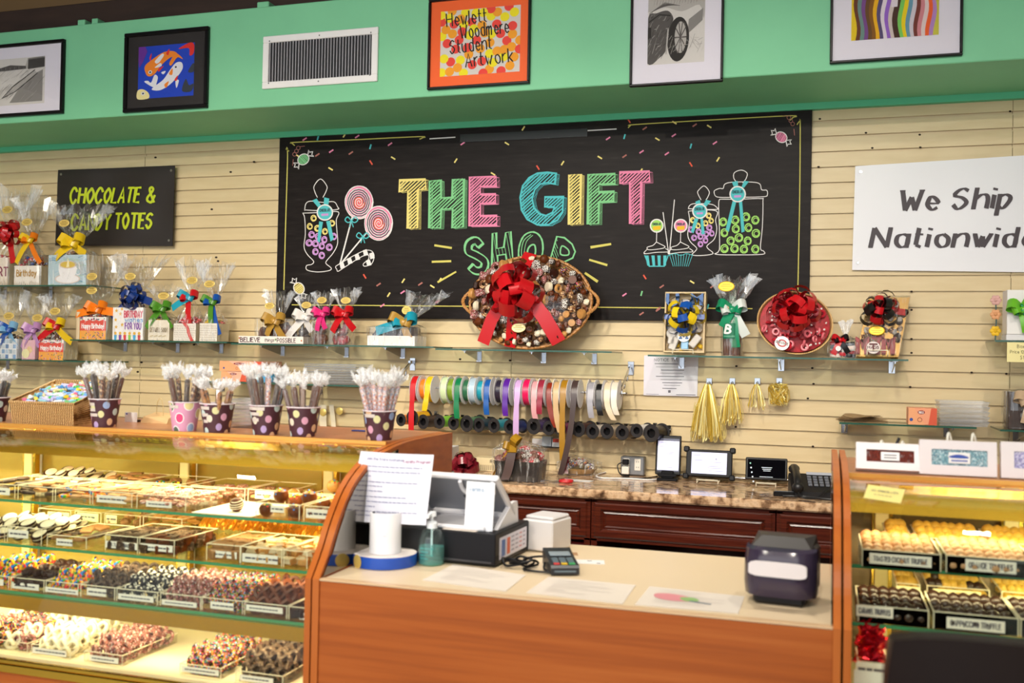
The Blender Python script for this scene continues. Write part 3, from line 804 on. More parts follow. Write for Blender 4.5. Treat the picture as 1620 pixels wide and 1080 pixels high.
rosette(pen, 1107, 334, 10, CY, [[(1100, 319), (1107, 316), (1110, 325), (1103, 328)], [(1117, 316), (1125, 318), (1117, 327), (1112, 325)], [(1099, 345), (1105, 346), (1097, 369), (1093, 366)], [(1108, 346), (1112, 345), (1115, 370), (1110, 371)]])
pen.stroke(smoothp([(1167, 290), (1161, 282), (1162, 273), (1173, 269), (1182, 274), (1180, 283), (1175, 289)], 5), 1.2, WH)
pen.stroke(smoothp([(1131, 309), (1130, 302), (1138, 298), (1144, 298), (1147, 291), (1160, 288), (1190, 288), (1202, 291), (1205, 300), (1213, 301), (1214, 308), (1208, 311), (1170, 312), (1138, 312), (1131, 309)], 5), 1.2, WH)
pen.stroke(smoothp([(1141, 315), (1137, 320), (1138, 360), (1138, 395), (1132, 402), (1170, 403), (1207, 402), (1208, 397), (1203, 392), (1206, 360), (1207, 318), (1204, 314), (1170, 315), (1141, 315)], 4), 1.2, WH)
candyring(pen, [(1144, 351), (1163, 348), (1180, 343), (1195, 348), (1146, 368), (1164, 362), (1184, 360), (1196, 369), (1156, 381), (1169, 376), (1183, 381), (1146, 393), (1162, 393), (1177, 394), (1195, 394)], 5.4, LM, 2)
rosette(pen, 1167, 307, 11, CY, [[(1158, 288), (1167, 286), (1168, 297), (1161, 296)], [(1177, 286), (1185, 287), (1177, 297), (1173, 296)], [(1159, 318), (1165, 318), (1153, 367), (1148, 363)], [(1169, 318), (1174, 318), (1178, 366), (1173, 368)]])
cbpart('sweet_jar_drawings', pen)
# four wrapped sweets
for nm, cx, cy, an, c in (('mint', 480, 252, -.7, GR), ('pink', 1236, 217, .6, PK), ('lemon', 473, 456, 1.0, YE), ('teal', 1233, 457, -.5, CY)):
    pen = Pen(); ca, sa = math.cos(an), math.sin(an)
    q = lambda x, y: (cx+x*ca-y*sa, cy+x*sa+y*ca)
    P = [q(9.5*math.cos(a*PI/9), 8*math.sin(a*PI/9)) for a in range(18)]
    pen.hatch(P, an+1.5, 2.2, 1.7, c); pen.stroke(P, 1.4, WH, True)
    for s in (-1, 1): pen.stroke([q(s*9, 0), q(s*16, -6), q(s*15, -2), q(s*19, 0), q(s*15, 3), q(s*16, 7), q(s*9, 0)], 1.3, WH)
    cbpart('wrapped_sweet_drawing', pen)
obj('black_tape', MB().box(U(729, 222, CB-.0002)-org, U(929, 206, CB-.0012)-org), pm('tape_black', '0C0B0C', .25), t)
_a = [U(728, 212.5, CB-.0015)-org, U(929, 203, CB-.0015)-org, U(929, 215.5, CB-.0015)-org, U(728, 225, CB-.0015)-org]
t.children[-1].data = mesh('black_tape', MB().add([tuple(p) for p in _a]+[(p[0], p[1]+.0012, p[2]) for p in _a], [(0, 1, 2, 3), (4, 7, 6, 5), (0, 4, 5, 1), (1, 5, 6, 2), (2, 6, 7, 3), (3, 7, 4, 0)]), MATS['tape_black'])

# ================================================================== vinyl banners
def banner(name, label, q, m, wob, y0=-.012):
    """q: 4 photo corners TL TR BR BL; a slightly rippled sheet with thickness"""
    C = [U(*p, y0) for p in q]; o_ = np.array([C[3][0], 0, C[3][2]])
    t = thing(name, label, 'banner', o_)
    nx, nz = 36, 18
    def S(u, v):
        p = (C[0]*(1-u)+C[1]*u)*(1-v)+(C[3]*(1-u)+C[2]*u)*v-o_
        e = 4*u*(1-u)
        p[1] += -wob*(.55*math.sin(u*9+v*3)*e+.5*math.sin(v*7-u*5)*e+.4*math.exp(-((u-v*.5)**2)*40))*(.3+v*(1-v)*2.5)-abs(wob)*1.6
        return p
    mb = MB()
    for k, d in ((0, 0.0), (1, .0015)):
        mb.v += [tuple(S(i/nx, j/nz)+np.array([0, d, 0])) for j in range(nz+1) for i in range(nx+1)]
    n1 = (nx+1)*(nz+1)
    for j in range(nz):
        for i in range(nx):
            a = j*(nx+1)+i
            mb.f.append((a, a+1, a+nx+2, a+nx+1)); mb.f.append((a+n1, a+nx+1+n1, a+nx+2+n1, a+1+n1)); mb.m += [0, 0]
    obj('sheet', mb, m, t, smooth='open')
    for u, v in ((.03, .06), (.97, .06), (.97, .93), (.03, .93)):
        g = MB(); p = S(u, v); g.lathe([(.004, 0), (.0075, 0), (.0085, .0012), (.0075, .0024), (.004, .0024)], 14, T=Matrix.Translation((p[0], p[1], p[2])) @ Matrix.Rotation(PI/2, 4, 'X'))
        obj('grommet', g, pm('grommet_steel', 'B0AEA8', .25, 1), t, 1)
    def onto(a, b, d=.0034):
        w_ = U(a, b, y0)
        u = (w_[0]-C[3][0])/(C[2][0]-C[3][0]); v = (C[0][2]-w_[2])/(C[0][2]-C[3][2])
        u = min(1, max(0, u)); v = min(1, max(0, v)); p = S(u, v); return (w_[0]-o_[0], p[1]-d, w_[2]-o_[2])
    return t, onto
t, f = banner('vinyl_banner', 'black vinyl banner reading CHOCOLATE & CANDY TOTES in yellow-green letters', [(97, 270), (281, 263), (277, 390), (92, 389)], pm('black_vinyl', '2C2624', .36, spec=.5), .016)
pen = Pen()
write(pen, 'CHOCOLATE', 118, 322.5, -23, w=3.6, width=107, slant=.14, vx=(1, -.014), track=2.6)
write(pen, '&', 236, 320.5, -23, w=3.6, width=12, slant=.14)
write(pen, 'CANDY', 117, 364, -23, w=3.6, width=62, slant=.14, vx=(1, -.006), track=2.6)
write(pen, 'TOTES', 188, 362.5, -23, w=3.6, width=57, slant=.14, vx=(1, -.012), track=2.6)
obj('lettering', pen.to(f), pm('chartreuse_print', 'C6D620', .5), t)
t, f = banner('vinyl_banner', 'white vinyl banner reading We Ship Nationwide in dark italic letters', [(1353, 263), (1668, 243), (1664, 431), (1348, 427)], pm('white_vinyl', 'EDEDF2', .4), .003)
pen = Pen()
nib = (-.1, .28)
write(pen, 'We', 1424, 333.5, -31, w=7.8, width=58, slant=.16, vx=(1, -.03), nib=nib, track=2.0, serif=1.1, cap=False)
write(pen, 'Ship', 1506, 331, -32, w=7.8, width=92, slant=.22, vx=(1, -.02), nib=nib, track=2.2, serif=.9, cap=False)
write(pen, 'Nationwide', 1377, 391, -30, w=7.8, width=258, slant=.22, vx=(1, -.002), nib=nib, track=2.3, serif=.9, cap=False)
obj('lettering', pen.to(f), pm('banner_ink', '3B3036', .5), t)
# notice sheet
t = thing('notice_sheet', 'white printed notice headed NOTICE TO ALL, taped up under the glass shelf', 'notice', U(1018, 626, -.004))
o_ = U(1018, 626, -.004)
C = [U(1019, 562, -.004)-o_, U(1105, 561, -.004)-o_, U(1103, 627, -.004)-o_, U(1018, 625, -.004)-o_]
mb = MB().add([tuple(p) for p in C]+[(p[0], p[1]+.0012, p[2]) for p in C], [(0, 1, 2, 3), (4, 7, 6, 5), (0, 4, 5, 1), (1, 5, 6, 2), (2, 6, 7, 3), (3, 7, 4, 0)])
obj('sheet', mb, pm('notice_paper', 'E6E2EC', .6), t)
pen = Pen(); write(pen, 'NOTICE TO ALL', 1035, 571, -4, w=.7, width=50)
for k, (y, a, b) in enumerate([(575, 1036, 1075), (580, 1038, 1085), (585, 1046, 1082), (590, 1044, 1080), (595, 1038, 1082), (600, 1045, 1078), (605, 1048, 1079), (609, 1050, 1076), (614, 1048, 1070), (623, 1022, 1042), (624, 1070, 1100)]): pen.stroke([(a, y), (b, y+.5)], .5 if k % 2 else 1.0)
pen.fill([(1057, 617), (1061, 617), (1061, 621), (1057, 621)])
obj('print', pen.to(lambda a, b: U(a, b, -.0045)-o_), pm('print_grey', '6A6672', .7), t)
# ================================================================== soft goods: bows, cellophane, seals
CELLO = clear('cellophane', 'FFFFFF', 0.10, 0.02, 'FFFFFF', 0.12, 0.45, (90, 90, 10), 0.8)
CELLOW = clear('crinkled_cellophane', 'FFFFFF', 0.10, 0.30, 'FFFFFF', 0.2, 0.75, (220, 220, 70), 0.8)
GLASS = clear('shelf_glass', 'F1F8F4', 0.05, 0.0, fmax=0.85)
GEDGE = pm('glass_edge', '2F5A4C', 0.15)
CHROME = pm('chrome', 'B9BBC0', 0.16, 1.0)
ACRYL = clear('acrylic', 'FCFCFA', 0.012, 0.0, fmax=0.6)
ACEDGE = clear('acrylic_edge', 'FFFFFF', 0.06, 0.6, 'FFF6DC', 0.2)
GOLD = pm('gold_foil_seal', 'E6C870', 0.35, 0.3)
GOLDL = pm('gold_seal_print', '8A6A20', 0.4, 0.4)
def RB(name, h): return pm('ribbon_'+name, h, 0.28, spec=0.6)
RED, NAVY, ORANGE, YEL = RB('red', 'C4121C'), RB('navy', '12347E'), RB('orange', 'F07E12'), RB('yellow', 'E8C21A')
GRN, TEAL, BLUE, LILAC, PINK = RB('green', '4C8A24'), RB('teal', '1E9AB4'), RB('blue', '1650A8'), RB('lilac', 'B98AC0'), RB('pink', 'E2307E')
SKY, GLD, WHT, BLK, EMER, LIME, CHAMP, BURG = RB('sky', '7FB4DC'), RB('gold', 'B48A3A'), RB('white', 'E4E0DC'), RB('black', '161416'), RB('emerald', '0E8A5E'), RB('lime', '6FBE2E'), RB('champagne', 'CBB090'), RB('burgundy', '7A1626')
CHOC = pm('milk_chocolate', '5E2C0E', 0.4, var=0.18, vscale=60, spec=.3); DCHOC = pm('dark_chocolate', '2E140A', 0.36, var=0.2, vscale=60, spec=.3)
WCHOC = pm('white_chocolate', 'E8DCC0', 0.4); CARM = pm('caramel', 'C08A4A', 0.4, var=0.15, vscale=80)
SPRC = ['E23A2E', 'F2C21E', '2F7AD0', '4CA83A', 'F28A1E', 'F4F0EA', 'E86AA0']
SPR = sprinkle('rainbow_sprinkles', '3E2216', SPRC, 0.5, 330); SPRW = sprinkle('nonpareils', '3A2218', ['F4F0E8', 'E8E0D8'], 0.55, 420)
NUTS = ramp_mat('mixed_nuts', [(0, '4A2C1C'), (0.3, '7A4A2A'), (0.6, 'A87848'), (0.85, 'D8B88A')], 170, rough=.5, bump=.6)
REDCANDY = ramp_mat('red_sweets', [(0, 'A01420'), (0.35, 'D42030'), (0.7, 'F0E0E0'), (0.85, 'E8484A')], 120, rough=.3, bump=.4)
MIXCANDY = ramp_mat('wrapped_sweets', [(0, 'B03A2A'), (0.25, 'E8E4E0'), (0.45, '2F6AB0'), (0.6, 'F08A2A'), (0.75, '6B2A1A'), (0.9, 'F0C83A')], 70, rough=.25, bump=.4)

def loop(mb, c, d, up, L, w, fat=0.38, m=0, n=9):
    d = Vector(d).normalized(); up = Vector(up); s = d.cross(up)
    if s.length < 1e-3: s = d.orthogonal()
    s.normalize(); nrm = s.cross(d).normalized(); c = Vector(c); P = []
    for i in range(n+1):
        t = PI*i/n; P.append(c+d*(L*math.sin(t)**0.8)+nrm*(-L*fat*math.sin(2*t)))
    mb.strip(P, s, w, m)
    return mb
def pull_bow(mb, c, r, ms=(0,), n=20, w=None, front=(0, -1, 0)):
    """gift-wrap pompom bow: rings of loops opening towards the viewer"""
    F = Vector(front).normalized(); X = F.orthogonal().normalized(); X = Vector((1, 0, 0)) if abs(F.x) < .9 else X
    X = (X-F*X.dot(F)).normalized(); Y = F.cross(X); w = w or r*.38; c = Vector(c); k = 0
    for ring, (cnt, el) in enumerate(((max(6, n*2//5), .12), (max(5, n//3), .65), (max(3, n//5), 1.15))):
        for i in range(cnt):
            a = 2*PI*(i+.5*ring)/cnt+.7*(R()-.5)
            rad = X*math.cos(a)+Y*math.sin(a); e2 = el+.5*(R()-.5); d = rad*math.cos(e2)+F*math.sin(e2)
            loop(mb, c+F*r*.08*ring, d, F.cross(rad)*.8+rad*(.9*(R()-.5)), r*(1-.10*ring)*(.8+.3*R()), w, .32, ms[k % len(ms)]); k += 1
    return mb
def tied_bow(mb, c, size, ms=(0, 0), tails=((-.5, -1.0), (.5, -1.0)), w=None, tilt=0.0):
    c = Vector(c); w = w or size*.34
    for s in (-1, 1):
        d = Vector((s*math.cos(tilt), -.35, .42+s*math.sin(tilt)))
        loop(mb, c, d, (0, -.85, .45), size*.55, w, .36, ms[0 if s < 0 else -1])
        loop(mb, c, Vector((s*.9, -.75, -.05)), (0, -.9, .3), size*.42, w*.85, .3, ms[-1 if s < 0 else 0])
    for i, (tx, tz) in enumerate(tails):
        P = [c+Vector((tx*size*t, -.12*size*math.sin(t*2.6)-.02*size, tz*size*t)) for t in (0, .25, .5, .75, 1)]
        mb.strip(P, Vector((tz, .25, -tx)) if abs(tz) > abs(tx)*.2 else Vector((0, .2, 1)), w, ms[i % len(ms)])
    mb.sph(c+Vector((0, -.09*size, 0)), size*.13, 8, ms[0], (1, .8, 1.1))
    return mb
def flare(mb, c, r0, r1, h, lean=(0, 0), n=34, m=0, sy=.55, jag=.3):
    """fan of gathered film above the knot"""
    c = Vector(c); ph = [R() for _ in range(n)]; L = 4; b = len(mb.v); vs = []; fs = []
    for k in range(L+1):
        t = k/L
        for i in range(n):
            a = 2*PI*i/n; z = (1 if i % 2 else -1)
            r = (r0+(r1-r0)*t**.8)*(1+z*.22*t*(.4+ph[i])+.12*(ph[(i*7+k) % n]-.5))
            hh = h*t*(1+(jag*(ph[(i*3) % n]-.5) if k == L else 0))
            vs.append((c.x+r*math.cos(a)+lean[0]*t*h, c.y+r*sy*math.sin(a)+lean[1]*t*h, c.z+hh))
    for k in range(L):
        for i in range(n): fs.append((k*n+i, k*n+(i+1) % n, (k+1)*n+(i+1) % n, (k+1)*n+i))
    mb.add(vs, fs, m); return mb
def envelope(mb, w, d, h, knot, m=0, n=28, bulge=1.06):
    """film wrapped round a body w x d x h, drawn in to the knot above"""
    vs = []; fs = []; kz = knot[2]; zs = [0.002, h*.5, h, h+(kz-h)*.35, h+(kz-h)*.7, kz]; fr = [1.0, bulge, 1.04, .80, .42, .06]
    for k, (z, f) in enumerate(zip(zs, fr)):
        for i in range(n):
            a = 2*PI*i/n; ca, sa = math.cos(a), math.sin(a)
            q = 1/max(abs(ca), abs(sa)) if k < 3 else 1/max(abs(ca), abs(sa))**.4
            wob = 1+.05*(R()-.5)+(.07*(1 if i % 2 else -1) if 2 < k < 5 else 0)
            t = max(0, (z-h)/(kz-h)) if kz > h else 0
            vs.append((ca*q*w/2*f*wob+knot[0]*t, sa*q*d/2*f*wob+knot[1]*t, z))
    for k in range(len(zs)-1):
        for i in range(n): fs.append((k*n+i, k*n+(i+1) % n, (k+1)*n+(i+1) % n, (k+1)*n+i))
    return mb.add(vs, fs, m)
SEALM = None
def seal_mb(c, w, h, ry=0.0):
    mb = MB(); T = TR(c, (PI/2+ry, 0, .05*(R()-.5)))
    mb.lathe([(w*.5, 0), (w*.5, .0012), (w*.46, .0022), (w*.43, .0016)], 24, 0, T, sy=h/w)
    for k, f in ((-1, .5), (0, .7), (1, .45)): mb.box((-w*f/2, k*h*.2-h*.03, .0017), (w*f/2, k*h*.2+h*.03, .0021), 1, T)
    return mb
def lumps(mb, w, d, z, r, n, ms, hgt=.4, jit=.3):
    for i in range(n):
        x, y = (R()-.5)*w, (R()-.5)*d; q = 1-((2*x/w)**2+(2*y/d)**2)*.5
        mb.sph((x, y, z+max(0, q)*hgt*w*R()**.5), r*(.7+.6*R()), 8, ms[i % len(ms)], (1, 1, .8), jit=jit)
    return mb
def px2loc(cx, yb, s, px, py): return ((px-cx)*s, (yb-py)*s)
def tote(mb, w, d, h, m=0, m2=1, lip=.004):
    t = .003
    mb.box((-w/2, -d/2, 0), (w/2, d/2, t), m2); mb.rbox((-w/2, -d/2, 0), (w/2, -d/2+t, h), .001, m)
    mb.rbox((-w/2, d/2-t, 0), (w/2, d/2, h), .001, m2); mb.box((-w/2, -d/2+t, 0), (-w/2+t, d/2-t, h), m2); mb.box((w/2-t, -d/2+t, 0), (w/2, d/2-t, h), m2)
    return mb
PCOL = {}
def PC(h): return pm('print_'+h, h, .6)
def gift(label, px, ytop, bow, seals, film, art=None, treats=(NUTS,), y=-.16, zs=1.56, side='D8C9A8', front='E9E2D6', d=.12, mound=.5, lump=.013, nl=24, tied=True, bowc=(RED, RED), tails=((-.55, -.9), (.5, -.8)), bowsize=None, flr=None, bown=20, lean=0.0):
    """a wrapped gift: printed tote + treats + film + bow + seal; px = (x0,x1,ybottom) of the tote in the photo, ytop its upper edge"""
    cx = (px[0]+px[1])/2; p = U(cx, px[2], y-d/2); s = mpp(p); w = (px[1]-px[0])*s; h = (px[2]-ytop)*s
    t = thing('gift_tote', label, 'gift', (p[0], y, zs), None, None)
    L = lambda a, b: px2loc(cx, px[2], s, a, b)
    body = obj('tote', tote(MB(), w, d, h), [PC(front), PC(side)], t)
    if art:
        pen = Pen(); cols = art(pen, w, h)
        obj('front_print', pen.to(lambda a, b: (a-w/2, -d/2-.0012, b)), [PC(c) for c in cols], t)
    mb = lumps(MB(), w*.8, d*.7, h*.9, lump, nl, range(len(treats)), mound*.5); obj('treats', mb, list(treats), t, 1)
    kx, kz = L(*bow); kn = (kx, -d*.12, kz)
    mb = envelope(MB(), w*1.04, d*1.05, h, kn); r1, top = film[0]*s*1.22, (bow[1]-film[1])*s
    flare(mb, kn, .008, r1, top, (lean, 0)); obj('cellophane', mb, CELLO, t)
    mb = MB(); bs = (bowsize or 34)*s*.86
    bc = (kx, -d*.35, kz)
    if tied: tied_bow(mb, bc, bs, range(len(bowc)) if len(bowc) > 1 else (0, 0), tails)
    else:
        pull_bow(mb, bc, bs*.55, tuple(range(len(bowc))), bown)
        for tx, tz in tails: mb.strip([Vector(bc)+Vector((tx*bs*q, -.05*bs*math.sin(3*q), tz*bs*q)) for q in (0, .3, .6, 1)], Vector((tz, .1, -tx)), bs*.3, 0)
    obj('bow', mb, list(bowc), t, 'open')
    for sx, sz in seals:
        a, b = L(sx, sz); obj('gold_seal', seal_mb((a, -r1*.5-.012, b), 20*s, 12*s, -.15), [GOLD, GOLDL], t)
    return t

# ------------------------------------------------------------------ glass shelves
def glass_shelf(label, xa, xb, z, yd=.285, brackets=(), th=.008):
    t = thing('glass_shelf', label, 'shelf', (xa, 0, z), None, None)
    mb = MB(); w = xb-xa
    mb.add([(0, -yd, -th), (w, -yd, -th), (w, -.012, -th), (0, -.012, -th)], [(0, 1, 2, 3)], 0)
    mb.add([(0, -yd, 0), (w, -yd, 0), (w, -.012, 0), (0, -.012, 0)], [(0, 1, 2, 3)], 0)
    mb.add([(0, -yd, -th), (w, -yd, -th), (w, -yd, 0), (0, -yd, 0), (w, -.012, -th), (w, -.012, 0), (0, -.012, -th), (0, -.012, 0)], [(0, 1, 2, 3), (1, 4, 5, 2), (6, 0, 3, 7)], 1)
    obj('glass_pane', mb, [GLASS, GEDGE], t)
    for bx in brackets:
        x = bx-xa; b = MB()
        b.prism([(-.001, -th), (-yd*.82, -th), (-yd*.82, -th-.012), (-.012, -th-.055), (-.001, -th-.055)], x-.0025, x+.0025, 0, ax=0)
        b.rbox((x-.015, -.006, -th-.06), (x+.015, -.0008, -th), .001); b.rbox((x-.012, -yd*.84, -th-.004), (x+.012, -.004, -th-.0002), .001)
        obj('bracket', b, CHROME, t)
    return t
BX = lambda *q: [U(a, b, -.004)[0] for a, b in q]
glass_shelf('glass wall shelf holding the birthday totes beside the black banner', -5.0, U(146, 451, -.28)[0], 1.877, .285, BX((8, 460), (80, 460)))
glass_shelf('small glass shelf holding the checkered mug and pink pail', -5.0, U(155, 571, -.28)[0], 1.431, .285, BX((12, 578), (137, 578)))
glass_shelf('glass wall shelf under the BIRTHDAY wishes tote', U(112, 537, -.28)[0], U(360, 540, -.28)[0], 1.557, .285, BX((198, 545), (281, 545), (350, 546)))
glass_shelf('glass wall shelf under the wrapped chocolate figures', U(366, 543, -.28)[0], U(688, 550, -.28)[0]-.004, 1.550, .285, BX((447, 552), (548, 554), (637, 556)))
glass_shelf('glass wall shelf under the big chocolate basket', U(688, 550, -.28)[0]+.004, U(968, 556, -.28)[0], 1.541, .285, BX((758, 558), (860, 560), (940, 562)))
glass_shelf('glass wall shelf displaying the college gift boxes', U(1025, 562, -.28)[0], U(1437, 567, -.28)[0], 1.528, .285, BX((1078, 567), (1236, 570), (1411, 574)))
glass_shelf('glass shelf end holding the white box with green bow', U(1574, 541, -.28)[0], 1.35, 1.62, .285, BX((1640, 548),))
glass_shelf('glass shelf holding paper doilies and clear plastic tubs', U(1328, 665, -.28)[0], U(1545, 678, -.28)[0], 1.234, .285, BX((1336, 672), (1498, 682)))
glass_shelf('short glass shelf under the dark box with champagne bow', U(1582, 680, -.28)[0], 1.35, 1.228, .285, BX((1608, 690), (1700, 690)))
glass_shelf('glass shelf of orange glove boxes behind the pretzel buckets', U(322, 601, -.28)[0], U(575, 611, -.28)[0], 1.336, .285, BX((352, 612), (507, 614)))

# ------------------------------------------------------------------ gifts on the shelves
def art_text(lines, base=None, deco=None):
    def f(pen, w, h):
        cols = []
        if deco: cols += deco(pen, w, h)
        for tx, u, v, hh, wd, c in lines:
            if c not in cols: cols.append(c)
            write(pen, tx, w*u, h*v, h*hh, width=w*wd, m=cols.index(c), align='c', w=h*hh*.17)
        return cols
    return f
def deco_hb(pen, w, h):
    pen.fill([(0, 0), (w, 0), (w, h*.42), (0, h*.42)], 0); pen.fill([(0, h*.4), (w, h*.4), (w, h*.82)]+[(w*(1-k/8), h*(.82+.06*(k % 2))) for k in range(9)], 1)
    for k in range(30): pen.disc((w*R(), h*.36*R()), h*.03, 2+k % 4, 6)
    for k in range(16): pen.disc((w*R(), h*(.86+.12*R())), h*.035, 2+k % 4, 6)
    return ['F0A63A', 'E0402E', '3A9A4A', '7A3AA0', 'E8508A', '2A2A3A', 'FFFFFF']
HB = art_text([('Happy Birthday!', .5, .50, .2, .86, 'FFFFFF')], deco=deco_hb)
def deco_candles(pen, w, h):
    C = ['3AA8DC', '7A3AA0', 'D8202A', '8CC83A', '3AA8DC', 'C8323A']
    for k, c in enumerate(C):
        x = w*(.1+.157*k); pen.fill([(x-w*.05, h*.16), (x+w*.05, h*.16), (x+w*.035, 0), (x-w*.035, 0)], k); pen.disc((x, h*.21), w*.045, 6, 10, h*.05)
    for x, y in ((.12, .9), (.25, .8), (.1, .62), (.32, .47), (.12, .40), (.3, .95)):
        P = [(w*x+w*(.06 if i % 2 == 0 else .026)*math.sin(i*PI/5), h*y+w*(.06 if i % 2 == 0 else .026)*math.cos(i*PI/5)) for i in range(10)]; pen.fill(P, 6)
    return C+['E8B42A']
BW = art_text([('BIRTHDAY', .68, .70, .19, .60, 'D03A5A'), ('wishes', .70, .56, .13, .58, '5A9AD8'), ('FOR YOU', .68, .34, .19, .52, '8A4AB0')], deco=deco_candles)
def deco_gold(pen, w, h):
    for k in range(26): x = w*(k+.5)/26; pen.stroke([(x, 0), (x, h*(.1+.16*R()))], w*.012, k % 2)
    return ['8A7A6A', 'C8B48A']
BG = art_text([('Birthday', .5, .48, .30, .78, 'B88A2A')], deco=deco_gold)
def deco_tea(pen, w, h):
    random.seed(11)
    for k in range(46):
        x, y = w*R(), h*R(); pen.stroke(smoothp([(x, y), (min(w, x+w*.1), y+h*.03), (min(w, x+w*.16), y)], 3), h*.03, k % 4)
    pen.disc((w*.52, h*.22), w*.34, 4, 24, h*.16); pen.disc((w*.52, h*.22), w*.30, 5, 24, h*.13)
    pen.fill(smoothp([(w*.28, h*.66), (w*.30, h*.4), (w*.42, h*.2), (w*.62, h*.2), (w*.74, h*.4), (w*.76, h*.66)], 4), 5)
    pen.disc((w*.52, h*.68), w*.24, 4, 24, h*.13); pen.disc((w*.52, h*.68), w*.20, 6, 24, h*.10); pen.ring((w*.80, h*.46), w*.07, w*.02, 5)
    pen.fill([(w*.48, h*.6), (w*.56, h*.6), (w*.53, h*.9)], 7)
    return ['8FB8CE', 'A8C8B8', 'C8D8DE', '6A9AB8', 'D8C8C0', 'F0EEF0', 'D8B83A', 'F4E8B0']
def deco_script(pen, w, h):
    for r in range(7):
        x = w*.04
        while x < w*.92: l = w*(.04+.1*R()); pen.stroke(smoothp([(x, h*(.1+.125*r)), (x+l*.3, h*(.13+.125*r)), (x+l*.6, h*(.09+.125*r)), (x+l, h*(.11+.125*r))], 2), h*.016, 0); x += l+w*.03
    return ['A09486', 'D0342E']
def deco_rib(pen, w, h):
    c = deco_script(pen, w, h); pen.stroke(smoothp([(w*.5, h), (w*.64, h*.75), (w*.7, h*.45), (w*.84, h*.05)], 5), w*.13, 1); return c
def deco_tile(pen, w, h):
    C = ['B8CCE0', '7FA4CC', 'E4EAF0', '5A82B4', 'C8D4DC', '9AB0C0']
    for i in range(6):
        for j in range(4): pen.fill([(w*(i+.1)/6, h*(j+.1)/4), (w*(i+.9)/6, h*(j+.1)/4), (w*(i+.9)/6, h*(j+.9)/4), (w*(i+.1)/6, h*(j+.9)/4)], (i*5+j*3) % 6)
    return C
random.seed(21)
gift('cream and pink birthday tote at the shelf end, under a glossy red pull bow', (-24, 15, 450), 405, (14, 366), [(20, 331)], (34, 296), art_text([('BIRT', .62, .35, .3, .8, '8A2A4A')], deco=deco_gold), (MIXCANDY, REDCANDY), zs=1.877, front='EDE0D0', tied=False, bowc=(RED,), bowsize=46, tails=((.2, -1.2),), bown=24)
gift('cream tote with gold Birthday script, orange ribbon arched over it', (17, 66, 451), 419, (42, 378), [(45, 351)], (30, 312), BG, (MIXCANDY, RB('blue', '1650A8'), REDCANDY), zs=1.877, front='EFE8DE', tied=True, bowc=(YEL, ORANGE), tails=((-.75, -1.2), (.75, -1.2)), bowsize=36, mound=1.1, nl=40)
gift('painted teacup tote with a yellow mesh bow', (69, 142, 452), 403, (112, 385), [(110, 355)], (44, 326), deco_tea, (NUTS, SPR, DCHOC), zs=1.877, front='B4CCD6', tied=True, bowc=(YEL, YEL), bowsize=52, tails=((-.7, -.5), (.6, -.4)), lean=.12)
gift('blue and white checkered mug with blue and sky ribbons', (-14, 30, 567), 535, (10, 520), [(14, 499)], (22, 462), deco_tile, (SPR, DCHOC), zs=1.431, front='F0F2F6', side='DCE4EC', tied=True, bowc=(BLUE, SKY), bowsize=40)
gift('pink pail with teddy print and a lilac bow', (32, 57, 568), 537, (48, 521), [(60, 502)], (20, 470), lambda pen, w, h: (pen.disc((w*.6, h*.5), w*.22, 0, 14), pen.disc((w*.3, h*.3), w*.3, 1, 12), ['E8C890', 'EBE6B0'])[-1], (DCHOC, CHOC), zs=1.431, front='E8B8C4', side='E0AEBB', tied=True, bowc=(LILAC, LILAC), bowsize=38, lump=.009)
gift('lower Happy Birthday tote with red and yellow bow, beside the pink pail', (57, 104, 570), 538, (84, 516), [(90, 493)], (28, 468), HB, (CHOC, MIXCANDY, NUTS), zs=1.431, front='F6EEE8', tied=True, bowc=(RED, YEL), bowsize=42, tails=((-.9, -.7), (.95, -.7)), mound=.9, nl=36)
t = gift('upper Happy Birthday tote with orange bow and two gold seals', (122, 171, 536), 500, (150, 488), [(152, 437), (152, 459)], (40, 406), HB, (SPR, SPRW, REDCANDY), zs=1.557, front='F6EEE8', tied=True, bowc=(ORANGE, ORANGE), bowsize=44, tails=((-1.0, -.2), (.9, -.1)), mound=.6)
s_ = mpp(U(146, 536, -.22)); mb = MB(); mb.box((-.5*49*s_-.028, -.06, 0), (-.5*49*s_-.004, .05, 44*s_))
obj('crate_side', mb, ramp_mat('pale_crate', [(.3, 'CDB590'), (.7, 'E0CDAA')], 20, 'noise', stretch=(1, 1, .1)), t)
gift('white BIRTHDAY wishes FOR YOU tote with candles and a navy pull bow', (173, 230, 537), 485, (209, 466), [(213, 437)], (40, 405), BW, (SPR, NUTS, CHOC), zs=1.557, front='F4F2F2', tied=False, bowc=(NAVY,), bowsize=48, tails=((-1.0, -.9), (.8, -.25)), bown=22)
gift('cream get well tote with a green bow', (231, 270, 538), 505, (252, 487), [(259, 467)], (24, 450), art_text([('GET WELL SOON', .5, .42, .2, .84, '9A8A70')], deco=lambda p, w, h: ([p.stroke([(w*(.1+.2*k), h*.2), (w*(.25+.2*k), h*.25)], h*.05, 0) for k in range(4)], ['C8B890'])[1]), (SPR, DCHOC, YEL), zs=1.557, front='E9E0CE', tied=True, bowc=(GRN, GRN), bowsize=40, tails=((-.75, -.9), (.6, -.9)))
gift('script-paper tote of red sweets with a printed red ribbon and teal-red bow', (271, 312, 539), 511, (295, 470), [(304, 443)], (24, 412), deco_rib, (REDCANDY, REDCANDY), zs=1.557, front='EEE8DE', tied=True, bowc=(TEAL, RED), bowsize=40, tails=((-.85, -.5), (.1, -1.3)), mound=.9, nl=34)
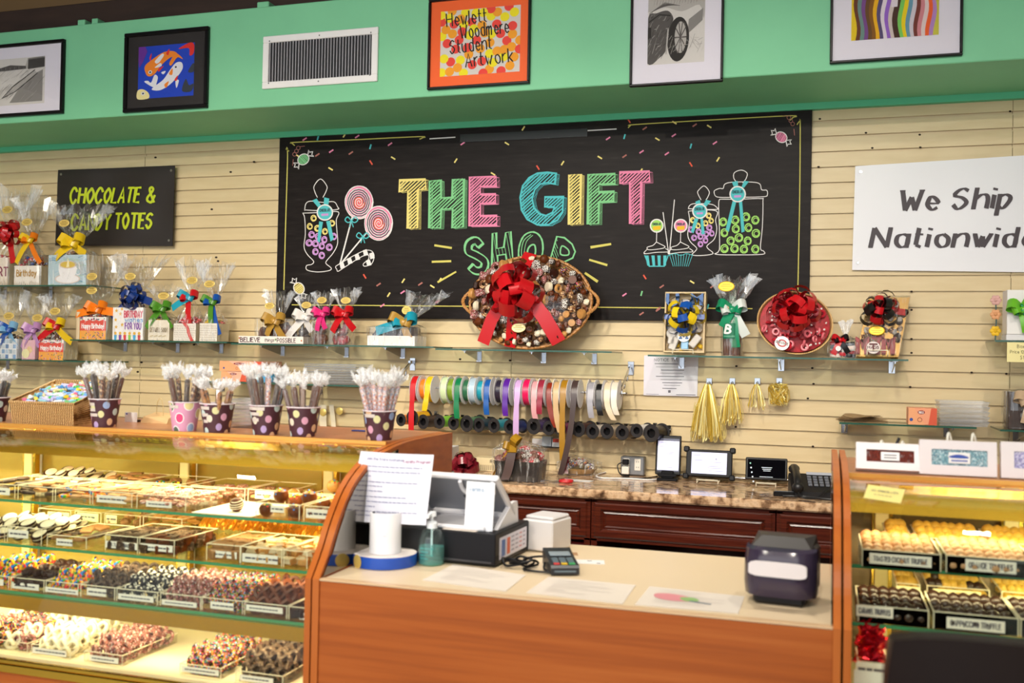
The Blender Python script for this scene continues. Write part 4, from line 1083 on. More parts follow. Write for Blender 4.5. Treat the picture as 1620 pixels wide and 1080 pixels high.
gift('script-paper tote with green and blue bow at the shelf corner', (313, 345, 539), 510, (331, 476), [(331, 448)], (26, 415), deco_script, (REDCANDY, YEL, REDCANDY), zs=1.557, front='EBE4D8', tied=True, bowc=(GRN, BLUE), bowsize=38, tails=((.05, -1.1), (.5, -1.6)), mound=.8, nl=30)

# BELIEVE tray
p = U(427, 545, -.24); s = mpp(p); W_ = 116*s
t = thing('printed_tray', 'white tray printed BELIEVE things POSSIBLE on the glass shelf', 'tray', (p[0], -.15, 1.550))
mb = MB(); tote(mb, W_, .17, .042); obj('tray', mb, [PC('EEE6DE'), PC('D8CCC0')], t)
pen = Pen(); x0 = -W_/2
write(pen, 'BELIEVE', x0+.012, .010, .023, w=.0045, width=.125, m=0); write(pen, 'things', x0+.165, .012, .018, w=.0022, width=.06, m=0, slant=.2); write(pen, 'POSSIBLE', x0+.245, .009, .023, w=.0033, width=.115, m=0)
pen.disc((x0+.236, .024), .006, 1, 8); pen.disc((x0+W_-.01, .02), .005, 2, 8); pen.disc((x0+.006, .03), .005, 2, 8)
obj('lettering', pen.to(lambda a, b: (a, -.0862, b)), [PC('4A2634'), PC('7A9A6A'), PC('C8784A')], t)

def wrapped(name, label, px, y, zs, body, bodym, bow, bowc, seal, film, d=.08, bowsize=36, tails=((-.5, -1), (.5, -.9)), lean=0.0, env=None, cat='gift'):
    """figure or slab in film; body(mb,w,h,d) builds it"""
    cx = (px[0]+px[1])/2; p = U(cx, px[3], y-d/2); s = mpp(p); w, h = (px[1]-px[0])*s, (px[3]-px[2])*s
    t = thing(name, label, cat, (p[0], y, zs)); L = lambda a, b: px2loc(cx, px[3], s, a, b)
    mb = MB(); body(mb, w, h, d); obj('chocolate', mb, bodym, t, 1)
    kx, kz = L(*bow); mb = MB(); envelope(mb, *(env or (w*1.08, d*1.1, h*.75)), (kx, -d*.1, kz)); flare(mb, (kx, -d*.1, kz), .008, film[0]*s, (bow[1]-film[1])*s, (lean, 0)); obj('cellophane', mb, CELLO, t)
    mb = MB(); tied_bow(mb, (kx, -d*.5, kz), bowsize*s*.88, tuple(range(len(bowc))) if len(bowc) > 1 else (0, 0), tails); obj('bow', mb, list(bowc), t, 'open')
    a, b = L(*seal); obj('gold_seal', seal_mb((a, -d*.5-film[0]*s*.35, b), 17*s, 11*s, -.2), [GOLD, GOLDL], t)
    return t
def slab(mb, w, h, d):
    for k in range(9): x = (-.42+.105*k)*w; hh = h*(.95-.9*abs(x/w)); mb.sph((x, (R()-.5)*d*.3, hh*.42), hh*.5, 10, 0, (.8*w*.22/hh, .7*d/hh, .95), jit=.2)
def bunny(mb, w, h, d):
    mb.sph((0, 0, h*.2), h*.2, 12, 0, (w*.48/(h*.2), d*.42/(h*.2), 1)); mb.sph((0, -d*.05, h*.48), h*.15, 12, 0, (w*.36/(h*.15), d*.4/(h*.15), 1))
    for q in (-1, 1): mb.tube([(q*w*.12, 0, h*.56), (q*w*.2, 0, h*.78), (q*w*.22, 0, h*.98)], w*.1, 8, rs=[w*.08, w*.12, w*.05]); mb.sph((q*w*.2, -d*.3, h*.08), h*.08, 8); mb.sph((q*w*.24, -d*.25, h*.3), h*.07, 8)
    mb.sph((0, -d*.45, h*.47), h*.03, 6, 1)
random.seed(31)
wrapped('wrapped_chocolate', 'chocolate slab mound in film with a gold mesh bow on the BELIEVE tray', (402, 462, 480, 531), -.15, 1.592-.036, slab, [CHOC], (434, 497), (GLD, GLD), (430, 473), (26, 450), .11, 44, ((-.3, -.6), (.5, -.7)))
wrapped('chocolate_figure', 'dark chocolate figure in film with a white organza bow on the tray end', (464, 489, 497, 538), -.15, 1.5535, bunny, [DCHOC, WHT], (482, 496), (WHT, WHT), (488, 477), (20, 462), .07, 42, ((-.8, -.9), (.4, -.6)))
wrapped('chocolate_figure', 'chocolate bunny with a hot pink bow, between the white and red bows', (490, 516, 494, 541), -.17, 1.550, bunny, [CHOC, WHT], (508, 492), (PINK, PINK), (512, 471), (20, 458), .07, 34, ((.3, -.8), (-.2, -.9)))
wrapped('chocolate_figure', 'red foiled chocolate bunny with a bright red bow', (518, 551, 500, 543), -.18, 1.550, bunny, [ramp_mat('foiled_bunny', [(.4, '6B3A2A'), (.6, 'A8303A')], 25, 'noise', rough=.3), WHT], (543, 494), (RED, RED), (551, 473), (24, 455), .08, 40, ((.6, -.7), (-.5, -.8)))
# chocolate shoe on a white box
p = U(618, 547, -.23); s = mpp(p)
t = thing('wrapped_chocolate_shoe', 'dark chocolate shoe on a white box with teal and gold bow', 'gift', (p[0], -.15, 1.550))
obj('white_box', MB().rbox((-41*s, -.08, 0), (41*s, .08, 16*s), .002), PC('F2EFEE'), t)
mb = MB(); P = [(-36, 17), (-30, 26), (-14, 33), (2, 35), (20, 31), (34, 30), (35, 18)]
mb.prism([(a*s, b*s) for a, b in smoothp(P, 4)], -.045, .045, 0)
mb.rbox((-37*s, -.05, 16*s), (36*s, .05, 19.5*s), .003, 0)
for k in range(5): mb.sph((-12*s+R()*8*s, -.046, (25+4*R())*s), .006, 6, 1)
obj('chocolate', mb, [DCHOC, SKY], t, .5)
mb = MB(); envelope(mb, 84*s, .17, 30*s, (19*s, -.01, 38*s)); flare(mb, (19*s, -.01, 38*s), .008, 34*s, 46*s, (.75, 0)); obj('cellophane', mb, CELLO, t)
mb = MB(); tied_bow(mb, (19*s, -.06, 37*s), 46*s, (1, 0), ((.25, -.55), (-1, -.3))); obj('bow', mb, [TEAL, GLD], t, 'open')
obj('gold_seal', seal_mb((22*s, -.05, 57*s), 16*s, 14*s, -.2), [GOLD, GOLDL], t)

# ------------------------------------------------------------------ the big oval basket
WICK = ramp_mat('wicker', [(0.2, '8A5426'), (0.5, 'C0803E'), (0.85, 'DDA45C')], 55, 'wave', rough=.5, detail=3)
cx, cz, yb = 838, 479, -.17
p0 = U(cx, cz, yb); s = mpp(p0); rx, rz = 100*s, 74*s
t = thing('chocolate_gift_basket', 'big oval wicker basket of assorted chocolates with a huge red bow', 'gift basket', (p0[0], yb, p0[2]+.005), (-.16, 0, 0))
mb = MB()
for k in range(6):
    q = 1-.035*k; yy = .0+.015*k
    mb.tube([(rx*1.0*q*math.cos(2*PI*i/48), yy, rz*q*math.sin(2*PI*i/48)) for i in range(48)], .008, 6, closed=True)
mb.lathe([(0, .085), (rx*.82, .085), (rx*.98, .0)], 40, 0, Matrix.Rotation(-PI/2, 4, 'X'), sy=rz/rx, caps=False)
for i in range(64):
    a = 2*PI*i/64; mb.tube([((rx+.003)*math.cos(a+.03*q), -.008*math.sin(q*PI/2), (rz+.003)*math.sin(a+.03*q)) for q in range(4)], .0045, 5)
obj('basket', mb, WICK, t, 1)
for sgn in (-1, 1):
    mb = MB()
    for ph in (0, 1, 2): mb.tube([(sgn*(rx*.93+.06*math.sin(PI*k/14)+.005*math.cos(k*1.4+ph*2.1)), -.01+.005*math.sin(k*1.4+ph*2.1), .05-.0+(-.16+.02)*k/14+.02) for k in range(15)], .0055, 6)
    obj('handle', mb, WICK, t, 1)
PIECES = [CHOC, DCHOC, WCHOC, SPR, SPRW, NUTS, CARM, sprinkle('pink_nonpareils', '7A4A3A', ['D88A94', 'E8DCD8', 'A85C66'], .34, 380)]
random.seed(17); pts = []
for i in range(4000):
    a, q = 2*PI*R(), math.sqrt(R())*.95; x, z = rx*q*math.cos(a), rz*q*math.sin(a)
    if all((x-b[0])**2+(z-b[1])**2 > (.034 if z > -rz*.5 else .025)**2 for b in pts): pts.append((x, z))
    if len(pts) > 140: break
kinds = []
def pc_ball(): return mesh('bonbon', MB().lathe([(0, -.4), (.75, -.35), (1, 0), (.8, .5), (.4, .72), (0, .8)], 12), CHOC, 1)
BASEM = {}
def piece_mesh(k, m):
    key = (k, m.name)
    if key in BASEM: return BASEM[key]
    mb = MB()
    if k == 0: mb.lathe([(0, -.4), (.75, -.35), (1, 0), (.8, .5), (.4, .72), (0, .8)], 12)
    elif k == 1: mb.rbox((-.9, -.9, -.5), (.9, .9, .6), .25)
    elif k == 2: mb.tube([(.75*math.cos(2*PI*i/14), .75*math.sin(2*PI*i/14), .05) for i in range(14)], .38, 7, closed=True)
    elif k == 3: mb.sph((0, 0, .1), 1.0, 10, 0, (1.15, .8, .7), jit=.4); mb.sph((.5, .3, .4), .5, 8, jit=.4)
    elif k == 4: mb.lathe([(0, -.4), (.95, -.4), (1, .15), (.9, .4), (0, .42)], 14)
    mb.v = [(a*.02, b*.02, c*.02) for a, b, c in mb.v]; BASEM[key] = mesh('piece', mb, m, 1); return BASEM[key]
for i, (x, z) in enumerate(pts):
    if i >= 100:
        continue
    m = PIECES[int(R()*8)] if z > -rz*.5 else (DCHOC, CHOC, DCHOC, WCHOC, SPRW)[i % 5]
    o = obj('chocolate', piece_mesh(i*7 % 5, m), None, t); r = .023*(.8+.5*R()) if z > -rz*.5 else .016
    q = math.sqrt((x/rx)**2+(z/rz)**2)
    o.location = (x, -.022-.035*(1-q*q), z); o.scale = (r*50,)*3; o.rotation_euler = (PI/2+.5*(R()-.5), .5*(R()-.5), 6*R())
mb = MB(); mb2 = []
for i, (x, z) in enumerate(pts):
    q = math.sqrt((x/rx)**2+(z/rz)**2)
    if i >= 100: mb.sph((x, -.018-.033*(1-q*q), z), .016*(.8+.4*R()), 9, i % 8, (1, .8, 1), jit=.25)
for i in range(260):
    a, q = 2*PI*R(), math.sqrt(R())*.95; mb.sph((rx*q*math.cos(a), -.008-.03*(1-q*q), rz*q*math.sin(a)), .015, 6, (0, 1, 1, 5)[i % 4], (1, .6, 1), jit=.4)
o = obj('chocolate_assortment', mb, PIECES, t, 1); o['kind'] = 'stuff'
n = 40; mb = MB(); vs = [(0, -.082, 0)]
for k in range(1, 7):
    for i in range(n):
        a = 2*PI*i/n; q = k/6*1.0; vs.append((rx*q*math.cos(a), -.082+.075*q*q+.004*(R()-.5), rz*q*math.sin(a)))
fs = [(0, 1+i, 1+(i+1) % n) for i in range(n)]+[(1+k*n+i, 1+k*n+(i+1) % n, 1+(k+1)*n+(i+1) % n, 1+(k+1)*n+i) for k in range(5) for i in range(n)]
mb.add(vs, fs); obj('cellophane', mb, clear('taut_film', 'FFFFFF', .04, .0, rough=.06, streak=.10, sscale=(70, 70, 70)), t)
mb = MB(); bx, bz = (822-cx)*s, (cz-470)*s
L = lambda a, b: Vector(((a-cx)*s, 0, (cz-b)*s))
def rib(P, w, ym=-.09):
    Q = [L(*q) for q in P]
    out = []
    for q in Q:
        e = min(1, (q.x/rx)**2+(q.z/rz)**2); out.append(Vector((q.x, ym+.07*e, q.z)))
    mb.strip(out, [Vector((-(out[min(i+1, len(out)-1)]-out[max(i-1, 0)]).z, 0, (out[min(i+1, len(out)-1)]-out[max(i-1, 0)]).x)) for i in range(len(out))], w*s)
rib([(822, 455), (828, 430), (836, 401)], 21); rib([(820, 500), (817, 525), (812, 553)], 18)
rib([(800, 488), (783, 512), (768, 548)], 21, -.10); rib([(848, 482), (870, 508), (892, 545)], 23, -.10)
obj('ribbon', mb, RED, t, 'open')
mb = MB(); pull_bow(mb, (bx, -.09, bz), 46*s, (0,), 19, 25*s); obj('bow', mb, RED, t, 'open')
obj('gold_seal', seal_mb(L(829, 525)+Vector((0, -.07, 0)), 23*s, 15*s), [pm('pale_gold', 'E6D49A', .4, .3), GOLDL], t)
# ------------------------------------------------------------------ college gifts on the long shelf
def stand(t, w, d=.05):
    mb = MB()
    for q in (-1, 1): mb.tube([(q*w/2, .03, .012), (q*w/2, -d, .004), (q*w/2, -d-.008, .022)], .0025, 6)
    mb.tube([(-w/2, -d-.008, .022), (w/2, -d-.008, .022)], .0025, 6); mb.tube([(-w/2, .03, .006), (w/2, .03, .006)], .0025, 6)
    obj('display_stand', mb, ACEDGE, t)
GB, GY = pm('college_blue', '0E5A9E', .4), pm('maize', 'EEC21E', .4)
p = U(1080, 558, -.2); s = mpp(p); W_, H_ = 65*s, 102*s
t = thing('college_gift_box', 'tall box of cookies with blue U M letters and a blue and maize bow', 'gift', (p[0], -.15, 1.528), (-.12, 0, 0))
mb = MB(); b = .008; mb.box((-W_/2, .03, 0.012), (W_/2, .034, H_))
for a, c in (((-W_/2, .012), (W_/2, .012+b)), ((-W_/2, H_-b), (W_/2, H_)), ((-W_/2, .012+b), (-W_/2+b, H_-b)), ((W_/2-b, .012+b), (W_/2, H_-b))): mb.rbox((a[0], -.02, a[1]), (c[0], .03, c[1]), .001)
obj('tray', mb, pm('pale_wood', 'D6BE94', .6), t)
mb = MB(); random.seed(4)
for i in range(60): mb.sph(((R()-.5)*W_*.85, .012, .02+b+R()*(H_-.05)), .012, 6, 0, (1, .6, 1), jit=.5)
obj('paper_shred', mb, [ramp_mat('maize_shred', [(0, 'C89A10'), (.4, 'E8BE20'), (.7, 'F6D84A')], 400, bump=.8)], t)
CK = ramp_mat('striped_cookie', [(.0, '3A2A22'), (.5, 'EDE6DC')], 160, 'wave', rough=.45, detail=.5, stretch=(1, 1, 1))
for (x, z, r_) in ((-.23, .66, .5), (.28, .7, .4), (-.28, .45, -.3), (.3, .45, 1.0), (-.3, .34, .2), (0, .8, .1)):
    o = obj('striped_cookie', MB().lathe([(0, -.012), (.028, -.012), (.031, 0), (.028, .012), (0, .012)], 16), CK, t, 1); o.location = (x*W_, -.008, z*H_); o.rotation_euler = (PI/2+.3*(R()-.5), 0, r_)
for (x, z, r_, m_) in ((-.25, .15, .35, 0), (.27, .19, .65, 0), (.02, .16, 0, 1), (-.3, .24, .1, 0)):
    o = obj('striped_bar', MB().rbox((-.018, -.012, -.034), (.018, .012, .034), .004), (CK, RB('sky', '7FB4DC'))[m_], t); o.location = (x*W_, -.012, z*H_+.01); o.rotation_euler = (0, r_, 0)
for ch, x in (('U', -.44), ('M', .18)):
    pen = Pen(); write(pen, ch, W_*x, H_*.80, H_*.16, w=.017, width=W_*.24); q = pen.to(lambda a, b_: (a, -.020, b_)); q2 = pen.to(lambda a, b_: (a, -.010, b_))
    q.v += q2.v; n = len(q2.v); q.f += [tuple(i+n for i in f) for f in q2.f]; q.m += q2.m
    obj('letter', q, GB, t)
mb = MB().rbox((-W_/2-.001, -.023, H_*.56), (W_/2+.001, -.0205, H_*.64), .0005); obj('ribbon_band', mb, BLUE, t)
mb = MB(); pull_bow(mb, (.002, -.026, H_*.60), 34*s, (0, 1), 22, 11*s); obj('bow', mb, [pm('ribbon_maize', 'F0D020', .28), BLUE], t, 'open')
mb = MB().lathe([(.032, 0), (.032, .002), (0, .002)], 26, 0, TR((.0, -.03, H_*.30), (PI/2, 0, 0))); o = obj('logo_disc', mb, WHITE, t)
pen = Pen(); pen.fill([(-.024, .018), (-.010, .018), (0, .006), (.010, .018), (.024, .018), (.024, .010), (.019, .010), (.019, -.010), (.024, -.010), (.024, -.018), (.008, -.018), (.008, -.010), (.011, -.010), (.011, .002), (0, -.010), (-.011, .002), (-.011, -.010), (-.008, -.010), (-.008, -.018), (-.024, -.018), (-.024, -.010), (-.019, -.010), (-.019, .010), (-.024, .010)], 0)
pen.fill([(-.026, -.003), (.026, -.003), (.026, .003), (-.026, .003)], 1)
obj('logo', pen.to(lambda a, b_: (a, -.0325-(.0004 if abs(b_) < .0035 else 0), b_+H_*.30)), [GB, GY], t)
stand(t, .10)
# film-wrapped bottle shape with green label
p = U(1156, 561, -.2); s = mpp(p)
t = thing('wrapped_bottle', 'cellophane wrapped bottle of pretzels with green B label and emerald bow', 'gift', (p[0], -.15, 1.528))
mb = MB(); random.seed(9)
for i in range(15): a = 2*PI*i/15; mb.tube([(.034*math.cos(a), .034*math.sin(a), .004), (.036*math.cos(a), .036*math.sin(a), .14), (.014*math.cos(a), .014*math.sin(a), .24)], .008, 6)
obj('pretzel_sticks', mb, [CHOC], t, 1)
obj('sprinkle_tube', MB().lathe([(.016, .235), (.017, .32), (.0, .33)], 12), sprinkle('white_green_sprinkle', '2F5A3A', ['F0EEE8', 'F0EEE8', '8AB89A'], .7, 420), t, 1)
mb = MB().lathe([(.048, .001), (.054, .05), (.054, .15), (.045, .19), (.020, .225)], 22, caps=False)
for i in range(len(mb.v)): v = mb.v[i]; q = 1+.06*(R()-.5); mb.v[i] = (v[0]*q, v[1]*q, v[2])
flare(mb, (0, 0, .225), .018, 36*s, 52*s, (.05, 0)); obj('cellophane', mb, clear('shiny_film', 'FFFFFF', .14, .03, 'FFFFFF', .1, .35, (120, 120, 12), .9), t)
mb = MB()
for k in range(9):
    a0 = -PI/2-.75+.12*k; a1 = a0+.12
    mb.add([(.057*math.cos(a0), .057*math.sin(a0), .085), (.057*math.cos(a1), .057*math.sin(a1), .085), (.057*math.cos(a1), .057*math.sin(a1), .16), (.057*math.cos(a0), .057*math.sin(a0), .16)], [(0, 1, 2, 3)])
obj('label', mb, pm('label_green', '00704E', .4), t, 'open')
pen = Pen(); write(pen, 'B', -.030, .112, .038, w=.010, width=.026, slant=.2, m=0); write(pen, 'CHOCOLATES', -.033, .093, .006, w=.0012, width=.052, m=1)
obj('lettering', pen.to(lambda a, b_: (a, -math.sqrt(max(0, .0585**2-a*a)), b_)), [WHITE, pm('label_mint', '8AD0B0', .5)], t)
mb = MB(); tied_bow(mb, (0, -.03, .225), 46*s, (0, 1), ((-.3, -.6), (.5, -.9), (.15, -1.3))); mb.sph((-.02, -.05, .23), .012, 8, 2)
obj('bow', mb, [EMER, pm('white_mesh_bow', 'DDE4E0', .5), RB('champagne', 'CBB090')], t, 'open')
obj('gold_seal', seal_mb((-.024, -.075, .335), 26*s, 17*s, -.25), [pm('bright_gold', 'E0B030', .35, .5), GOLDL], t)
# red round tray
p0 = U(1257, 510, -.19); s = mpp(p0); r = 57*s
t = thing('valentine_sweet_tray', 'round tray of red and pink sweets with a shiny red pull bow', 'gift', (p0[0], -.17, p0[2]), (-.18, .25, 0))
mb = MB(); mb.lathe([(0, .03), (r*.95, .03), (r, 0), (r+.006, -.003), (r+.004, .006), (r*.97, .036), (0, .036)], 44, 0, TR((0, 0, 0), (-PI/2, 0, 0)), sy=.86); obj('tray', mb, ramp_mat('basket_rim', [(.3, 'C8A060'), (.7, 'E2C084')], 40, 'wave', rough=.5), t, 1)
mb = MB(); mb.lathe([(0, -.012), (r*.6, -.008), (r*.95, .008), (r*.95, .028)], 40, 0, TR((0, 0, 0), (-PI/2, 0, 0)), sy=.86); obj('red_bed', mb, pm('red_tissue', 'A81C28', .5, var=.3, vscale=60), t, 1)
random.seed(12); SW = [pm('sweet_red', 'C02434', .3), pm('sweet_pink', 'E0707A', .3), pm('sweet_white', 'F0E6E0', .4)]
SWM = {(k, i): mesh('sweet', (MB().tube([(math.cos(2*PI*j/12), math.sin(2*PI*j/12), 0) for j in range(12)], .45, 6, closed=True) if k == 0 else MB().sph((0, 0, 0), 1, 9, 0, (1, 1, .7)) if k == 1 else MB().prism([(math.cos(a*PI/6), math.sin(a*PI/6)) for a in range(7)], -.35, .35, 0, ax=2)), SW[i], 1) for k in range(3) for i in range(3)}
cnt = 0
for i in range(3000):
    a, q = 2*PI*R(), math.sqrt(R())*.92; x, z = r*q*math.cos(a), r*.86*q*math.sin(a)
    if cnt >= 96: break
    white = R() < .55; k = 1 if white else (0, 2, 0)[cnt % 3]; sz = .0055 if white else .014
    o = obj('sweet', SWM[(k, 2 if white else cnt % 2)], None, t, loc=(x, -.012-.02*(1-q*q)-.0005, z), rot=(PI/2+.4*(R()-.5), .4*(R()-.5), 6*R())); o.scale = (sz,)*3; cnt += 1
mb = MB(); pull_bow(mb, (-.012, -.04, r*.24), 44*s, (0,), 26, 13*s); mb.strip([(-.02, -.045, .03), (-.024, -.05, -.04), (-.026, -.04, -.075)], (1, 0, 0), .035); mb.strip([(.0, -.04, .1), (-.004, -.02, r*.84)], (1, 0, 0), .03)
mb.strip([(0, -.038, .02), (.06, -.03, .05), (.1, -.016, .09)], (-.6, 0, 1), .02); obj('bow', mb, RED, t, 'open')
mb = MB().lathe([(.034, 0), (.034, .002), (0, .002)], 26, 0, TR((-.028, -.042, -r*.70), (PI/2, 0, 0))); obj('logo_disc', mb, WHITE, t)
pen = Pen(); pen.ring((0, 0), .019, .006, 0, 20, .015); write(pen, 'OHIO STATE', 0, -.004, .011, w=.0026, width=.056, m=1, align='c')
obj('logo', pen.to(lambda a, b_: (a-.028, -.0448-(.0003 if abs(b_) < .008 else 0), b_-r*.70)), [pm('scarlet', 'B81C2A', .5), BLK], t)
# small red cookie bag
p = U(1333, 564, -.2); s = mpp(p)
t = thing('cookie_bag', 'small bag of red and black wrapped cookies with white film top', 'gift', (p[0], -.17, 1.528))
ck = [pm('cookie_red', 'B8202C', .35), pm('cookie_black', '1A1618', .35), pm('cookie_cream', 'E8D4C8', .5)]
for i, (x, z, m) in enumerate(((-.03, .012, 2), (-.03, .03, 0), (-.028, .05, 1), (-.03, .068, 0), (.03, .012, 1), (.03, .03, 0), (.032, .05, 2), (.028, .068, 1), (0, .02, 0))):
    o = obj('cookie', MB().lathe([(0, -.008), (.026, -.008), (.028, 0), (.026, .008), (0, .008)], 16), ck[m], t, 1); o.location = (x, -.012+.02*(i % 2), z); o.rotation_euler = (.25*(R()-.5), .3*(R()-.5), 0)
mb = MB(); envelope(mb, .13, .07, .07, (.012, 0, .115)); obj('cellophane', mb, CELLO, t); mb = MB(); flare(mb, (.012, 0, .112), .010, .03, .065, n=20); obj('film_top', mb, CELLOW, t)
mb = MB(); tied_bow(mb, (-.012, -.035, .085), .075, (0, 1), ((-.4, -.9), (.5, -.8))); obj('bow', mb, [RED, BLK], t, 'open')
obj('round_label', MB().lathe([(.012, 0), (.012, .001), (0, .001)], 16, 0, TR((-.02, -.052, .045), (PI/2, 0, 0))), WHITE, t)
# brown leaning block with T logo
p = U(1388, 562, -.2); s = mpp(p)
t = thing('wrapped_chocolate_tray', 'leaning film-wrapped chocolate tray with red M letters and red-black bow', 'gift', (p[0], -.16, 1.530), (-.30, 0, 0))
L = lambda a, b: ((a-1388)*s, (562-b)*s)
pl = [L(1356, 560), L(1420, 560), L(1438, 459), L(1376, 459)]
mb = MB().prism(pl, -.01, .03, 0); obj('gold_tray', mb, pm('gold_board', 'B08A4A', .35, .6), t)
random.seed(44); BR_ = [CHOC, NUTS, DCHOC, CK]
for i in range(46):
    u, v = R(), R()*.72+.24; a = pl[0][0]*(1-v)+pl[3][0]*v+(pl[1][0]-pl[0][0])*(.06+.88*u); z = pl[3][1]*v
    o = obj('chocolate', piece_mesh(i % 5, BR_[i % 4]), None, t, loc=(a, -.016, z), rot=(PI/2, .4*(R()-.5), 6*R())); q = (.013+.004*R())*50; o.scale = (q, q, q)
for ch, x in (('M', 1357), ('T', 1380), ('M', 1396)):
    pen = Pen(); a, b = L(x, 555); write(pen, ch, a+.005, b, .072, w=.019, width=.045); q = pen.to(lambda c_, d_: (c_, -.030, d_)); q2 = pen.to(lambda c_, d_: (c_, -.012, d_)); n = len(q.v); q.v += q2.v; q.f += [tuple(i+n for i in f) for f in q2.f]; q.m += q2.m
    obj('letter', q, pm('red_letter', '9E2028', .45), t)
mb = MB(); vs = []; fs = []
for k, (d_, e) in enumerate(((.0, .004), (-.034, .0), (-.042, -.02))):
    for q in pl: cxm = sum(z[0] for z in pl)/4; vs.append((q[0]+(e if q[0] > cxm else -e), d_, q[1]+(e if q[1] > .05 else 0)))
for k in range(2):
    for i in range(4): fs.append((k*4+i, k*4+(i+1) % 4, k*4+4+(i+1) % 4, k*4+4+i))
fs.append((8, 9, 10, 11)); mb.add(vs, fs); obj('cellophane', mb, MATS['shiny_film'], t)
mb = MB(); a, b = L(1391, 486); pull_bow(mb, (a, -.05, b), 32*s, (0, 1), 20, 11*s); mb.strip([(a, -.045, b), (a+.06, -.044, b), (a+.115, -.03, b-.004)], (0, 0, 1), .032); obj('bow', mb, [RED, BLK], t, 'open')
a, b = L(1387, 521); obj('gold_seal', seal_mb((a, -.05, b), 25*s, 16*s), [MATS['bright_gold'], GOLDL], t)
a, b = L(1382, 549); obj('logo_disc', MB().lathe([(.030, 0), (.030, .002), (.026, .002), (.026, .0012), (0, .0012)], 24, 0, TR((a, -.046, b), (PI/2, 0, 0))), pm('logo_cream', 'E4D8D4', .5), t)
pen = Pen(); write(pen, 'T', a-.016, b-.016, .032, w=.008, width=.032, m=0); write(pen, 'MAGS', a, b-.006, .013, w=.0028, width=.05, m=0, align='c'); obj('logo', pen.to(lambda c_, d_: (c_, -.0485, d_)), pm('logo_maroon', '5A1018', .5), t)
stand(t, .09)
# white box with green bow, price tag, and flowers behind
p = U(1618, 538, -.22); s = mpp(p); x0 = U(1592, 538, -.22)[0]
t = thing('gift_box', 'white gift box with a lime green bow at the shelf end', 'gift', (x0+.09, -.17, 1.62))
mb = MB().rbox((-.09, -.06, .028), (.09, .06, .225), .002); obj('box', mb, PC('F0EDEA'), t); obj('lid_band', MB().rbox((-.0925, -.0625, 0), (.0925, .0625, .027), .002), PC('E2E0E2'), t)
mb = MB(); tied_bow(mb, (-.030, -.075, .135), .13, (0, 0), ((.15, -.75), (.5, -.8), (.35, .7)), w=.045); obj('bow', mb, [LIME], t, 'open')
mb = MB(); random.seed(2)
for k in range(14): mb.sph((-.055+.05*R(), -.092, .115+.04*R()), .008, 6, 0, jit=.5)
obj('sequin_knot', mb, pm('sequins', '4AB07A', .25, .6), t)
t = thing('price_tag', 'pale yellow price tag hanging from the glass shelf edge', 'price tag', (x0, -.29, 1.525))
obj('card', MB().box((-.008, -.001, 0), (.16, .0008, .086)), PC('F2E6A4'), t)
pen = Pen(); write(pen, 'Box / Bar', .07, .062, .014, w=.0016, width=.075, align='c'); write(pen, 'Price 12 Chocolate', .072, .038, .013, w=.0015, width=.135, align='c'); write(pen, '$10.00', .07, .014, .014, w=.0016, width=.05, align='c'); obj('lettering', pen.to(lambda a, b_: (a, -.0018, b_)), PC('6A6040'), t)
mb = MB(); mb.box((-.008, -.004, .086), (.16, .002, .096)); obj('tag_clip', mb, ACRYL, t)
t = thing('flower_pick', 'small pink and yellow flower pick beside the white gift box', 'ornament', (x0-.03, -.12, 1.62))
mb = MB(); mb.tube([(0, 0, 0), (.004, 0, .10), (0, 0, .19)], .003, 6); obj('stem', mb, pm('pick_stem', '3A5A5A', .5), t)
for nm, z, m in (('bloom', .185, 'D8A8A0'), ('bloom', .12, 'DCA070'), ('bloom', .045, 'F0C020')):
    mb = MB()
    for k in range(6): a = 2*PI*k/6; mb.sph((.014*math.cos(a), -.004, z+.014*math.sin(a)), .011, 7, 0, (1, .4, 1))
    mb.sph((0, -.006, z), .008, 7); obj(nm, mb, PC(m), t, 1)
# dark box with champagne bow
p = U(1610, 675, -.22)
t = thing('gift_box', 'dark brown gift box with champagne bow and gold bells', 'gift', (U(1596, 675, -.22)[0]+.08, -.17, 1.228))
obj('box', MB().rbox((-.085, -.06, 0), (.085, .06, .165), .003), pm('brown_box', '3A2A26', .35), t); mb = MB(); envelope(mb, .18, .13, .166, (.0, 0, .18)); obj('cellophane', mb, CELLO, t)
mb = MB(); tied_bow(mb, (.0, -.072, .125), .13, (0, 0), ((-.15, -.75), (.5, -.8)), w=.042); obj('bow', mb, [CHAMP], t, 'open')
mb = MB()
for a, b_ in ((-.01, .11), (.004, .1), (-.006, .09), (.02, .12), (.03, .118)): mb.sph((a, -.092, b_), .009, 8)
obj('bells', mb, pm('gold_bell', 'D8A02A', .2, 1), t, 1)
# ================================================================== ribbon rack on the wall
RX0, RX1 = -2.165, -0.945
def rackarm(mb, X, s):
    z0 = U(664, 572, 0)[2] if s < 0 else U(1010, 578, 0)[2]
    mb.rbox((X-.016, -.006, z0-.05), (X+.016, -.0008, z0+.02), .001); mb.rbox((X-.007, -.05, z0-.012), (X+.007, -.002, z0+.006), .001)
    mb.prism([(-.03, z0+.004), (-.03, z0-.014), (-.235, z0-.125), (-.245, z0-.105)], X-.003, X+.003, 0, ax=0)
    for k in range(3):
        y = -.09-.07*k; zz = z0-.045-.036*k
        mb.tube([(X, y, zz), (X, y-.004, zz-.030), (X, y-.016, zz-.034), (X, y-.024, zz-.022)], .0035, 6)
    return z0
t = thing('ribbon_rack', 'chrome wall rack carrying the row of white ribbon spools', 'rack', (RX0, 0, 1.30))
O = Vector((RX0, 0, 1.30))
mb = MB(); rackarm(mb, RX0, -1); mb.v = [tuple(Vector(v)-O) for v in mb.v]; obj('bracket_arm', mb, CHROME, t)
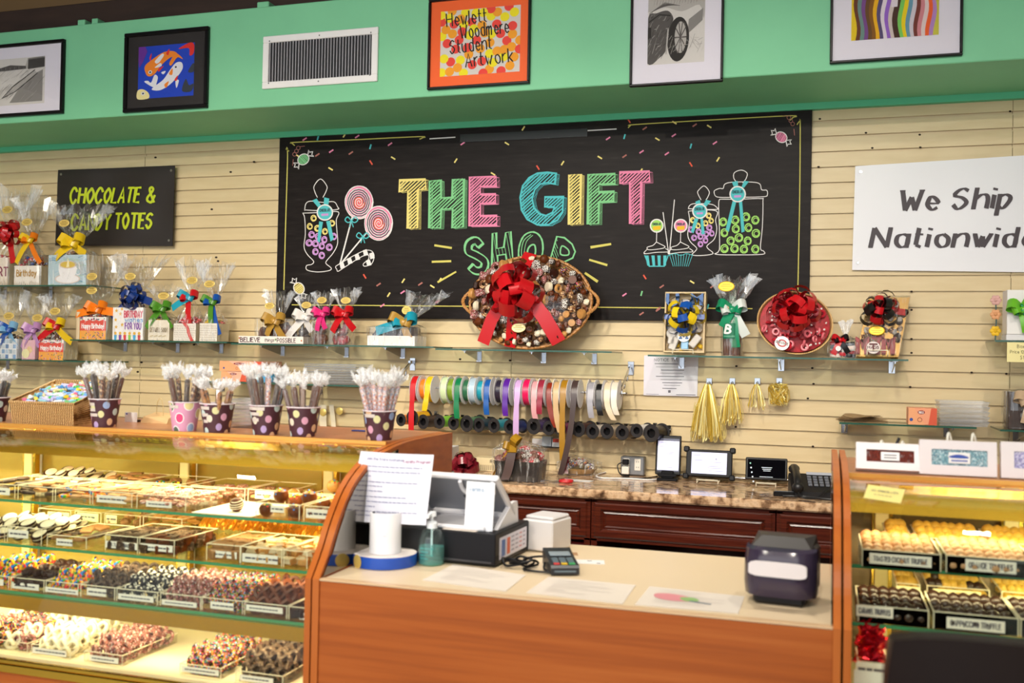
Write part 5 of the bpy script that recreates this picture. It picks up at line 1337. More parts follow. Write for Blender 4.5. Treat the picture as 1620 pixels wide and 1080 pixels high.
mb = MB(); rackarm(mb, RX1, 1); mb.v = [tuple(Vector(v)-O) for v in mb.v]; obj('bracket_arm', mb, CHROME, t)
RYr = -.155
za, zb = U(640, 612, RYr)[2], U(985, 622, RYr)[2]; RZ = (za+zb)/2
obj('rod', MB().tube([(-.012, RYr, RZ-1.30), (RX1-RX0+.012, RYr, RZ-1.30)], .005, 8), CHROME, t, 1)
FL = pm('spool_white', 'F6F4F6', .5)
rr, rw = .0735, .034
flm = MB()
flange = mesh('flange', MB().lathe([(.012, 0), (rr, 0), (rr+.001, .001), (rr, .002), (.012, .002)], 28, 0, Matrix.Rotation(PI/2, 4, 'Y')), FL, 1)
SPL = [(661, 'C8141E', 'red', 690, 0, 1.0), (674, 'F08020', 'orange', 0, 0, .62), (684, 'F6C81E', 'yellow', 650, -.012, 1.0), (708, 'CFE3B4', 'pale mint', 0, 0, .98), (718, '7C9A2E', 'olive', 0, 0, .75), (730, '0C7A4A', 'emerald', 662, .006, .9), (742, '2E6A4A', 'dark green', 0, 0, .7), (752, 'B4CADA', 'ice blue', 0, 0, .95), (764, '1A9AAE', 'teal', 0, 0, .6), (776, '1458A8', 'royal blue', 656, .006, .8), (793, '2A2236', 'midnight purple', 0, 0, .75), (806, '5A1E9A', 'violet', 658, .006, 1.0), (824, 'CFA8DC', 'lilac', 694, 0, .85), (837, 'E0145A', 'hot pink', 0, 0, .98), (850, 'DCA0A4', 'dusty pink', 662, .012, .75), (860, '9A2A40', 'maroon', 655, 0, .95), (873, '8A2A14', 'rust', 676, .045, .6), (884, 'D0AC7C', 'beige', 684, .03, .75), (896, 'A87A1A', 'antique gold', 728, .006, 1.0), (913, '4A3A38', 'dark brown', 752, -.06, 1.0), (938, 'A4A2AA', 'silver grey', 661, .012, .8), (951, '161416', 'black', 657, .014, .62), (964, 'E6D0B0', 'cream', 664, .04, .82), (975, 'E8DCCA', 'ivory', 656, .02, .9)]
for px, hx, nm, ty, dx, fill in SPL:
    p = U(px, 616, RYr); s = mpp(p)
    t = thing('ribbon_spool', 'white-flanged spool of %s satin ribbon on the wall rack' % nm, 'ribbon spool', (p[0], RYr, RZ-.008), None, 'ribbon spools on the rack')
    m = pm('satin_'+hx, hx, .3, spec=.6)
    obj('flange', flange, None, t, loc=(-rw/2-.002, 0, 0)); obj('flange', flange, None, t, loc=(rw/2, 0, 0))
    mb = MB(); mb.lathe([(.014, -rw/2+.001), (rr*.93*fill**.5, -rw/2+.001), (rr*.93*fill**.5, rw/2-.001), (.014, rw/2-.001)], 28, 0, Matrix.Rotation(PI/2, 4, 'Y'))
    obj('ribbon_roll', mb, m, t, 1)
    if ty:
        q = rr*.93*fill**.5+.0012; zend = U(px, ty, RYr-q)[2]-(RZ-.008)
        P = [(0, -q*math.cos(a), q*math.sin(a)) for a in (1.2, .8, .4, 0)]
        n = 7
        for k in range(1, n+1):
            f = k/n; P.append((dx*f*f*1.0, -q-.012*math.sin(f*2.4), zend*f))
        mb = MB(); mb.strip(P, [(1, .0 if k < 5 else .25*math.sin(k), 0) for k in range(len(P))], rw*.86); obj('ribbon_tail', mb, m, t, 'open')
# black spools pegged below
BS = [(634, 664, 10, 'E07A14', 'orange'), (652, 661, 12.5, 'E8B41E', 'golden yellow'), (669, 667, 11.5, '3A2A28', 'dark brown'), (695, 667, 11, '7ABF3A', 'lime green'), (717, 669, 11, '8AA02E', 'olive green'), (738, 670, 13, '3A6A4A', 'bottle green'), (757, 672, 11.5, '1E3A4A', 'dark teal'), (781, 673, 11.5, '2A8A9A', 'teal'), (806, 675, 11.5, '2E3E7A', 'blue'), (844, 674, 13, '4A3A6A', 'purple'), (868, 677, 11.5, '3A2044', 'plum'), (886, 678, 11, '7A1A5A', 'magenta'), (915, 679, 12, '3A1A20', 'burgundy'), (937, 682, 12, 'C8BEB4', 'ivory'), (960, 682, 12, 'B8A890', 'beige'), (984, 684, 12, '5A4A44', 'brown'), (1007, 681, 11, 'D8D4D0', 'white'), (1030, 685, 14, '1E1C1E', 'black')]
BLKS = pm('spool_black', '2B2829', .5)
for i, (px, py, rp, hx, nm) in enumerate(BS):
    yf = -.200; p = U(px, py, yf); s = mpp(p); r = rp*s*1.02
    t = thing('ribbon_spool', 'black plastic spool of narrow %s ribbon pegged below the rack' % nm, 'ribbon spool', p, (0, 0, -.32), 'black ribbon spools on pegs')
    Tm = Matrix.Rotation(-PI/2, 4, 'X')
    for z in (0, .115):
        fl = MB().lathe([(r*.5, z+.003), (r*.52, z), (r*.95, z-.001), (r, z+.002), (r*.95, z+.005), (r*.5, z+.004)], 24, 0, Tm, caps=False); obj('flange', fl, BLKS, t, 1)
    obj('hub', MB().lathe([(r*.5, .002), (r*.48, .118)], 20, 0, Tm, caps=False).lathe([(0, .02), (r*.5, .02)], 20, 0, Tm, caps=False), BLACK, t, 1)
    obj('ribbon_roll', MB().lathe([(r*.52, .006), (r*.78, .006), (r*.78, .112), (r*.52, .112)], 22, 0, Tm, caps=False), pm('satin_'+hx, hx, .35), t, 1)
    mb = MB(); mb.tube([(0, .205, .006), (0, -.012, r*.30), (0, -.018, r*.42)], .0028, 6); mb.rbox((-.011, .193, -.005), (.011, .2015, .03), .001)
    h = obj('display_hook', mb, [CHROME], None, 1, loc=p, rot=(0, 0, -.32)); tag(h, 'chrome slatwall peg through the black spool of %s ribbon' % nm, 'hook', 'slatwall pegs')
    h.location.z += .0
# ================================================================== notions around the rack
def hank(label, px, py, w, h, n, col, flare_=1.0, curly=False):
    p = U(px, py, -.06); s = mpp(p)
    t = thing('cord_hank', label, 'cord', (p[0], -.055, p[2]), None, 'gold cord hanks on wall hooks')
    mb = MB(); mb.tube([(0, .052, .01), (0, .0, -.004), (0, -.022, .006)], .003, 6); mb.rbox((-.014, .048, -.005), (.014, .0535, .028), .001)
    obj('wall_hook', mb, CHROME, t)
    mb = MB(); W, H = w*s, h*s
    for i in range(n):
        a = (R()-.5); b = (R()-.5); q = H*(.8+.2*R())
        if curly:
            c = [(W*.5*(R()-.5)*2, -.018+.03*(R()-.5), -H*R()) for _ in range(6)]; mb.tube(smoothp([(0, -.01, -.002)]+c, 3), .0014, 4, i % 2); continue
        P = [(a*W*.2, -.014, -.002), (a*W*.62, -.02+.02*b, -q*.35), (a*W*.85*flare_, -.02+.03*b, -q*.75), (a*W*flare_+.01*(R()-.5), -.02+.03*b, -q)]
        if i % 2: P.append((a*W*flare_+.012*(R()-.5)+.008, -.015+.03*b, -q*.86)); P.append((a*W*.8+.012*(R()-.5), -.015+.03*b, -q*.4))
        mb.tube(smoothp(P, 3), .0017, 4, i % 2)
    obj('cord', mb, [pm('gold_cord', 'DCB83E', .3, .4), pm('pale_gold_cord', 'F0E098', .3, .35)], t, 1)
random.seed(6)
hank('longest gold metallic cord hank, hanging beside the paper notice', 1120, 607, 46, 92, 90, 0, 1.15)
hank('medium gold cord hank on the second hook from the notice', 1157, 607, 36, 66, 60, 0, 1.0)
hank('sparse gold cord hank with a few loose loops', 1197, 607, 30, 44, 14, 0, 1.0)
hank('curly ball of gold cord on the last hook', 1232, 607, 30, 34, 46, 0, 1.0, True)
# ================================================================== lower wall shelves: stock
def carton(label, pa, pb, ytop, y0, d, z, col, face, name='cardboard_box'):
    p0, p1 = U(pa, 600, y0), U(pb, 600, y0); s = mpp(p0); w = p1[0]-p0[0]
    h = ytop
    t = thing(name, label, 'box', ((p0[0]+p1[0])/2, y0+d/2, z))
    obj('carton', MB().rbox((-w/2, -d/2, 0), (w/2, d/2, h), .002), pm('carton_'+col, col, .5), t)
    pen = Pen(); cols = face(pen, w, h); obj('print', pen.to(lambda a, b: (a-w/2, -d/2-.0008, b)), [PC(c) for c in cols], t)
    return t
def glove(pen, w, h):
    pen.fill([(w*.05, 0), (w*.6, 0), (w*.2, h), (0, h), (0, 0)], 0); pen.fill([(w*.7, 0), (w, 0), (w, h), (w*.8, h)], 1)
    pen.disc((w*.45, h*.75), w*.13, 2, 14, h*.12); write(pen, 'ROLLS', w*.45, h*.68, h*.13, width=w*.16, m=3, align='c', w=h*.02); pen.disc((w*.1, h*.3), h*.1, 4, 10); pen.ring((w*.4, h*.3), h*.12, h*.03, 2)
    return ['F0A878', 'D8583A', '8A2A2A', 'F8F0EC', '2A4A9A']
z = 1.336+.001
carton('orange and white carton at the bottom of the two-box stack on the wall shelf', 350, 392, .055, -.24, .2, z, 'EDB49A', glove)
carton('orange and white carton lying on top of the carton stack', 347, 416, .056, -.24, .2, z+.057, 'EDB49A', glove)
carton('bright blue box beside the orange carton stack', 394, 430, .048, -.25, .12, z, '2AA0DC', lambda pen, w, h: (pen.fill([(w*.1, h*.2), (w*.5, h*.2), (w*.5, h*.8), (w*.1, h*.8)], 0), ['D8EEF8'])[-1])
carton('small orange carton printed ROLLS between doilies and plastic tubs', 1438, 1483, .075, -.27, .12, 1.235, 'F0A07A', glove)
def tubs(label, pa, pb, y0, d, z, n, hh, taper=.93):
    p0, p1 = U(pa, 620, y0), U(pb, 620, y0); w = p1[0]-p0[0]; cx = (p0[0]+p1[0])/2
    for k in range(n):
        mb = MB(); a, b = w/2, d/2; zz = hh*.9
        mb.add([(-a*taper, -b*taper, 0), (a*taper, -b*taper, 0), (a*taper, b*taper, 0), (-a*taper, b*taper, 0), (-a, -b, zz), (a, -b, zz), (a, b, zz), (-a, b, zz)], [(0, 1, 2, 3), (0, 1, 5, 4), (1, 2, 6, 5), (2, 3, 7, 6), (3, 0, 4, 7)])
        mb.tube([(-a, -b, zz), (a, -b, zz), (a, b, zz), (-a, b, zz)], .0022, 5, 0, closed=True)
        one('plastic_tub', mb, clear('tub_plastic', 'F4F6FA', .10, .12, 'F4F6FA', .1), label, 'container', (cx+.004*(R()-.5), y0+d/2, z+k*hh), None, label+' nested in a stack')
tubs('clear rectangular plastic tub stacked at the shelf end beyond the ROLLS carton', 1486, 1566, -.275, .18, 1.235, 5, .022)
tubs('clear plastic tub in the tall stack behind the pretzel buckets', 480, 562, -.26, .2, 1.337, 8, .0135, .97)
t = thing('doily_stack', 'loose stack of brown paper doilies on the low glass shelf', 'paper', (U(1364, 662, -.2)[0], -.15, 1.2345))
random.seed(3)
for k in range(5):
    mb = MB(); a, b = .115, .08; n = 24
    vs = [(a*(1+.05*(i % 2))*math.cos(2*PI*i/n), b*(1+.05*(i % 2))*math.sin(2*PI*i/n), .003+.006*math.cos(4*PI*i/n+k)*(.3+.15*k)+.006*k) for i in range(n)]
    mb.add(vs+[(0, 0, .005+.006*k)]+[(v[0], v[1], v[2]-.0012) for v in vs], [(i, (i+1) % n, n) for i in range(n)]+[(i, i+n+1, (i+1) % n+n+1, (i+1) % n) for i in range(n)])
    obj('doily', mb, ramp_mat('brown_paper', [(.3, '9A7A54'), (.7, 'B8966C')], 40, 'noise'), t, rot=(0, .0, .35*k))
# prize rosette tails behind the buckets
t = thing('award_ribbon', 'pair of cream award ribbons with gold seals on the slatwall', 'ribbon', U(518, 648, -.02))
o_ = U(518, 648, -.02)
for nm, P, w in (('ribbon_strip', [(511, 640), (511, 665), (512, 690)], 12), ('ribbon_strip', [(524, 640), (527, 665), (529, 690)], 8)):
    mb = MB(); s = mpp(o_); mb.strip([U(a, b, -.03)-o_ for a, b in P], (1, 0, 0), w*s); obj(nm, mb, RB('cream', 'E4D8BE'), t, 'open')
for px, py, r in ((511, 652, 6), (537, 650, 6)):
    q = U(px, py, -.034)-o_; obj('gold_rosette', MB().lathe([(0, .003), (r*s*.7, .004), (r*s, 0), (0, 0)], 18, 0, TR(q, (PI/2, 0, 0))), GOLD, t, 1)
# label holders on the wall under the black spools
for k, (px, py, w, h, c, lab) in enumerate(((850, 699, 16, 10, 'E4E2E4', 'small white card box on the wall below the black spools'), (865, 698, 15, 15, 'C8D4DE', 'pale blue card box on the wall ledge below the black spools'), (881, 700, 15, 13, 'DDE2E6', 'white card box with a red corner below the black spools'))):
    p = U(px, py+h/2, -.03); s = mpp(p)
    t = thing('card_box', lab, 'box', (p[0], -.02, p[2])); obj('box', MB().rbox((-w*s/2, -.018, 0), (w*s/2, .018, h*s), .001), PC(c), t)
    if k == 2: obj('red_corner', MB().box((-.02, -.0195, h*s*.55), (.012, -.0182, h*s)), PC('C0402E'), t)
mb = MB().rbox((U(842, 705, -.02)[0], -.042, U(865, 706, -.02)[2]-.006), (U(892, 706, -.02)[0], -.001, U(865, 706, -.02)[2]), .001)
one('wall_ledge', mb, CHROME, 'narrow metal ledge holding three card boxes under the black spools', 'ledge')
# ================================================================== back counter
CHERRY = ramp_mat('cherry_wood', [(.2, '2E0F08'), (.5, '4A1A0E'), (.8, '5E2512')], 9, 'noise', rough=.25, detail=5, stretch=(.6, 4, 14), spec=.6)
GRAN = ramp_mat('granite', [(.30, '4A3528'), (.42, '8A6A50'), (.52, 'C8A480'), (.62, 'D8B896'), (.75, '9A7A5E')], 26, 'noise', rough=.10, detail=10, spec=.6)
CTZ = .91; CX0, CX1 = -2.6, .55
mb = MB().rbox((CX0, -.665, CTZ-.042), (CX1, -.003, CTZ), .008); one('granite_worktop', mb, GRAN, 'long polished brown granite worktop along the slatwall', 'worktop')
def drawer_front(t, x0, x1, z0, z1, y, nm='drawer_front'):
    mb = MB(); a = .012; b = .035; c = .055
    def ring(d0, y0, d1, y1):
        P = [(x0+d0, z0+d0), (x1-d0, z0+d0), (x1-d0, z1-d0), (x0+d0, z1-d0)]; Q = [(x0+d1, z0+d1), (x1-d1, z0+d1), (x1-d1, z1-d1), (x0+d1, z1-d1)]
        mb.add([(p[0], y0, p[1]) for p in P]+[(p[0], y1, p[1]) for p in Q], [(i, (i+1) % 4, 4+(i+1) % 4, 4+i) for i in range(4)])
    ring(0, y, 0, y-.02); ring(0, y-.02, .008, y-.026); ring(.008, y-.026, .03, y-.026); ring(.03, y-.026, .042, y-.012); ring(.042, y-.012, .05, y-.016); ring(.05, y-.016, .056, y-.011)
    d = .056; mb.add([(x0+d, y-.011, z0+d), (x1-d, y-.011, z0+d), (x1-d, y-.011, z1-d), (x0+d, y-.011, z1-d)], [(0, 1, 2, 3)])
    return obj(nm, mb, CHERRY, t)
FX = lambda px, py: U(px, py, -.645)[0]
units = [(-2.58, FX(934, 830), 'cherry cabinet behind the register, with one drawer in view'), (FX(934, 830), FX(1227, 850), 'middle cherry cabinet with a wide drawer over an open bag shelf'), (FX(1227, 850), CX1-.02, 'cherry cabinet by the phone, mostly hidden by the napkin dispenser')]
zd1 = U(1080, 803, -.645)[2]; zd0 = U(1080, 861, -.645)[2]
for i, (a, b, lab) in enumerate(units):
    t = thing('base_cabinet', lab, 'cabinet', (a, 0, 0))
    w = b-a; mb = MB()
    mb.box((.002, -.02, .0), (w-.002, -.005, CTZ-.043)); mb.rbox((.002, -.62, .08), (.028, -.02, CTZ-.043), .001); mb.rbox((w-.028, -.62, .08), (w-.002, -.02, CTZ-.043), .001)
    mb.box((.028, -.62, .08), (w-.028, -.02, .10)); mb.box((.002, -.56, 0), (w-.002, -.02, .08)); mb.box((.028, -.60, zd0-.02), (w-.028, -.02, zd0))
    mb.rbox((.002, -.638, zd1), (w-.002, -.60, CTZ-.043), .001); mb.rbox((.002, -.638, zd0-.014), (w-.002, -.61, zd0-.003), .001)
    mb.rbox((.002, -.638, .08), (.03, -.61, CTZ-.05), .001); mb.rbox((w-.03, -.638, .08), (w-.002, -.61, CTZ-.05), .001)
    mb.box((.028, -.60, zd0-.30), (w-.028, -.02, zd0-.28))
    obj('carcass', mb, CHERRY, t)
    if i == 0: drawer_front(t, w-.98, w-.016, zd0, zd1, -.619); drawer_front(t, .02, w-1.0, zd0, zd1, -.619)
    else: drawer_front(t, .014, w-.014, zd0, zd1, -.619)
# things on the open shelf
BAG = [pm('paper_bag_%d' % k, h, .7) for k, h in enumerate(('5A5148', '6B6052', '4E463E'))]
for k, (pa, pb, h, m, lab) in enumerate(((958, 992, .10, 0, 'grey-brown bag on the open cabinet shelf, end of the row'), (992, 1014, .095, 1, 'narrow beige bag between two others on the open cabinet shelf'), (1014, 1042, .09, 2, 'rounded taupe bag on the open cabinet shelf'), (1139, 1172, .075, 1, 'low tan bag behind the napkin dispenser on the open shelf'))):
    a, b = U(pa, 880, -.5), U(pb, 880, -.5); w = b[0]-a[0]-.006
    mb = MB(); n = 14
    for kk in range(1): pass
    vs = []; L_ = 6
    for j in range(L_+1):
        for i in range(n):
            an = 2*PI*i/n; q = 1/max(abs(math.cos(an)), abs(math.sin(an)))**.7; f = (1-.55*(j/L_)**3)
            vs.append((w/2*f*q*math.cos(an), .09*f*q*math.sin(an), h*1.3*j/L_))
    mb.add(vs, [(j*n+i, j*n+(i+1) % n, (j+1)*n+(i+1) % n, (j+1)*n+i) for j in range(L_) for i in range(n)]+[tuple(L_*n+i for i in range(n))])
    one('paper_bag', mb, BAG[m], lab, 'bag', ((a[0]+b[0])/2, -.42, zd0-.28), None, 'bags on the open cabinet shelf', 1)
a, b = U(893, 870, -.55), U(922, 870, -.55)
one('red_carton', MB().rbox((a[0], -.56, zd0-.279), (b[0]+.02, -.40, zd0-.04), .003), pm('carton_red', '8A1418', .5), 'red carton on the shelf under the first drawer', 'box')

# ------------------------------------------------------------------ things on the granite
def tablet(label, pts, y, lean, screen, w, h, zb=.0, case=False, port=False, rz=0.0):
    """pts: photo pixel of bottom centre"""
    p = U(pts[0], pts[1], -.17); t = thing('tablet', label, 'tablet', (p[0], -.17, CTZ), (0, 0, rz))
    T = TR((0, 0, .028), (-lean, 0, 0))
    bd = .004 if not case else .010
    mb = MB().rbox((-w/2, -bd, 0), (w/2, bd, h), .004, 0, T)
    if case:
        for x in (-1, 1):
            for zz in (0, 1): mb.rbox((x*(w/2)-.014, -bd-.004, zz*h-.014), (x*(w/2)+.014, bd+.004, zz*h+.014), .005, 0, T)
    obj('body', mb, pm('tablet_black', '131316', .4, spec=.2), t)
    bz = (.010, .016) if port else (.010, .010)
    if case: bz = (.026, .014)
    x0, x1, z0, z1 = -w/2+bz[0], w/2-bz[0], bz[1], h-bz[1]
    sm = pm('screen_'+('on' if screen else 'off'), 'DCDCFA' if screen else '0A0A0E', .2 if screen else .6, spec=.5 if screen else .0, emit=.45 if screen else 0)
    obj('screen', MB().box((x0, -bd-.0012, z0), (x1, -bd-.0002, z1), 0, T), sm, t)
    pen = Pen()
    if screen:
        if port:
            pen.fill([(x0, z1-.012), (x1, z1-.012), (x1, z1), (x0, z1)], 0); pen.fill([(x0, z0), (x1, z0), (x1, z0+.006), (x0, z0+.006)], 0)
            for k, (u, v, l) in enumerate(((.1, .88, .3), (.35, .82, .4), (.1, .75, .2), (.3, .58, .45), (.35, .54, .35), (.35, .12, .35))): pen.stroke([(x0+(x1-x0)*u, z0+(z1-z0)*v), (x0+(x1-x0)*(u+l), z0+(z1-z0)*v)], .0022, 1)
        else:
            pen.fill([(x0, z0), (x0+(x1-x0)*.42, z0), (x0+(x1-x0)*.42, z1), (x0, z1)], 2)
            for k, (u, v, l) in enumerate(((.04, .86, .2), (.1, .62, .2), (.55, .55, .3), (.48, .36, .4), (.48, .28, .42), (.5, .14, .4))): pen.stroke([(x0+(x1-x0)*u, z0+(z1-z0)*v), (x0+(x1-x0)*(u+l), z0+(z1-z0)*v)], .0022, 1)
            pen.disc((x0+(x1-x0)*.70, z0+(z1-z0)*.7), .005, 1, 10)
    else:
        for k in range(3): pen.stroke([(-.022+.004*k, h*.55-.008*k), (.026-.004*k, h*.55-.008*k)], .0025, 3)
        for k in range(5): pen.disc((x0+.012+.004*k, z1-.02-.022*k), .004, 4 if k == 0 else 3, 8)
        pen.stroke([(-.03, z0+.004), (.03, z0+.004)], .002, 3)
    obj('screen_content', pen.to(lambda a, b: T @ Vector((a, -bd-.0018, b))), [pm('scr_navy', '2A3050', .3, emit=.3), pm('scr_grey', '9A9AB4', .3, emit=.3), pm('scr_pane', 'C4C8F0', .3, emit=.42), pm('scr_text', 'B8C4D0', .3, emit=.5), pm('scr_green', '4A9A80', .3, emit=.4)], t)
    return t, T
t, T = tablet('upright phone-shaped tablet with a lit white screen in a black dock', (1056, 760), -.2, .22, True, .125, .195, port=True, rz=.05)
mb = MB().rbox((-.05, -.035, 0), (.05, .06, .014), .004); mb.rbox((-.03, -.018, .012), (.03, .012, .05), .004); mb.rbox((-.045, -.022, .02), (.045, -.008, .036), .003); obj('dock', mb, BLACK, t)
t, T = tablet('tablet in a thick black rugged case with a lit screen, on an easel', (1121, 765), -.2, .20, True, .222, .132, case=True); stand(t, .10, .06)
t, T = tablet('slim black tablet with a dark screen on a clear easel', (1212, 762), -.2, .30, False, .195, .108, rz=.03); stand(t, .09, .06)
# desk phone
p = UZ(1278, 787, CTZ); t = thing('desk_phone', 'black desk telephone with handset at the counter end', 'telephone', (p[0]+.02, min(p[1]+.10, -.22), CTZ), (0, 0, .12))
mb = MB().prism([(-.09, 0), (.09, 0), (.09, .075), (.05, .09), (-.09, .025)], -.10, .13, 0, ax=0); obj('base', mb, pm('phone_black', '1B1A1C', .4), t)
mb = MB(); mb.tube(smoothp([(-.075, -.11, .04), (-.075, -.08, .075), (-.075, -.02, .095), (-.075, .06, .115), (-.075, .09, .10)], 4), .017, 10, rs=None); mb.sph((-.075, -.10, .045), .026, 10, 0, (1, 1.1, .9)); mb.sph((-.075, .085, .105), .026, 10, 0, (1, 1.1, .9)); obj('handset', mb, pm('phone_black', '1B1A1C', .4), t, 1)
mb = MB(); T = TR((.025, -.005, .0665), (.435, 0, 0))
for r_ in range(4):
    for c_ in range(6): mb.rbox((-.05+.025*c_, -.05+.022*r_, .0), (-.033+.025*c_, -.036+.022*r_, .006), .001, 0, T)
obj('keys', mb, pm('phone_keys', '6A6E78', .4), t)
mb = MB().rbox((-.05, .045, 0), (.12, .065, .004), .001, 0, T); obj('label_strip', mb, pm('phone_label', 'B8BCC8', .4), t)
mb = MB(); mb.tube(smoothp([(-.075, -.11, .03), (-.06, -.15, .008), (.0, -.14, .006), (.06, -.10, .05), (.12, -.06, .075)], 6), .004, 6); mb.tube(smoothp([(-.14, -.12, .006), (-.10, -.13, .008), (-.05, -.12, .007), (.03, -.16, .006), (.10, -.17, .006)], 5), .005, 6); obj('cord', mb, pm('phone_black', '1B1A1C', .4), t, 1)
p = UZ(1240, 785, CTZ); mb = MB(); mb.rbox((-.045, -.014, .001), (.045, .014, .022), .004); mb.rbox((-.04, -.009, .0221), (.04, .009, .0235), .0005, 1)
one('remote_handset', mb, [BLACK, pm('phone_keys', '6A6E78', .4)], 'small black remote lying on granite in front of the phone', 'remote', p, .15)
# outlet box
p = U(1012, 752, -.05); t = thing('outlet_box', 'grey metal outlet box with two white sockets and a black plug', 'outlet', (U(1001, 752, -.03)[0], -.001, CTZ+.002))
obj('box', MB().rbox((-.06, -.05, 0), (.062, 0, .095), .005), pm('outlet_grey', '8E9094', .4, .6), t)
for x in (-.03, .028):
    mb = MB().rbox((x-.016, -.054, .025), (x+.016, -.0495, .085), .002); o = obj('socket', mb, pm('socket_white', 'EDE6DA', .4), t)
    s_ = MB()
    for zz in (.042, .070):
        for q in (-.006, .004): s_.box((x+q, -.0548, zz-.004), (x+q+.002, -.0541, zz+.004))
    obj('slots', s_, BLACK, o)
mb = MB().rbox((-.046, -.085, .055), (-.014, -.055, .082), .004); mb.tube(smoothp([(-.044, -.07, .066), (-.07, -.08, .05), (-.05, -.10, .008), (.0, -.13, .004)], 5), .003, 6); obj('plug', mb, BLACK, t, 1)
mb = MB().rbox((-.05, -.078, .006), (-.012, -.055, .045), .003); obj('white_adapter', mb, pm('socket_white', 'EDE6DA', .4), t)
# cords
def cord(label, P, r, m): 
    mb = MB().tube(smoothp(P, 6), r, 6); return one('charging_cord', mb, m, label, 'cord', None, None, None, 1)
WC = pm('cord_white', 'E8E6E4', .4)
q = lambda px, py, dz=.0042: tuple(UZ(px, py, CTZ)+np.array([0, 0, dz]))
cord('white charging cord looped across granite below the outlet box', [q(985, 744), q(962, 747), q(944, 753), q(952, 757), q(990, 758), q(1030, 760), q(1048, 757)], .0042, WC)
cord('thin black cord trailing along granite from the outlet box to the dock', [q(985, 755, .0032), q(1000, 757, .0032), q(1022, 757, .0032), q(1040, 754, .0032)], .003, BLACK)
p_ = [tuple(UZ(1158, 757, CTZ)+np.array([0, 0, .05])), tuple(UZ(1172, 757, CTZ)+np.array([0, 0, .085])), tuple(UZ(1177, 757, CTZ)+np.array([0, 0, .055])), tuple(UZ(1171, 757, CTZ)+np.array([0, 0, .025])), q(1166, 757), q(1185, 752)]
cord('white cord curling up beside the rugged tablet', p_, .0028, WC)
t = thing('conduit', 'grey metal conduit lying along the wall behind the tablets', 'conduit', (U(1040, 745, -.03)[0], -.03, CTZ))
obj('pipe', MB().tube([(0, 0, .014), (.9, 0, .014)], .008, 8), CHROME, t, 1)
# scissors, paper
p = UZ(884, 762, CTZ); t = thing('scissors', 'red-handled scissors lying on the granite', 'scissors', p, (0, 0, .2))
for s_ in (-1, 1):
    mb = MB(); mb.tube([(.03*math.cos(2*PI*k/14)+.035, s_*.014+.016*math.sin(2*PI*k/14)*1.0+s_*.008, .006) for k in range(14)], .005, 6, closed=True); obj('handle', mb, pm('scissor_red', 'C8202A', .35), t, 1)
    mb = MB().prism([(0, -.006), (-.09, -s_*.002), (-.09, s_*.001), (0, .006)], .003+.002*s_, .0048+.002*s_, 0, ax=2); obj('blade', mb, CHROME, t)
p = UZ(913, 760, CTZ); one('paper_slip', MB().box((-.075, -.035, .0004), (.075, .035, .0016)), pm('paper_white', 'EEEAE6', .6), 'blank white paper slip on granite beside the red scissors', 'paper', p, -.1)
# gift tray with gold bow, burgundy bow, cartons
p = UZ(815, 762, CTZ); s = mpp(p); y = p[1]+.09
t = thing('sweet_hamper', 'black tray of wrapped sweets in film with a gold and brown bow', 'gift', (p[0], y, CTZ), (0, 0, .05))
w, d, h = .225, .16, .095
mb = MB(); mb.add([(-w*.46, -d*.46, 0), (w*.46, -d*.46, 0), (w*.46, d*.46, 0), (-w*.46, d*.46, 0), (-w/2, -d/2, h), (w/2, -d/2, h), (w/2, d/2, h), (-w/2, d/2, h), (-w*.47, -d*.47, h), (w*.47, -d*.47, h), (w*.47, d*.47, h), (-w*.47, d*.47, h), (-w*.44, -d*.44, .01), (w*.44, -d*.44, .01), (w*.44, d*.44, .01), (-w*.44, d*.44, .01)],
    [(0, 1, 2, 3), (0, 1, 5, 4), (1, 2, 6, 5), (2, 3, 7, 6), (3, 0, 4, 7), (4, 5, 9, 8), (5, 6, 10, 9), (6, 7, 11, 10), (7, 4, 8, 11), (8, 9, 13, 12), (9, 10, 14, 13), (10, 11, 15, 14), (11, 8, 12, 15), (12, 13, 14, 15)]); obj('tray', mb, pm('tray_black', '191718', .3), t)
random.seed(15); mb = lumps(MB(), w*.85, d*.8, h, .022, 40, range(4), .28); obj('treats', mb, [SPRW, MATS['pink_nonpareils'], REDCANDY, CHOC], t, 1)
mb = MB(); envelope(mb, w*1.05, d*1.08, h+.055, (-.02, -.02, .20)); obj('cellophane', mb, CELLO, t)
mb = MB(); c = (-.02, -.10, .165); loop(mb, c, (.35, -.3, .6), (0, -1, .2), .07, .036, .4, 0); loop(mb, c, (-.6, -.3, .2), (0, -1, .3), .045, .036, .4, 0)
mb.rbox((-.045, -.115, .14), (.005, -.09, .175), .004, 0)
mb.strip([(-.03, -.105, .155), (-.06, -.11, .12), (-.10, -.115, .05), (-.115, -.115, 0.004)], (.5, .3, .9), .042, 0); mb.strip([(-.02, -.107, .15), (-.028, -.118, .08), (-.04, -.122, .03), (-.05, -.125, .012)], (1, 0, .1), .044, 1); obj('bow', mb, [RB('antique_gold', 'A87E1E'), RB('cocoa', '4E3A36')], t, 'open')
p = UZ(730, 748, CTZ); t = thing('ribbon_bow', 'burgundy pull bow lying on the granite behind the register', 'bow', (p[0], p[1]+.03, CTZ+.035)); mb = MB(); pull_bow(mb, (0, 0, -.005), .085, (0,), 18, .036, (0, -.4, .9)); obj('bow_loops', mb, BURG, t, 'open'); obj('bow_base', MB().lathe([(0, -.034), (.04, -.034), (.04, -.01), (0, -.01)], 14), BURG, t)
p = UZ(688, 747, CTZ); one('ribbon_bow', MB().strip([(-.05, 0, .03), (.0, -.01, .034), (.04, 0, .02), (.05, .0, .004)], (0, 1, .3), .04), RED, 'loose red ribbon end beside the burgundy bow', 'ribbon', (p[0], p[1]+.03, CTZ))
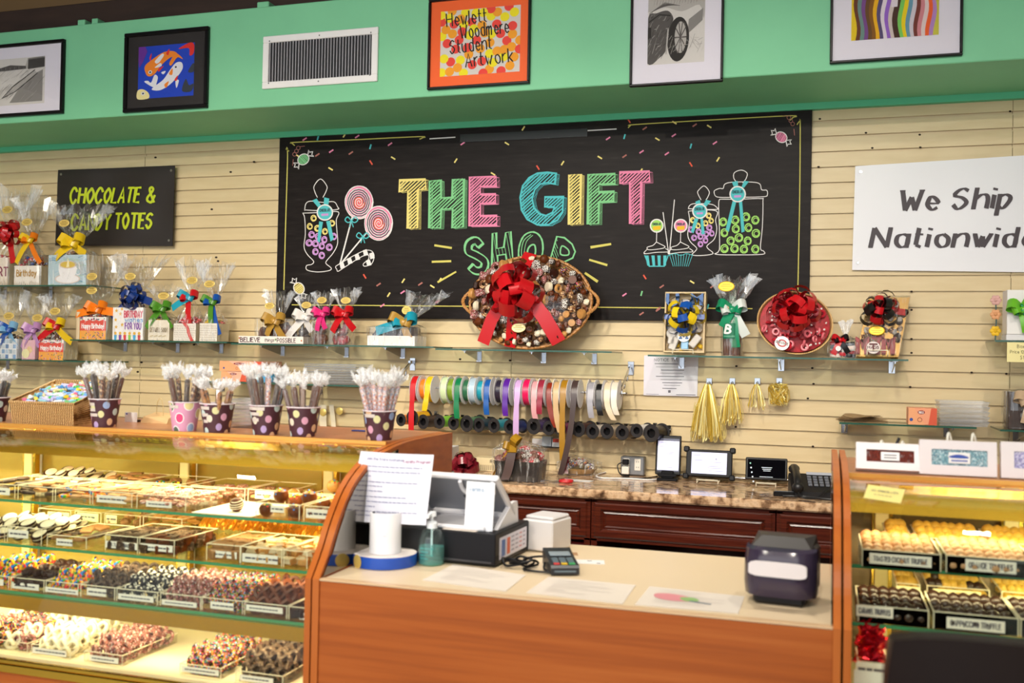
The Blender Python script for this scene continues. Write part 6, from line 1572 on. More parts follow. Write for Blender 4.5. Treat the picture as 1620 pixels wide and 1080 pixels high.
p = UZ(675, 748, CTZ); t = thing('white_carton', 'open white carton at the wall behind the register', 'box', (U(690, 740, -.2)[0], -.17, CTZ)); mb = MB().rbox((-.12, -.08, 0), (.085, .08, .115), .002); obj('carton', mb, PC('EAE8EA'), t); mb = MB().add([(.055, -.085, .115), (.1, -.085, .115), (.095, -.06, .15), (.06, -.07, .14)], [(0, 1, 2, 3)]); mb.prism([(.05, .115), (.09, .115), (.085, .14)], -.082, -.078); obj('flap', mb, PC('9AA8BA'), t)
t = thing('shipping_carton', 'low cream carton with dark print behind the burgundy bow', 'box', (U(785, 745, -.2)[0], -.16, CTZ)); obj('carton', MB().rbox((-.12, -.05, 0), (.075, .05, .07), .002), PC('E2CFA4'), t)
pen = Pen(); write(pen, 'ROLLS', -.03, .045, .014, w=.003, width=.07)
for k in range(14): pen.stroke([(-.08+.011*k, .008), (-.08+.011*k, .032)], .003)
obj('print', pen.to(lambda a, b: (a, -.0508, b)), PC('4A3A2A'), t)
# bowl of sprinkled chocolates with burgundy band
p = UZ(913, 751, CTZ); t = thing('sweet_dish', 'shallow gold dish of sprinkled sweets with burgundy ribbon, film wrapped', 'gift', (p[0], p[1]+.04, CTZ))
obj('dish', MB().lathe([(.05, 0), (.075, .01), (.095, .034), (.09, .034), (.07, .014), (0, .012)], 26), pm('dish_gold', 'C8A868', .3, .3), t, 1)
random.seed(25); mb = MB()
for i in range(46): a, q = 2*PI*R(), math.sqrt(R()); mb.sph((.075*q*math.cos(a), .07*q*math.sin(a), .035+.035*(1-q*q)), .013, 7, i % 2, jit=.3)
obj('treats', mb, [SPRW, SPR], t, 1); mb = MB(); mb.strip([(-.05, -.095, .01), (-.06, -.085, .05), (-.055, -.04, .088), (-.04, .03, .085)], (1, .2, 0), .035); obj('ribbon_band', mb, BURG, t, 'open')
mb = MB(); envelope(mb, .2, .17, .06, (-.04, 0, .10)); obj('cellophane', mb, CELLO, t)
# ================================================================== counter and display cases
WOOD = ramp_mat('orange_laminate', [(.25, '94481A'), (.5, 'AC5820'), (.75, 'B8642A')], 3, 'noise', rough=.36, detail=6, stretch=(.5, 4, 16), spec=.25)
WOODV = ramp_mat('orange_edge_band', [(.25, 'B05A20'), (.75, 'C26C2C')], 3, 'noise', rough=.3, detail=6, stretch=(8, 8, .6), spec=.3)
WTOP = ramp_mat('case_top_laminate', [(.25, 'A86A42'), (.75, 'BE8052')], 3, 'noise', rough=.3, detail=5, stretch=(.5, 10, 10))
BRASS = pm('brass_trim', 'E2B84A', .16, 1.0); BRASSD = pm('polished_brass_panel', 'D09A30', .22, .9)
CREAMP = pm('cream_post', 'EADBA8', .4); DECK = pm('white_deck', 'F2E6C8', .5)
MIRR = pm('mirror_panel', '8A857C', .03, 1.0)
CTOP = pm('counter_laminate', 'E4CDAA', .35)
CGLASS = clear('case_glass', 'FAFCF6', .010, fmax=.85)
PR = [(-2.89, 0.0), (-2.89, .95), (-2.84, 1.011), (-2.79, 1.084), (-2.72, 1.156), (-2.62, 1.208), (-2.50, 1.234), (-2.33, 1.249), (-2.10, 1.250)]
def curve_prof(z0, y1, off=0.0):
    P = smoothp(PR[1:], 5); P = [(-2.89, z0)]+[p for p in P if p[1] > z0 and p[0] < y1]
    return [(p[0]+off*(1 if p[1] < 1.1 else .6), p[1]-off*(.0 if p[1] < 1.0 else .8)) for p in P]
def end_panel(x0, x1, mi=None):
    P = [(-2.89, .02)]+smoothp(PR[1:], 5)+[(-1.98, 1.25), (-1.98, .02)]
    mb = MB().prism(P, x0, x1, 0, ax=0)
    n = len(P)
    for k in range(len(mb.f)-n, len(mb.f)): mb.m[k] = 1
    return mb
GAPX = (-1.196,)
# ---- service counter
CL, CR = -1.194, .045
t = thing('service_counter', 'orange wood service counter with cream top between the two display cases', 'counter', (0, 0, 0))
obj('end_panel', end_panel(CL, CL+.018), [WOOD, WOODV], t); obj('end_panel', end_panel(CR-.016, CR), [WOOD, WOODV], t)
obj('front_panel', MB().rbox((CL+.018, -2.886, .02), (CR-.016, -2.868, .946), .001), WOOD, t)
mb = MB().rbox((CL+.018, -2.867, .915), (CR-.016, -2.19, .95), .003); obj('counter_top', mb, CTOP, t)
obj('edge_trim', MB().rbox((CL+.018, -2.889, .9465), (CR-.016, -2.8672, .952), .001), pm('laminate_edge', 'D8B48A', .3), t)
obj('back_shelf', MB().box((CL+.018, -2.85, .45), (CR-.016, -2.22, .47)).box((CL+.018, -2.85, .05), (CR-.016, -2.22, .07)), WOOD, t)
mp = [(y, z) for y, z in curve_prof(.955, -2.42, .012)]
for X, dx in ((CL+.0185, .003), (CR-.0165, -.003)):
    P = mp+[(-2.42, .955)] if dx > 0 else mp+[(-2.42, .955)]
    obj('mirror_lining', MB().prism(P, X, X+dx, 0, ax=0), MIRR, t)

def case(label, x0, x1, lpanel, rpanel, posts, dz=0.0, door='BCA050', mid=True):
    t = thing('display_case', label, 'display case', (0, 0, 0))
    if lpanel: obj('end_panel', end_panel(x0, x0+.016), [WOOD, WOODV], t)
    if rpanel: obj('end_panel', end_panel(x1-.016, x1), [WOOD, WOODV], t)
    a = x0+(.016 if lpanel else 0); b = x1-(.016 if rpanel else 0)
    obj('base', MB().rbox((a, -2.886, .02), (b, -2.0, .615), .001), WOOD, t)
    obj('sill', MB().rbox((a, -2.895, .615), (b, -2.855, .640), .003).rbox((a, -2.893, .640), (b, -2.880, .652), .002), BRASS, t)
    obj('deck', MB().box((a, -2.855, .616), (b, -2.02, .650)), DECK, t)
    P, P2 = ([(y, z if z < .95 else .95+(z-.95)*(1+dz/.3)) for y, z in curve_prof(.652, -2.425, o)] for o in (0, .006))
    mb = MB(); n = len(P)
    mb.add([(a, p[0], p[1]) for p in P]+[(b, p[0], p[1]) for p in P], [(i, i+1, i+1+n, i+n) for i in range(n-1)])
    mb.add([(a, p[0], p[1]) for p in P2]+[(b, p[0], p[1]) for p in P2], [(i, i+n, i+1+n, i+1) for i in range(n-1)])
    mb.add([(a, P[0][0], P[0][1]), (b, P[0][0], P[0][1]), (b, P2[0][0], P2[0][1]), (a, P2[0][0], P2[0][1]), (a, P[-1][0], P[-1][1]), (b, P[-1][0], P[-1][1]), (b, P2[-1][0], P2[-1][1]), (a, P2[-1][0], P2[-1][1])], [(0, 1, 2, 3), (4, 5, 6, 7)])
    obj('curved_glass', mb, CGLASS, t, 'open')
    obj('top_panel', MB().rbox((a, -2.42, 1.236+dz), (b, -1.98, 1.252+dz), .002), WTOP, t)
    obj('top_trim', MB().rbox((a, -2.428, 1.241+dz), (b, -2.4205, 1.253+dz), .001), pm('gold_edge_band', 'DDA04A', .25, .5), t)
    sh = ((1.037, -2.62), (.930, -2.735), (.820, -2.825))
    for z, yf in sh:
        mb = MB(); th = .008; xa, xb = a+.003, b-.003
        for zz in (z, z-th): mb.add([(xa, yf, zz), (xb, yf, zz), (xb, -2.06, zz), (xa, -2.06, zz)], [(0, 1, 2, 3)], 0)
        mb.add([(xa, yf, z-th), (xb, yf, z-th), (xb, yf, z), (xa, yf, z)], [(0, 1, 2, 3)], 1)
        obj('glass_shelf', mb, [CGLASS, pm('green_glass_edge', '3E8A62', .12)], t)
    # lamp housings: brass troughs with a tube under them
    mb = MB().prism([(-2.515, 1.219+dz), (-2.520, 1.168+dz), (-2.508, 1.168+dz), (-2.49, 1.200+dz), (-2.44, 1.226+dz), (-2.44, 1.2355+dz), (-2.49, 1.2355+dz)], a+.002, b-.002, 0, ax=0); l1 = obj('lamp_housing', mb, BRASSD, t)
    if mid: mb = MB().prism([(-2.842, .812), (-2.842, .776), (-2.832, .776), (-2.80, .800), (-2.76, .8115), (-2.83, .8118)], a+.002, b-.002, 0, ax=0); l2 = obj('lamp_housing', mb, BRASSD, t)
    TUBE = pm('lamp_tube', 'FFF0C4', .4, emit=6.0)
    obj('lamp_tube', MB().tube([(a+.03, -2.470, 1.196+dz), (b-.03, -2.470, 1.196+dz)], .008, 8), TUBE, l1, 1)
    if mid: obj('lamp_tube', MB().tube([(a+.03, -2.805, .789), (b-.03, -2.805, .789)], .007, 8), TUBE, l2, 1)
    mb = MB()
    for px in posts:
        X = U(px, 800, -2.07)[0]; mb = MB().rbox((X-.018, -2.08, .65), (X+.018, -2.05, 1.235+dz), .002); mb.rbox((X-.026, -2.075, .65), (X-.0185, -2.05, 1.228), .001, 1); mb.rbox((X+.0185, -2.075, .65), (X+.030, -2.05, 1.228), .001, 1)
        obj('post', mb, [CREAMP, BRASS], t)
    xs = [a]+sorted(U(px, 800, -2.07)[0] for px in posts)+[b]
    for k in range(len(xs)-1):
        d = obj('sliding_door', MB().rbox((xs[k]+.02, -2.03, .655), (xs[k+1]-.02, -2.02, 1.225), .001), pm('door_glass_'+door, door, .22, .5, spec=.6), t)  # reflections put into the door colour: yellow in one case, dark in the other
    return t, a, b
case('long curved-glass chocolate case with polka-dot buckets on its top', -4.6, -1.1985, False, True, (45, 292, 520))
case('curved-glass truffle case carrying the white window boxes', .050, 2.05, True, False, (1395, 1600, 1800), -.023, '6A5638', False)
def stripl(nm, x0, x1, y, z, aim, power, sy=.02, sp=None):
    l = area(nm, ((x0+x1)/2, y, z), ((x0+x1)/2, aim[0], aim[1]), x1-x0, power, (1.0, .84, .50), sy=sy)
    return l
for x0, x1 in ((-4.5, -2.9), (-2.85, -1.25), (.08, 1.2)):
    stripl('case_lamp', x0, x1, -2.475, 1.165, (-2.42, .95), 9*(x1-x0)/1.6)
    stripl('case_lamp', x0, x1, -2.800, .780 if x0 < 0 else .811, (-2.55, .65), 6*(x1-x0)/1.6)  # long case's tube; in the truffle case an added light without a fixture
    stripl('case_lamp', x0, x1, -2.600, 1.027, (-2.50, .90), 4*(x1-x0)/1.6, .008)  # added strip light under the shelf front, no fixture there
    stripl('case_lamp', x0, x1, -2.715, .920, (-2.60, .80), 4*(x1-x0)/1.6, .008)  # second added strip, brightens the row below

# ------------------------------------------------------------------ sweets: shared shapes
def pretzel_mb(r=.2):
    P = [(-.42, -.52), (-.16, -.12), (.12, .16), (.5, .5), (.85, .35), (.86, -.15), (.48, -.60), (0, -.74), (-.48, -.60), (-.86, -.15), (-.85, .35), (-.5, .5), (-.12, .16), (.16, -.12), (.42, -.52)]
    Q = smoothp(P, 3); n = len(Q)
    return MB().tube([(p[0], p[1], .16*math.sin(i/n*PI*4)*(1 if i < n/2 else -1)) for i, p in enumerate(Q)], r, 6)
PINKN = MATS['pink_nonpareils']
MM = sprinkle('candy_buttons', '3A2218', ['E23A2E', 'F2C21E', '2F7AD0', '4CA83A', 'F28A1E'], .85, 120, .25, .8)
CCRM = sprinkle('cookie_crumb', '2A2224', ['F0EADC', 'E8E0D0'], .32, 160); GREYN = sprinkle('toffee_crumb', '3E2A1E', ['5A4636', '77614F', '4A3828'], .5, 220)
TAN = pm('tan_wafer', '94683C', .6, var=.2, vscale=90); PALE = pm('pale_cookie', 'AE8458', .6, var=.15, vscale=60); PINKF = sprinkle('pink_topping', 'A87060', ['E8CCC0', 'C07878', 'D8C4B4'], .5, 260)
COCO = pm('cocoa_cookie', '3A241A', .6, var=.2, vscale=70)
PM = {}
def P_(kind, m, r):
    k = (kind, m.name, r)
    if k in PM: return PM[k]
    sm = 1; mats = m
    if kind == 'pretzel': mb = pretzel_mb()
    elif kind == 'cookie': mb = MB().lathe([(0, -.22), (.9, -.22), (1, -.1), (1, .1), (.85, .24), (0, .27)], 16)
    elif kind == 'sandwich':
        mb = MB().lathe([(0, -.36), (.95, -.36), (1, -.3), (1, -.12), (.9, -.1)], 16, 0).lathe([(.9, -.1), (.93, 0), (.9, .1)], 16, 1, caps=False).lathe([(.9, .1), (1, .12), (1, .3), (.95, .36), (0, .36)], 16, 0).lathe([(0, .43), (.7, .42), (.86, .34), (.86, .3)], 16, 1, TR((.1, .08, 0)))
        mats = [m, WCHOC]
    elif kind == 'slab': random.seed(1); mb = MB().rbox((-1, -.7, -.16), (1, .7, .16), .08)
    elif kind == 'cube': mb = MB().rbox((-.95, -.95, -.7), (.95, .95, .7), .14)
    elif kind == 'cluster':
        random.seed(5); mb = MB()
        for i in range(9): a = 2*PI*i/9; mb.sph((.55*math.cos(a)*(.6+.4*R()), .55*math.sin(a)*(.6+.4*R()), .25*R()), .45+.15*R(), 8, jit=.35)
    elif kind == 'wrapped':
        mb = MB().rbox((-.8, -.8, -.5), (.8, .8, .5), .15, 0); mb.prism([(-1, -1), (0, -1.25), (1, -1), (.8, .2), (-.8, .2)], .5, .56, 1, ax=2); mb.prism([(-.95, -.3), (.95, -.3), (.4, .9), (-.4, .9)], -.86, -.82, 1); mats = [m, clear('wax_paper', 'FFF6E0', .1, .45, 'F4E6C8', .2)]
    elif kind == 'apple':
        mb = MB().lathe([(.0, -.78), (.4, -.85), (.85, -.5), (1, .05), (.85, .6), (.45, .86), (.1, .78), (0, .7)], 14, 0); random.seed(2)
        for i in range(10): a, b = 2*PI*R(), .3+.9*R(); mb.sph((.95*math.sin(b)*math.cos(a), .95*math.sin(b)*math.sin(a), .95*math.cos(b)), .16, 6, 1+i % 4, (1, 1, .7))
        mats = [m]+[pm('button_%s' % h, h, .25) for h in ('2F7AD0', 'F2C21E', 'E23A2E', '4CA83A')]
    elif kind == 'stripeball':
        mb = MB().sph((0, 0, 0), 1, 14, 0); 
        for k in range(4): z = -.3+.32*k; q = math.sqrt(max(.05, 1-z*z)); mb.tube([(q*1.0*math.cos(2*PI*i/16), q*math.sin(2*PI*i/16), z+.2*math.cos(2*PI*i/16)) for i in range(16)], .07, 5, 1, closed=True)
        mats = [m, WCHOC]
    elif kind == 'truffle':
        mb = MB().lathe([(0, -.62), (.62, -.62), (.72, -.5), (.98, -.05), (.95, .35), (.72, .72), (.35, .95), (.12, 1.05), (0, 1.06)], 12, 0).lathe([(.66, -.66), (.86, -.2), (.84, -.22), (.64, -.66)], 12, 1, caps=False)
        for i in range(len(mb.v)-48, len(mb.v)): v = mb.v[i]; k = 1+.08*((i//4) % 2); mb.v[i] = (v[0]*k, v[1]*k, v[2])
        mats = [m, pm('paper_cup', '3A2A22', .6)]
    elif kind == 'foil': mb = MB().sph((0, 0, 0), 1, 8, 0, (1, .8, .8), jit=.6); mb.add([(0, 0, .6), (.5, .4, 1.2), (-.5, .3, 1.2), (.1, -.5, 1.2)], [(0, 1, 2), (0, 2, 3), (0, 3, 1)], 0); sm = 0
    mb.v = [(a*r, b*r, c*r) for a, b, c in mb.v]; PM[k] = mesh(kind, mb, mats, sm); return PM[k]
NPIECE = [0]
def piece(kind, m, name, cat, loc, r, rot, label, group, js=1.0):
    o = bpy.data.objects.new(name, P_(kind, m, r)); COL.objects.link(o); o.location = [float(x) for x in loc]; o.scale = (js, js, js); o.rotation_euler = rot
    NPIECE[0] += 1; return tag(o, label, cat, group)
INK = pm('label_ink', '5A5560', .7); CARD = pm('label_card', 'E8E2DA', .6); CARDY = pm('label_card_cream', 'EFE6B8', .6)
def tray(label, x0, x1, yf, d, z, h, text=None, card=(.15, .85, .25, .75), cardm=None, scrib=True, uplight=False, dark=False):
    t = thing('acrylic_tray', label, 'tray', (x0, yf, z+.0006)); w = x1-x0; th = .0025
    mb = MB().box((0, 0, 0), (w, d, th), 0)
    for a, b in (((0, 0), (w, th)), ((0, d-th), (w, d)), ((0, th), (th, d-th)), ((w-th, th), (w, d-th))):
        mb.box((a[0], a[1], th), (b[0], b[1], h-.002), 0); mb.box((a[0], a[1], h-.002), (b[0], b[1], h), 1)
    for cx in (0, w-th): mb.box((cx, -.0004, 0), (cx+th, 0, h), 1)
    obj('tray_box', mb, [ACRYL if not dark else clear('smoked_acrylic', '3A3230', .06, .1, '1A1614'), ACEDGE], t)
    if card:
        u0, u1, v0, v1 = card; mb = MB().box((w*u0, -.0018, h*v0), (w*u1, -.0004, h*v1), 0)
        pen = Pen(); hh = h*(v1-v0)
        if text: write(pen, text, w*(u0+u1)/2, h*v0+hh*.28, hh*.46, w=hh*.09, width=w*(u1-u0)*.86, align='c')
        elif scrib:
            x = w*u0+w*(u1-u0)*.1
            while x < w*(u0+(u1-u0)*.88): l = hh*(.25+.5*R()); pen.stroke([(x, h*v0+hh*.5), (min(x+l, w*u1), h*v0+hh*.5)], hh*.22); x += l+hh*.2
        q = pen.to(lambda a, b: (a, -.0021, b)); n = len(mb.v); mb.v += q.v; mb.f += [tuple(i+n for i in f) for f in q.f]; mb.m += [1]*len(q.f)
        obj('label_card', mb, [cardm or CARD, INK], t)
    return t
def heap(kind, m, name, cat, label, x0, x1, yf, d, z, r, nx, ny, layers=1, tilt=(0, 0), jit=.25, zoff=.75, mix=None, step=.55, seed=0):
    """rows of one sweet filling a tray; every piece its own object"""
    rr_ = random.Random(seed+int(x0*1000)); grp = label.split(' in the')[0]+' '+str(len(GROUPS)); GROUPS.append(grp)
    g = name.replace('_', ' ')+'s: '+label
    w = x1-x0; m_ = r*1.05
    for l in range(layers):
        cx = nx-l*0; cy = max(1, ny-l)
        for i in range(cx):
            for j in range(cy):
                x = x0+m_+(w-2*m_)*((i+.5)/cx if cx == 1 else i/(cx-1)) if cx > 1 else x0+w/2
                y = yf+m_*.8+(d-1.6*m_)*((j+.5*l)/(max(1, ny-1)))
                J = lambda q: (rr_.random()-.5)*q
                mm = m if not mix else mix[int(rr_.random()*len(mix))]
                piece(kind, mm, name, cat, (x+J(r*jit), y+J(r*jit), z+.0035+r*zoff+l*r*step*1.6+(.004*j if kind == 'truffle' else 0)+J(r*.1)), r, (tilt[0]+J(jit), tilt[1]+J(jit), J(6.28) if tilt == (0, 0) else J(.5)), label, g, 1+J(.1))
GROUPS = []
def row(yf, z, d, h, specs, where):
    for s in specs:
        x0, x1 = U(s['px'][0], s['py'], yf)[0], U(s['px'][1], s['py'], yf)[0]
        if s.get('tray', True):
            tray(s['tl'], x0, x1, yf, d, z, h*s.get('hh', 1), s.get('text'), s.get('card', (.12, .86, .2, .72)), s.get('cm'), dark=s.get('dark', False))
        if s.get('kind'):
            heap(s['kind'], s['m'], s['name'], s['cat'], s['pl'], x0, x1, yf, d, z, s['r'], s['n'][0], s['n'][1], s.get('L', 1), s.get('tilt', (0, 0)), s.get('jit', .25), s.get('zo', .75), s.get('mix'), s.get('step', .55))
def S_(px, py, kind, m, name, cat, pl, r, n, tl, **k):
    d = dict(px=px, py=py, kind=kind, m=m, name=name, cat=cat, pl=pl, r=r, n=n, tl=tl); d.update(k); return d
LEAN = (1.2, 0)
CK_, PZ = 'chocolate_cookie', 'chocolate_pretzel'
# top shelf, front trays
row(-2.60, 1.037, .20, .042, [
 S_((-34, 24), 785, 'cookie', COCO, CK_, 'cookie', 'thick cocoa cookie at the cut-off end of the top case shelf', .021, (2, 4), 'clear tray of cocoa cookies at the cut-off end of the top shelf', L=2),
 S_((28, 84), 789, 'cookie', PALE, CK_, 'cookie', 'pale-topped cookie in the top shelf tray beside the cocoa cookies', .021, (2, 4), 'unlabelled clear tray of pale-topped cookies on the top shelf', L=2, card=None, mix=[PALE, COCO]),
 S_((87, 143), 793, 'cookie', MM, CK_, 'cookie', 'cookie topped with bright candy buttons on the top shelf', .020, (3, 4), 'unlabelled clear tray of candy-button cookies on the top shelf', L=2, card=None, mix=[MM, PALE]),
 S_((146, 209), 798, 'cookie', PALE, CK_, 'cookie', 'plain tan cookie in the labelled tray next to candy-button cookies', .021, (3, 4), 'labelled clear tray of plain tan cookies on the top shelf', L=2),
 S_((216, 294), 805, 'cookie', PINKF, CK_, 'cookie', 'pink sprinkled cookie in the top shelf tray by the brass post', .019, (4, 5), 'clear tray of pink sprinkled cookies before the brass post', L=2, card=(.2, .72, .15, .55)),
 S_((404, 474), 822, 'apple', CHOC, 'dipped_apple', 'sweet', 'brown dipped apple dotted with candy buttons, top shelf front', .022, (2, 2), 'clear tray of brown dipped apples on the top shelf', L=2, step=.8, card=(.35, .65, .4, .85)),
 S_((480, 522), 829, 'cluster', CHOC, 'chocolate_cluster', 'sweet', 'milk chocolate cluster in the corner tray by the wood end panel', .02, (2, 2), 'small labelled tray of milk clusters in the case corner', card=(.1, .9, .2, .8))], 'top')
x = U(371, 806, -2.56); piece('stripeball', CHOC, 'dipped_apple', 'sweet', (x[0], -2.55, 1.037+.022), .021, (.3, .2, 0), 'single striped dipped apple standing alone on the top shelf', None)
one('paper_liner', MB().box((U(306, 812, -2.6)[0], -2.61, 1.0374), (U(400, 820, -2.6)[0], -2.36, 1.0386)), pm('liner_paper', 'EFE8D8', .7), 'white paper liner under the lone striped apple on the top shelf', 'paper')
# top shelf, rear trays
row(-2.36, 1.037, .20, .040, [
 S_((50, 104), 765, 'sandwich', DCHOC, 'sandwich_cookie', 'cookie', 'white-dipped dark sandwich cookie at the back of the top shelf', .022, (3, 3), 'rear tray of white-dipped sandwich cookies on the top shelf', L=2, tilt=(.5, 0)),
 S_((106, 152), 768, 'sandwich', DCHOC, 'sandwich_cookie', 'cookie', 'sandwich cookie in the second rear tray of the top shelf', .022, (2, 3), 'second rear tray of sandwich cookies on the top shelf', tilt=(.5, 0)),
 S_((155, 212), 772, 'slab', TAN, 'wafer', 'sweet', 'brown wafer bar in the rear tray behind the plain tan cookies', .024, (2, 4), 'rear tray of brown wafer bars with a pale label', L=2, cm=CARDY),
 S_((214, 285), 778, 'cluster', TAN, 'chocolate_cluster', 'sweet', 'tan cluster in the rear tray behind the pink sprinkled cookies', .02, (3, 3), 'rear tray of tan clusters beside the brass post', mix=[TAN, MM, TAN]),
 S_((302, 388), 780, 'cookie', PINKF, CK_, 'cookie', 'sprinkled cookie in the rear tray just past the brass post', .02, (4, 4), 'rear tray of sprinkled cookies just past the brass post', L=1, card=(.1, .5, .2, .7)),
 S_((392, 452), 782, 'cookie', PALE, CK_, 'cookie', 'small pale cookie in the rear tray behind the dipped apples', .02, (3, 3), 'rear tray of small pale cookies with a white label', card=(.2, .7, .3, .9)),
 S_((492, 540), 788, 'apple', CARM, 'dipped_apple', 'sweet', 'golden caramel apple with candy buttons near the wood end panel', .021, (2, 2), 'rear tray of golden caramel apples', L=2, step=.9, card=None)], 'top')
x = U(466, 782, -2.3); piece('stripeball', CARM, 'dipped_apple', 'sweet', (x[0], -2.31, 1.037+.022), .021, (.3, .4, 0), 'single striped caramel apple on the rear of the top shelf', None)
# second shelf, front
row(-2.715, .930, .21, .046, [
 S_((-40, 8), 850, 'sandwich', DCHOC, 'sandwich_cookie', 'cookie', 'dark sandwich cookie in the cut-off tray of the second shelf', .024, (2, 4), 'cut-off clear tray of sandwich cookies on the second shelf', tilt=(.5, 0), L=2),
 S_((11, 66), 858, 'sandwich', DCHOC, 'sandwich_cookie', 'cookie', 'large black and white dipped sandwich cookie on the second shelf', .025, (2, 4), 'labelled tray of large black and white cookies on the second shelf', tilt=(.5, 0), L=2, card=(.05, .62, .3, .8)),
 S_((74, 137), 866, 'slab', CARM, 'toffee_slab', 'sweet', 'thin nut-topped toffee slab on the second shelf', .026, (2, 4), 'clear tray of nut-topped toffee slabs on the second shelf', hh=.7, mix=[GREYN, TAN], card=(.25, .65, .1, .7)),
 S_((166, 218), 874, 'cube', GREYN, 'fudge_block', 'sweet', 'dark nutty fudge block behind the MILK TURTLE label', .017, (3, 6), 'tray of dark nutty fudge labelled MILK TURTLE BROWNIE', L=2, text='MILK TURTLE BROWNIE', card=(.02, .98, .2, .62)),
 S_((220, 276), 881, 'cube', CHOC, 'fudge_block', 'sweet', 'milk fudge block in the tray next to MILK TURTLE', .017, (3, 6), 'labelled tray of milk fudge beside the MILK TURTLE tray', L=2, card=(.05, .95, .25, .65), mix=[CHOC, GREYN]),
 S_((326, 380), 893, 'cube', TAN, 'fudge_block', 'sweet', 'light brown fudge bar in the tray before the wrapped caramels', .018, (3, 5), 'labelled tray of light brown fudge bars on the second shelf', L=2, card=(.15, .9, .2, .6)),
 S_((380, 446), 899, 'wrapped', CARM, 'wrapped_caramel', 'sweet', 'wax-paper wrapped caramel square on the second shelf', .017, (4, 5), 'labelled tray of wax-paper wrapped caramels', L=2, card=(.05, .9, .1, .6)),
 S_((448, 486), 904, 'wrapped', CARM, 'wrapped_caramel', 'sweet', 'wrapped caramel in the corner tray beside the end panel', .017, (2, 4), 'corner tray of wrapped caramels beside the end panel', L=2, card=None)], 'second')
row(-2.40, .930, .20, .044, [
 S_((60, 112), 826, None, None, '', '', '', 0, (0, 0), 'empty rear tray with a pale label on the second shelf', card=(.3, .95, .2, .8), cm=CARDY),
 S_((118, 160), 828, None, None, '', '', '', 0, (0, 0), 'empty rear tray with a mint label on the second shelf', card=(.1, .9, .3, .9), cm=pm('label_mint2', 'C8DCB0', .6)),
 S_((165, 222), 832, 'cluster', TAN, 'chocolate_cluster', 'sweet', 'tan nut cluster in the rear tray of the second shelf', .018, (3, 3), 'rear tray of tan nut clusters on the second shelf', card=(.05, .35, .3, .9), cm=CARDY),
 S_((226, 288), 840, 'slab', CARM, 'toffee_slab', 'sweet', 'golden brittle piece in the rear tray by the brass post', .022, (3, 3), 'rear tray of golden brittle by the brass post', L=2, card=None)], 'second')
# glittering gold sheet behind
mb = MB(); xa, xb = U(318, 850, -2.3)[0], U(545, 850, -2.3)[0]; n = 110; m_ = 16; random.seed(19)
vs = [(xa+(xb-xa)*i/n, -2.32+.14*j/m_+.016*(R()-.5), .932+.10*(j/m_)+.012*R()) for j in range(m_+1) for i in range(n+1)]
mb.add(vs, [(j*(n+1)+i, j*(n+1)+i+1, (j+1)*(n+1)+i+1, (j+1)*(n+1)+i) for j in range(m_) for i in range(n)]+[((m_)*(n+1)+i, (m_)*(n+1)+i+1, i+1, i) for i in range(n)])
one('tinsel_sheet', mb, pm('gold_tinsel', 'F0B448', .3, .85), 'crumpled gold tinsel sheet at the back of the second shelf', 'decoration')
# third shelf of pretzels
row(-2.81, .820, .22, .034, [
 S_((-44, 14), 927, 'pretzel', MM, PZ, 'pretzel', 'candy-button pretzel in the cut-off tray of the third shelf', .027, (2, 5), 'cut-off tray of candy-button pretzels on the third shelf', L=2, tilt=LEAN),
 S_((17, 70), 932, 'cluster', DCHOC, 'chocolate_cluster', 'sweet', 'dark chocolate cluster between two trays of candy-button pretzels', .021, (3, 4), 'labelled tray of dark clusters on the third shelf', L=2, card=(.05, .85, .1, .6)),
 S_((72, 124), 939, 'pretzel', MM, PZ, 'pretzel', 'pretzel covered in candy buttons, next to the dark clusters', .027, (2, 5), 'tray of candy-button pretzels next to the dark clusters', L=2, tilt=LEAN, card=(.0, 1, .1, .5)),
 S_((127, 182), 946, 'pretzel', GREYN, PZ, 'pretzel', 'crumb-coated brown pretzel on the third shelf', .028, (2, 5), 'tray of crumb-coated pretzels with a white label', L=2, tilt=LEAN, card=(.2, .75, .2, .8)),
 S_((184, 250), 954, 'pretzel', CCRM, PZ, 'pretzel', 'black and white cookie-crumb pretzel on the third shelf', .027, (3, 5), 'tray of black and white cookie-crumb pretzels', L=2, tilt=LEAN, card=(.05, .9, .15, .6)),
 S_((253, 318), 964, 'pretzel', PINKN, PZ, 'pretzel', 'pink nonpareil pretzel on the third shelf', .029, (3, 5), 'tray of pink nonpareil pretzels on the third shelf', L=2, tilt=LEAN, card=(.05, .9, .1, .5)),
 S_((319, 384), 972, 'pretzel', SPR, PZ, 'pretzel', 'rainbow sprinkled pretzel beside the plain ones, third shelf', .029, (3, 5), 'tray of rainbow sprinkled pretzels beside the plain ones', L=2, tilt=LEAN, card=(.22, .78, .2, .75)),
 S_((386, 454), 981, 'pretzel', CHOC, PZ, 'pretzel', 'plain milk chocolate pretzel at the end of the third shelf', .029, (3, 5), 'tray of plain milk chocolate pretzels on the third shelf', L=2, tilt=LEAN, card=(.05, .9, .35, .8)),
 S_((456, 486), 986, 'cube', DCHOC, 'fudge_block', 'sweet', 'dark block in the corner tray of the third shelf', .016, (2, 4), 'small corner tray of dark blocks on the third shelf', card=(.6, .95, .1, .6))], 'third')
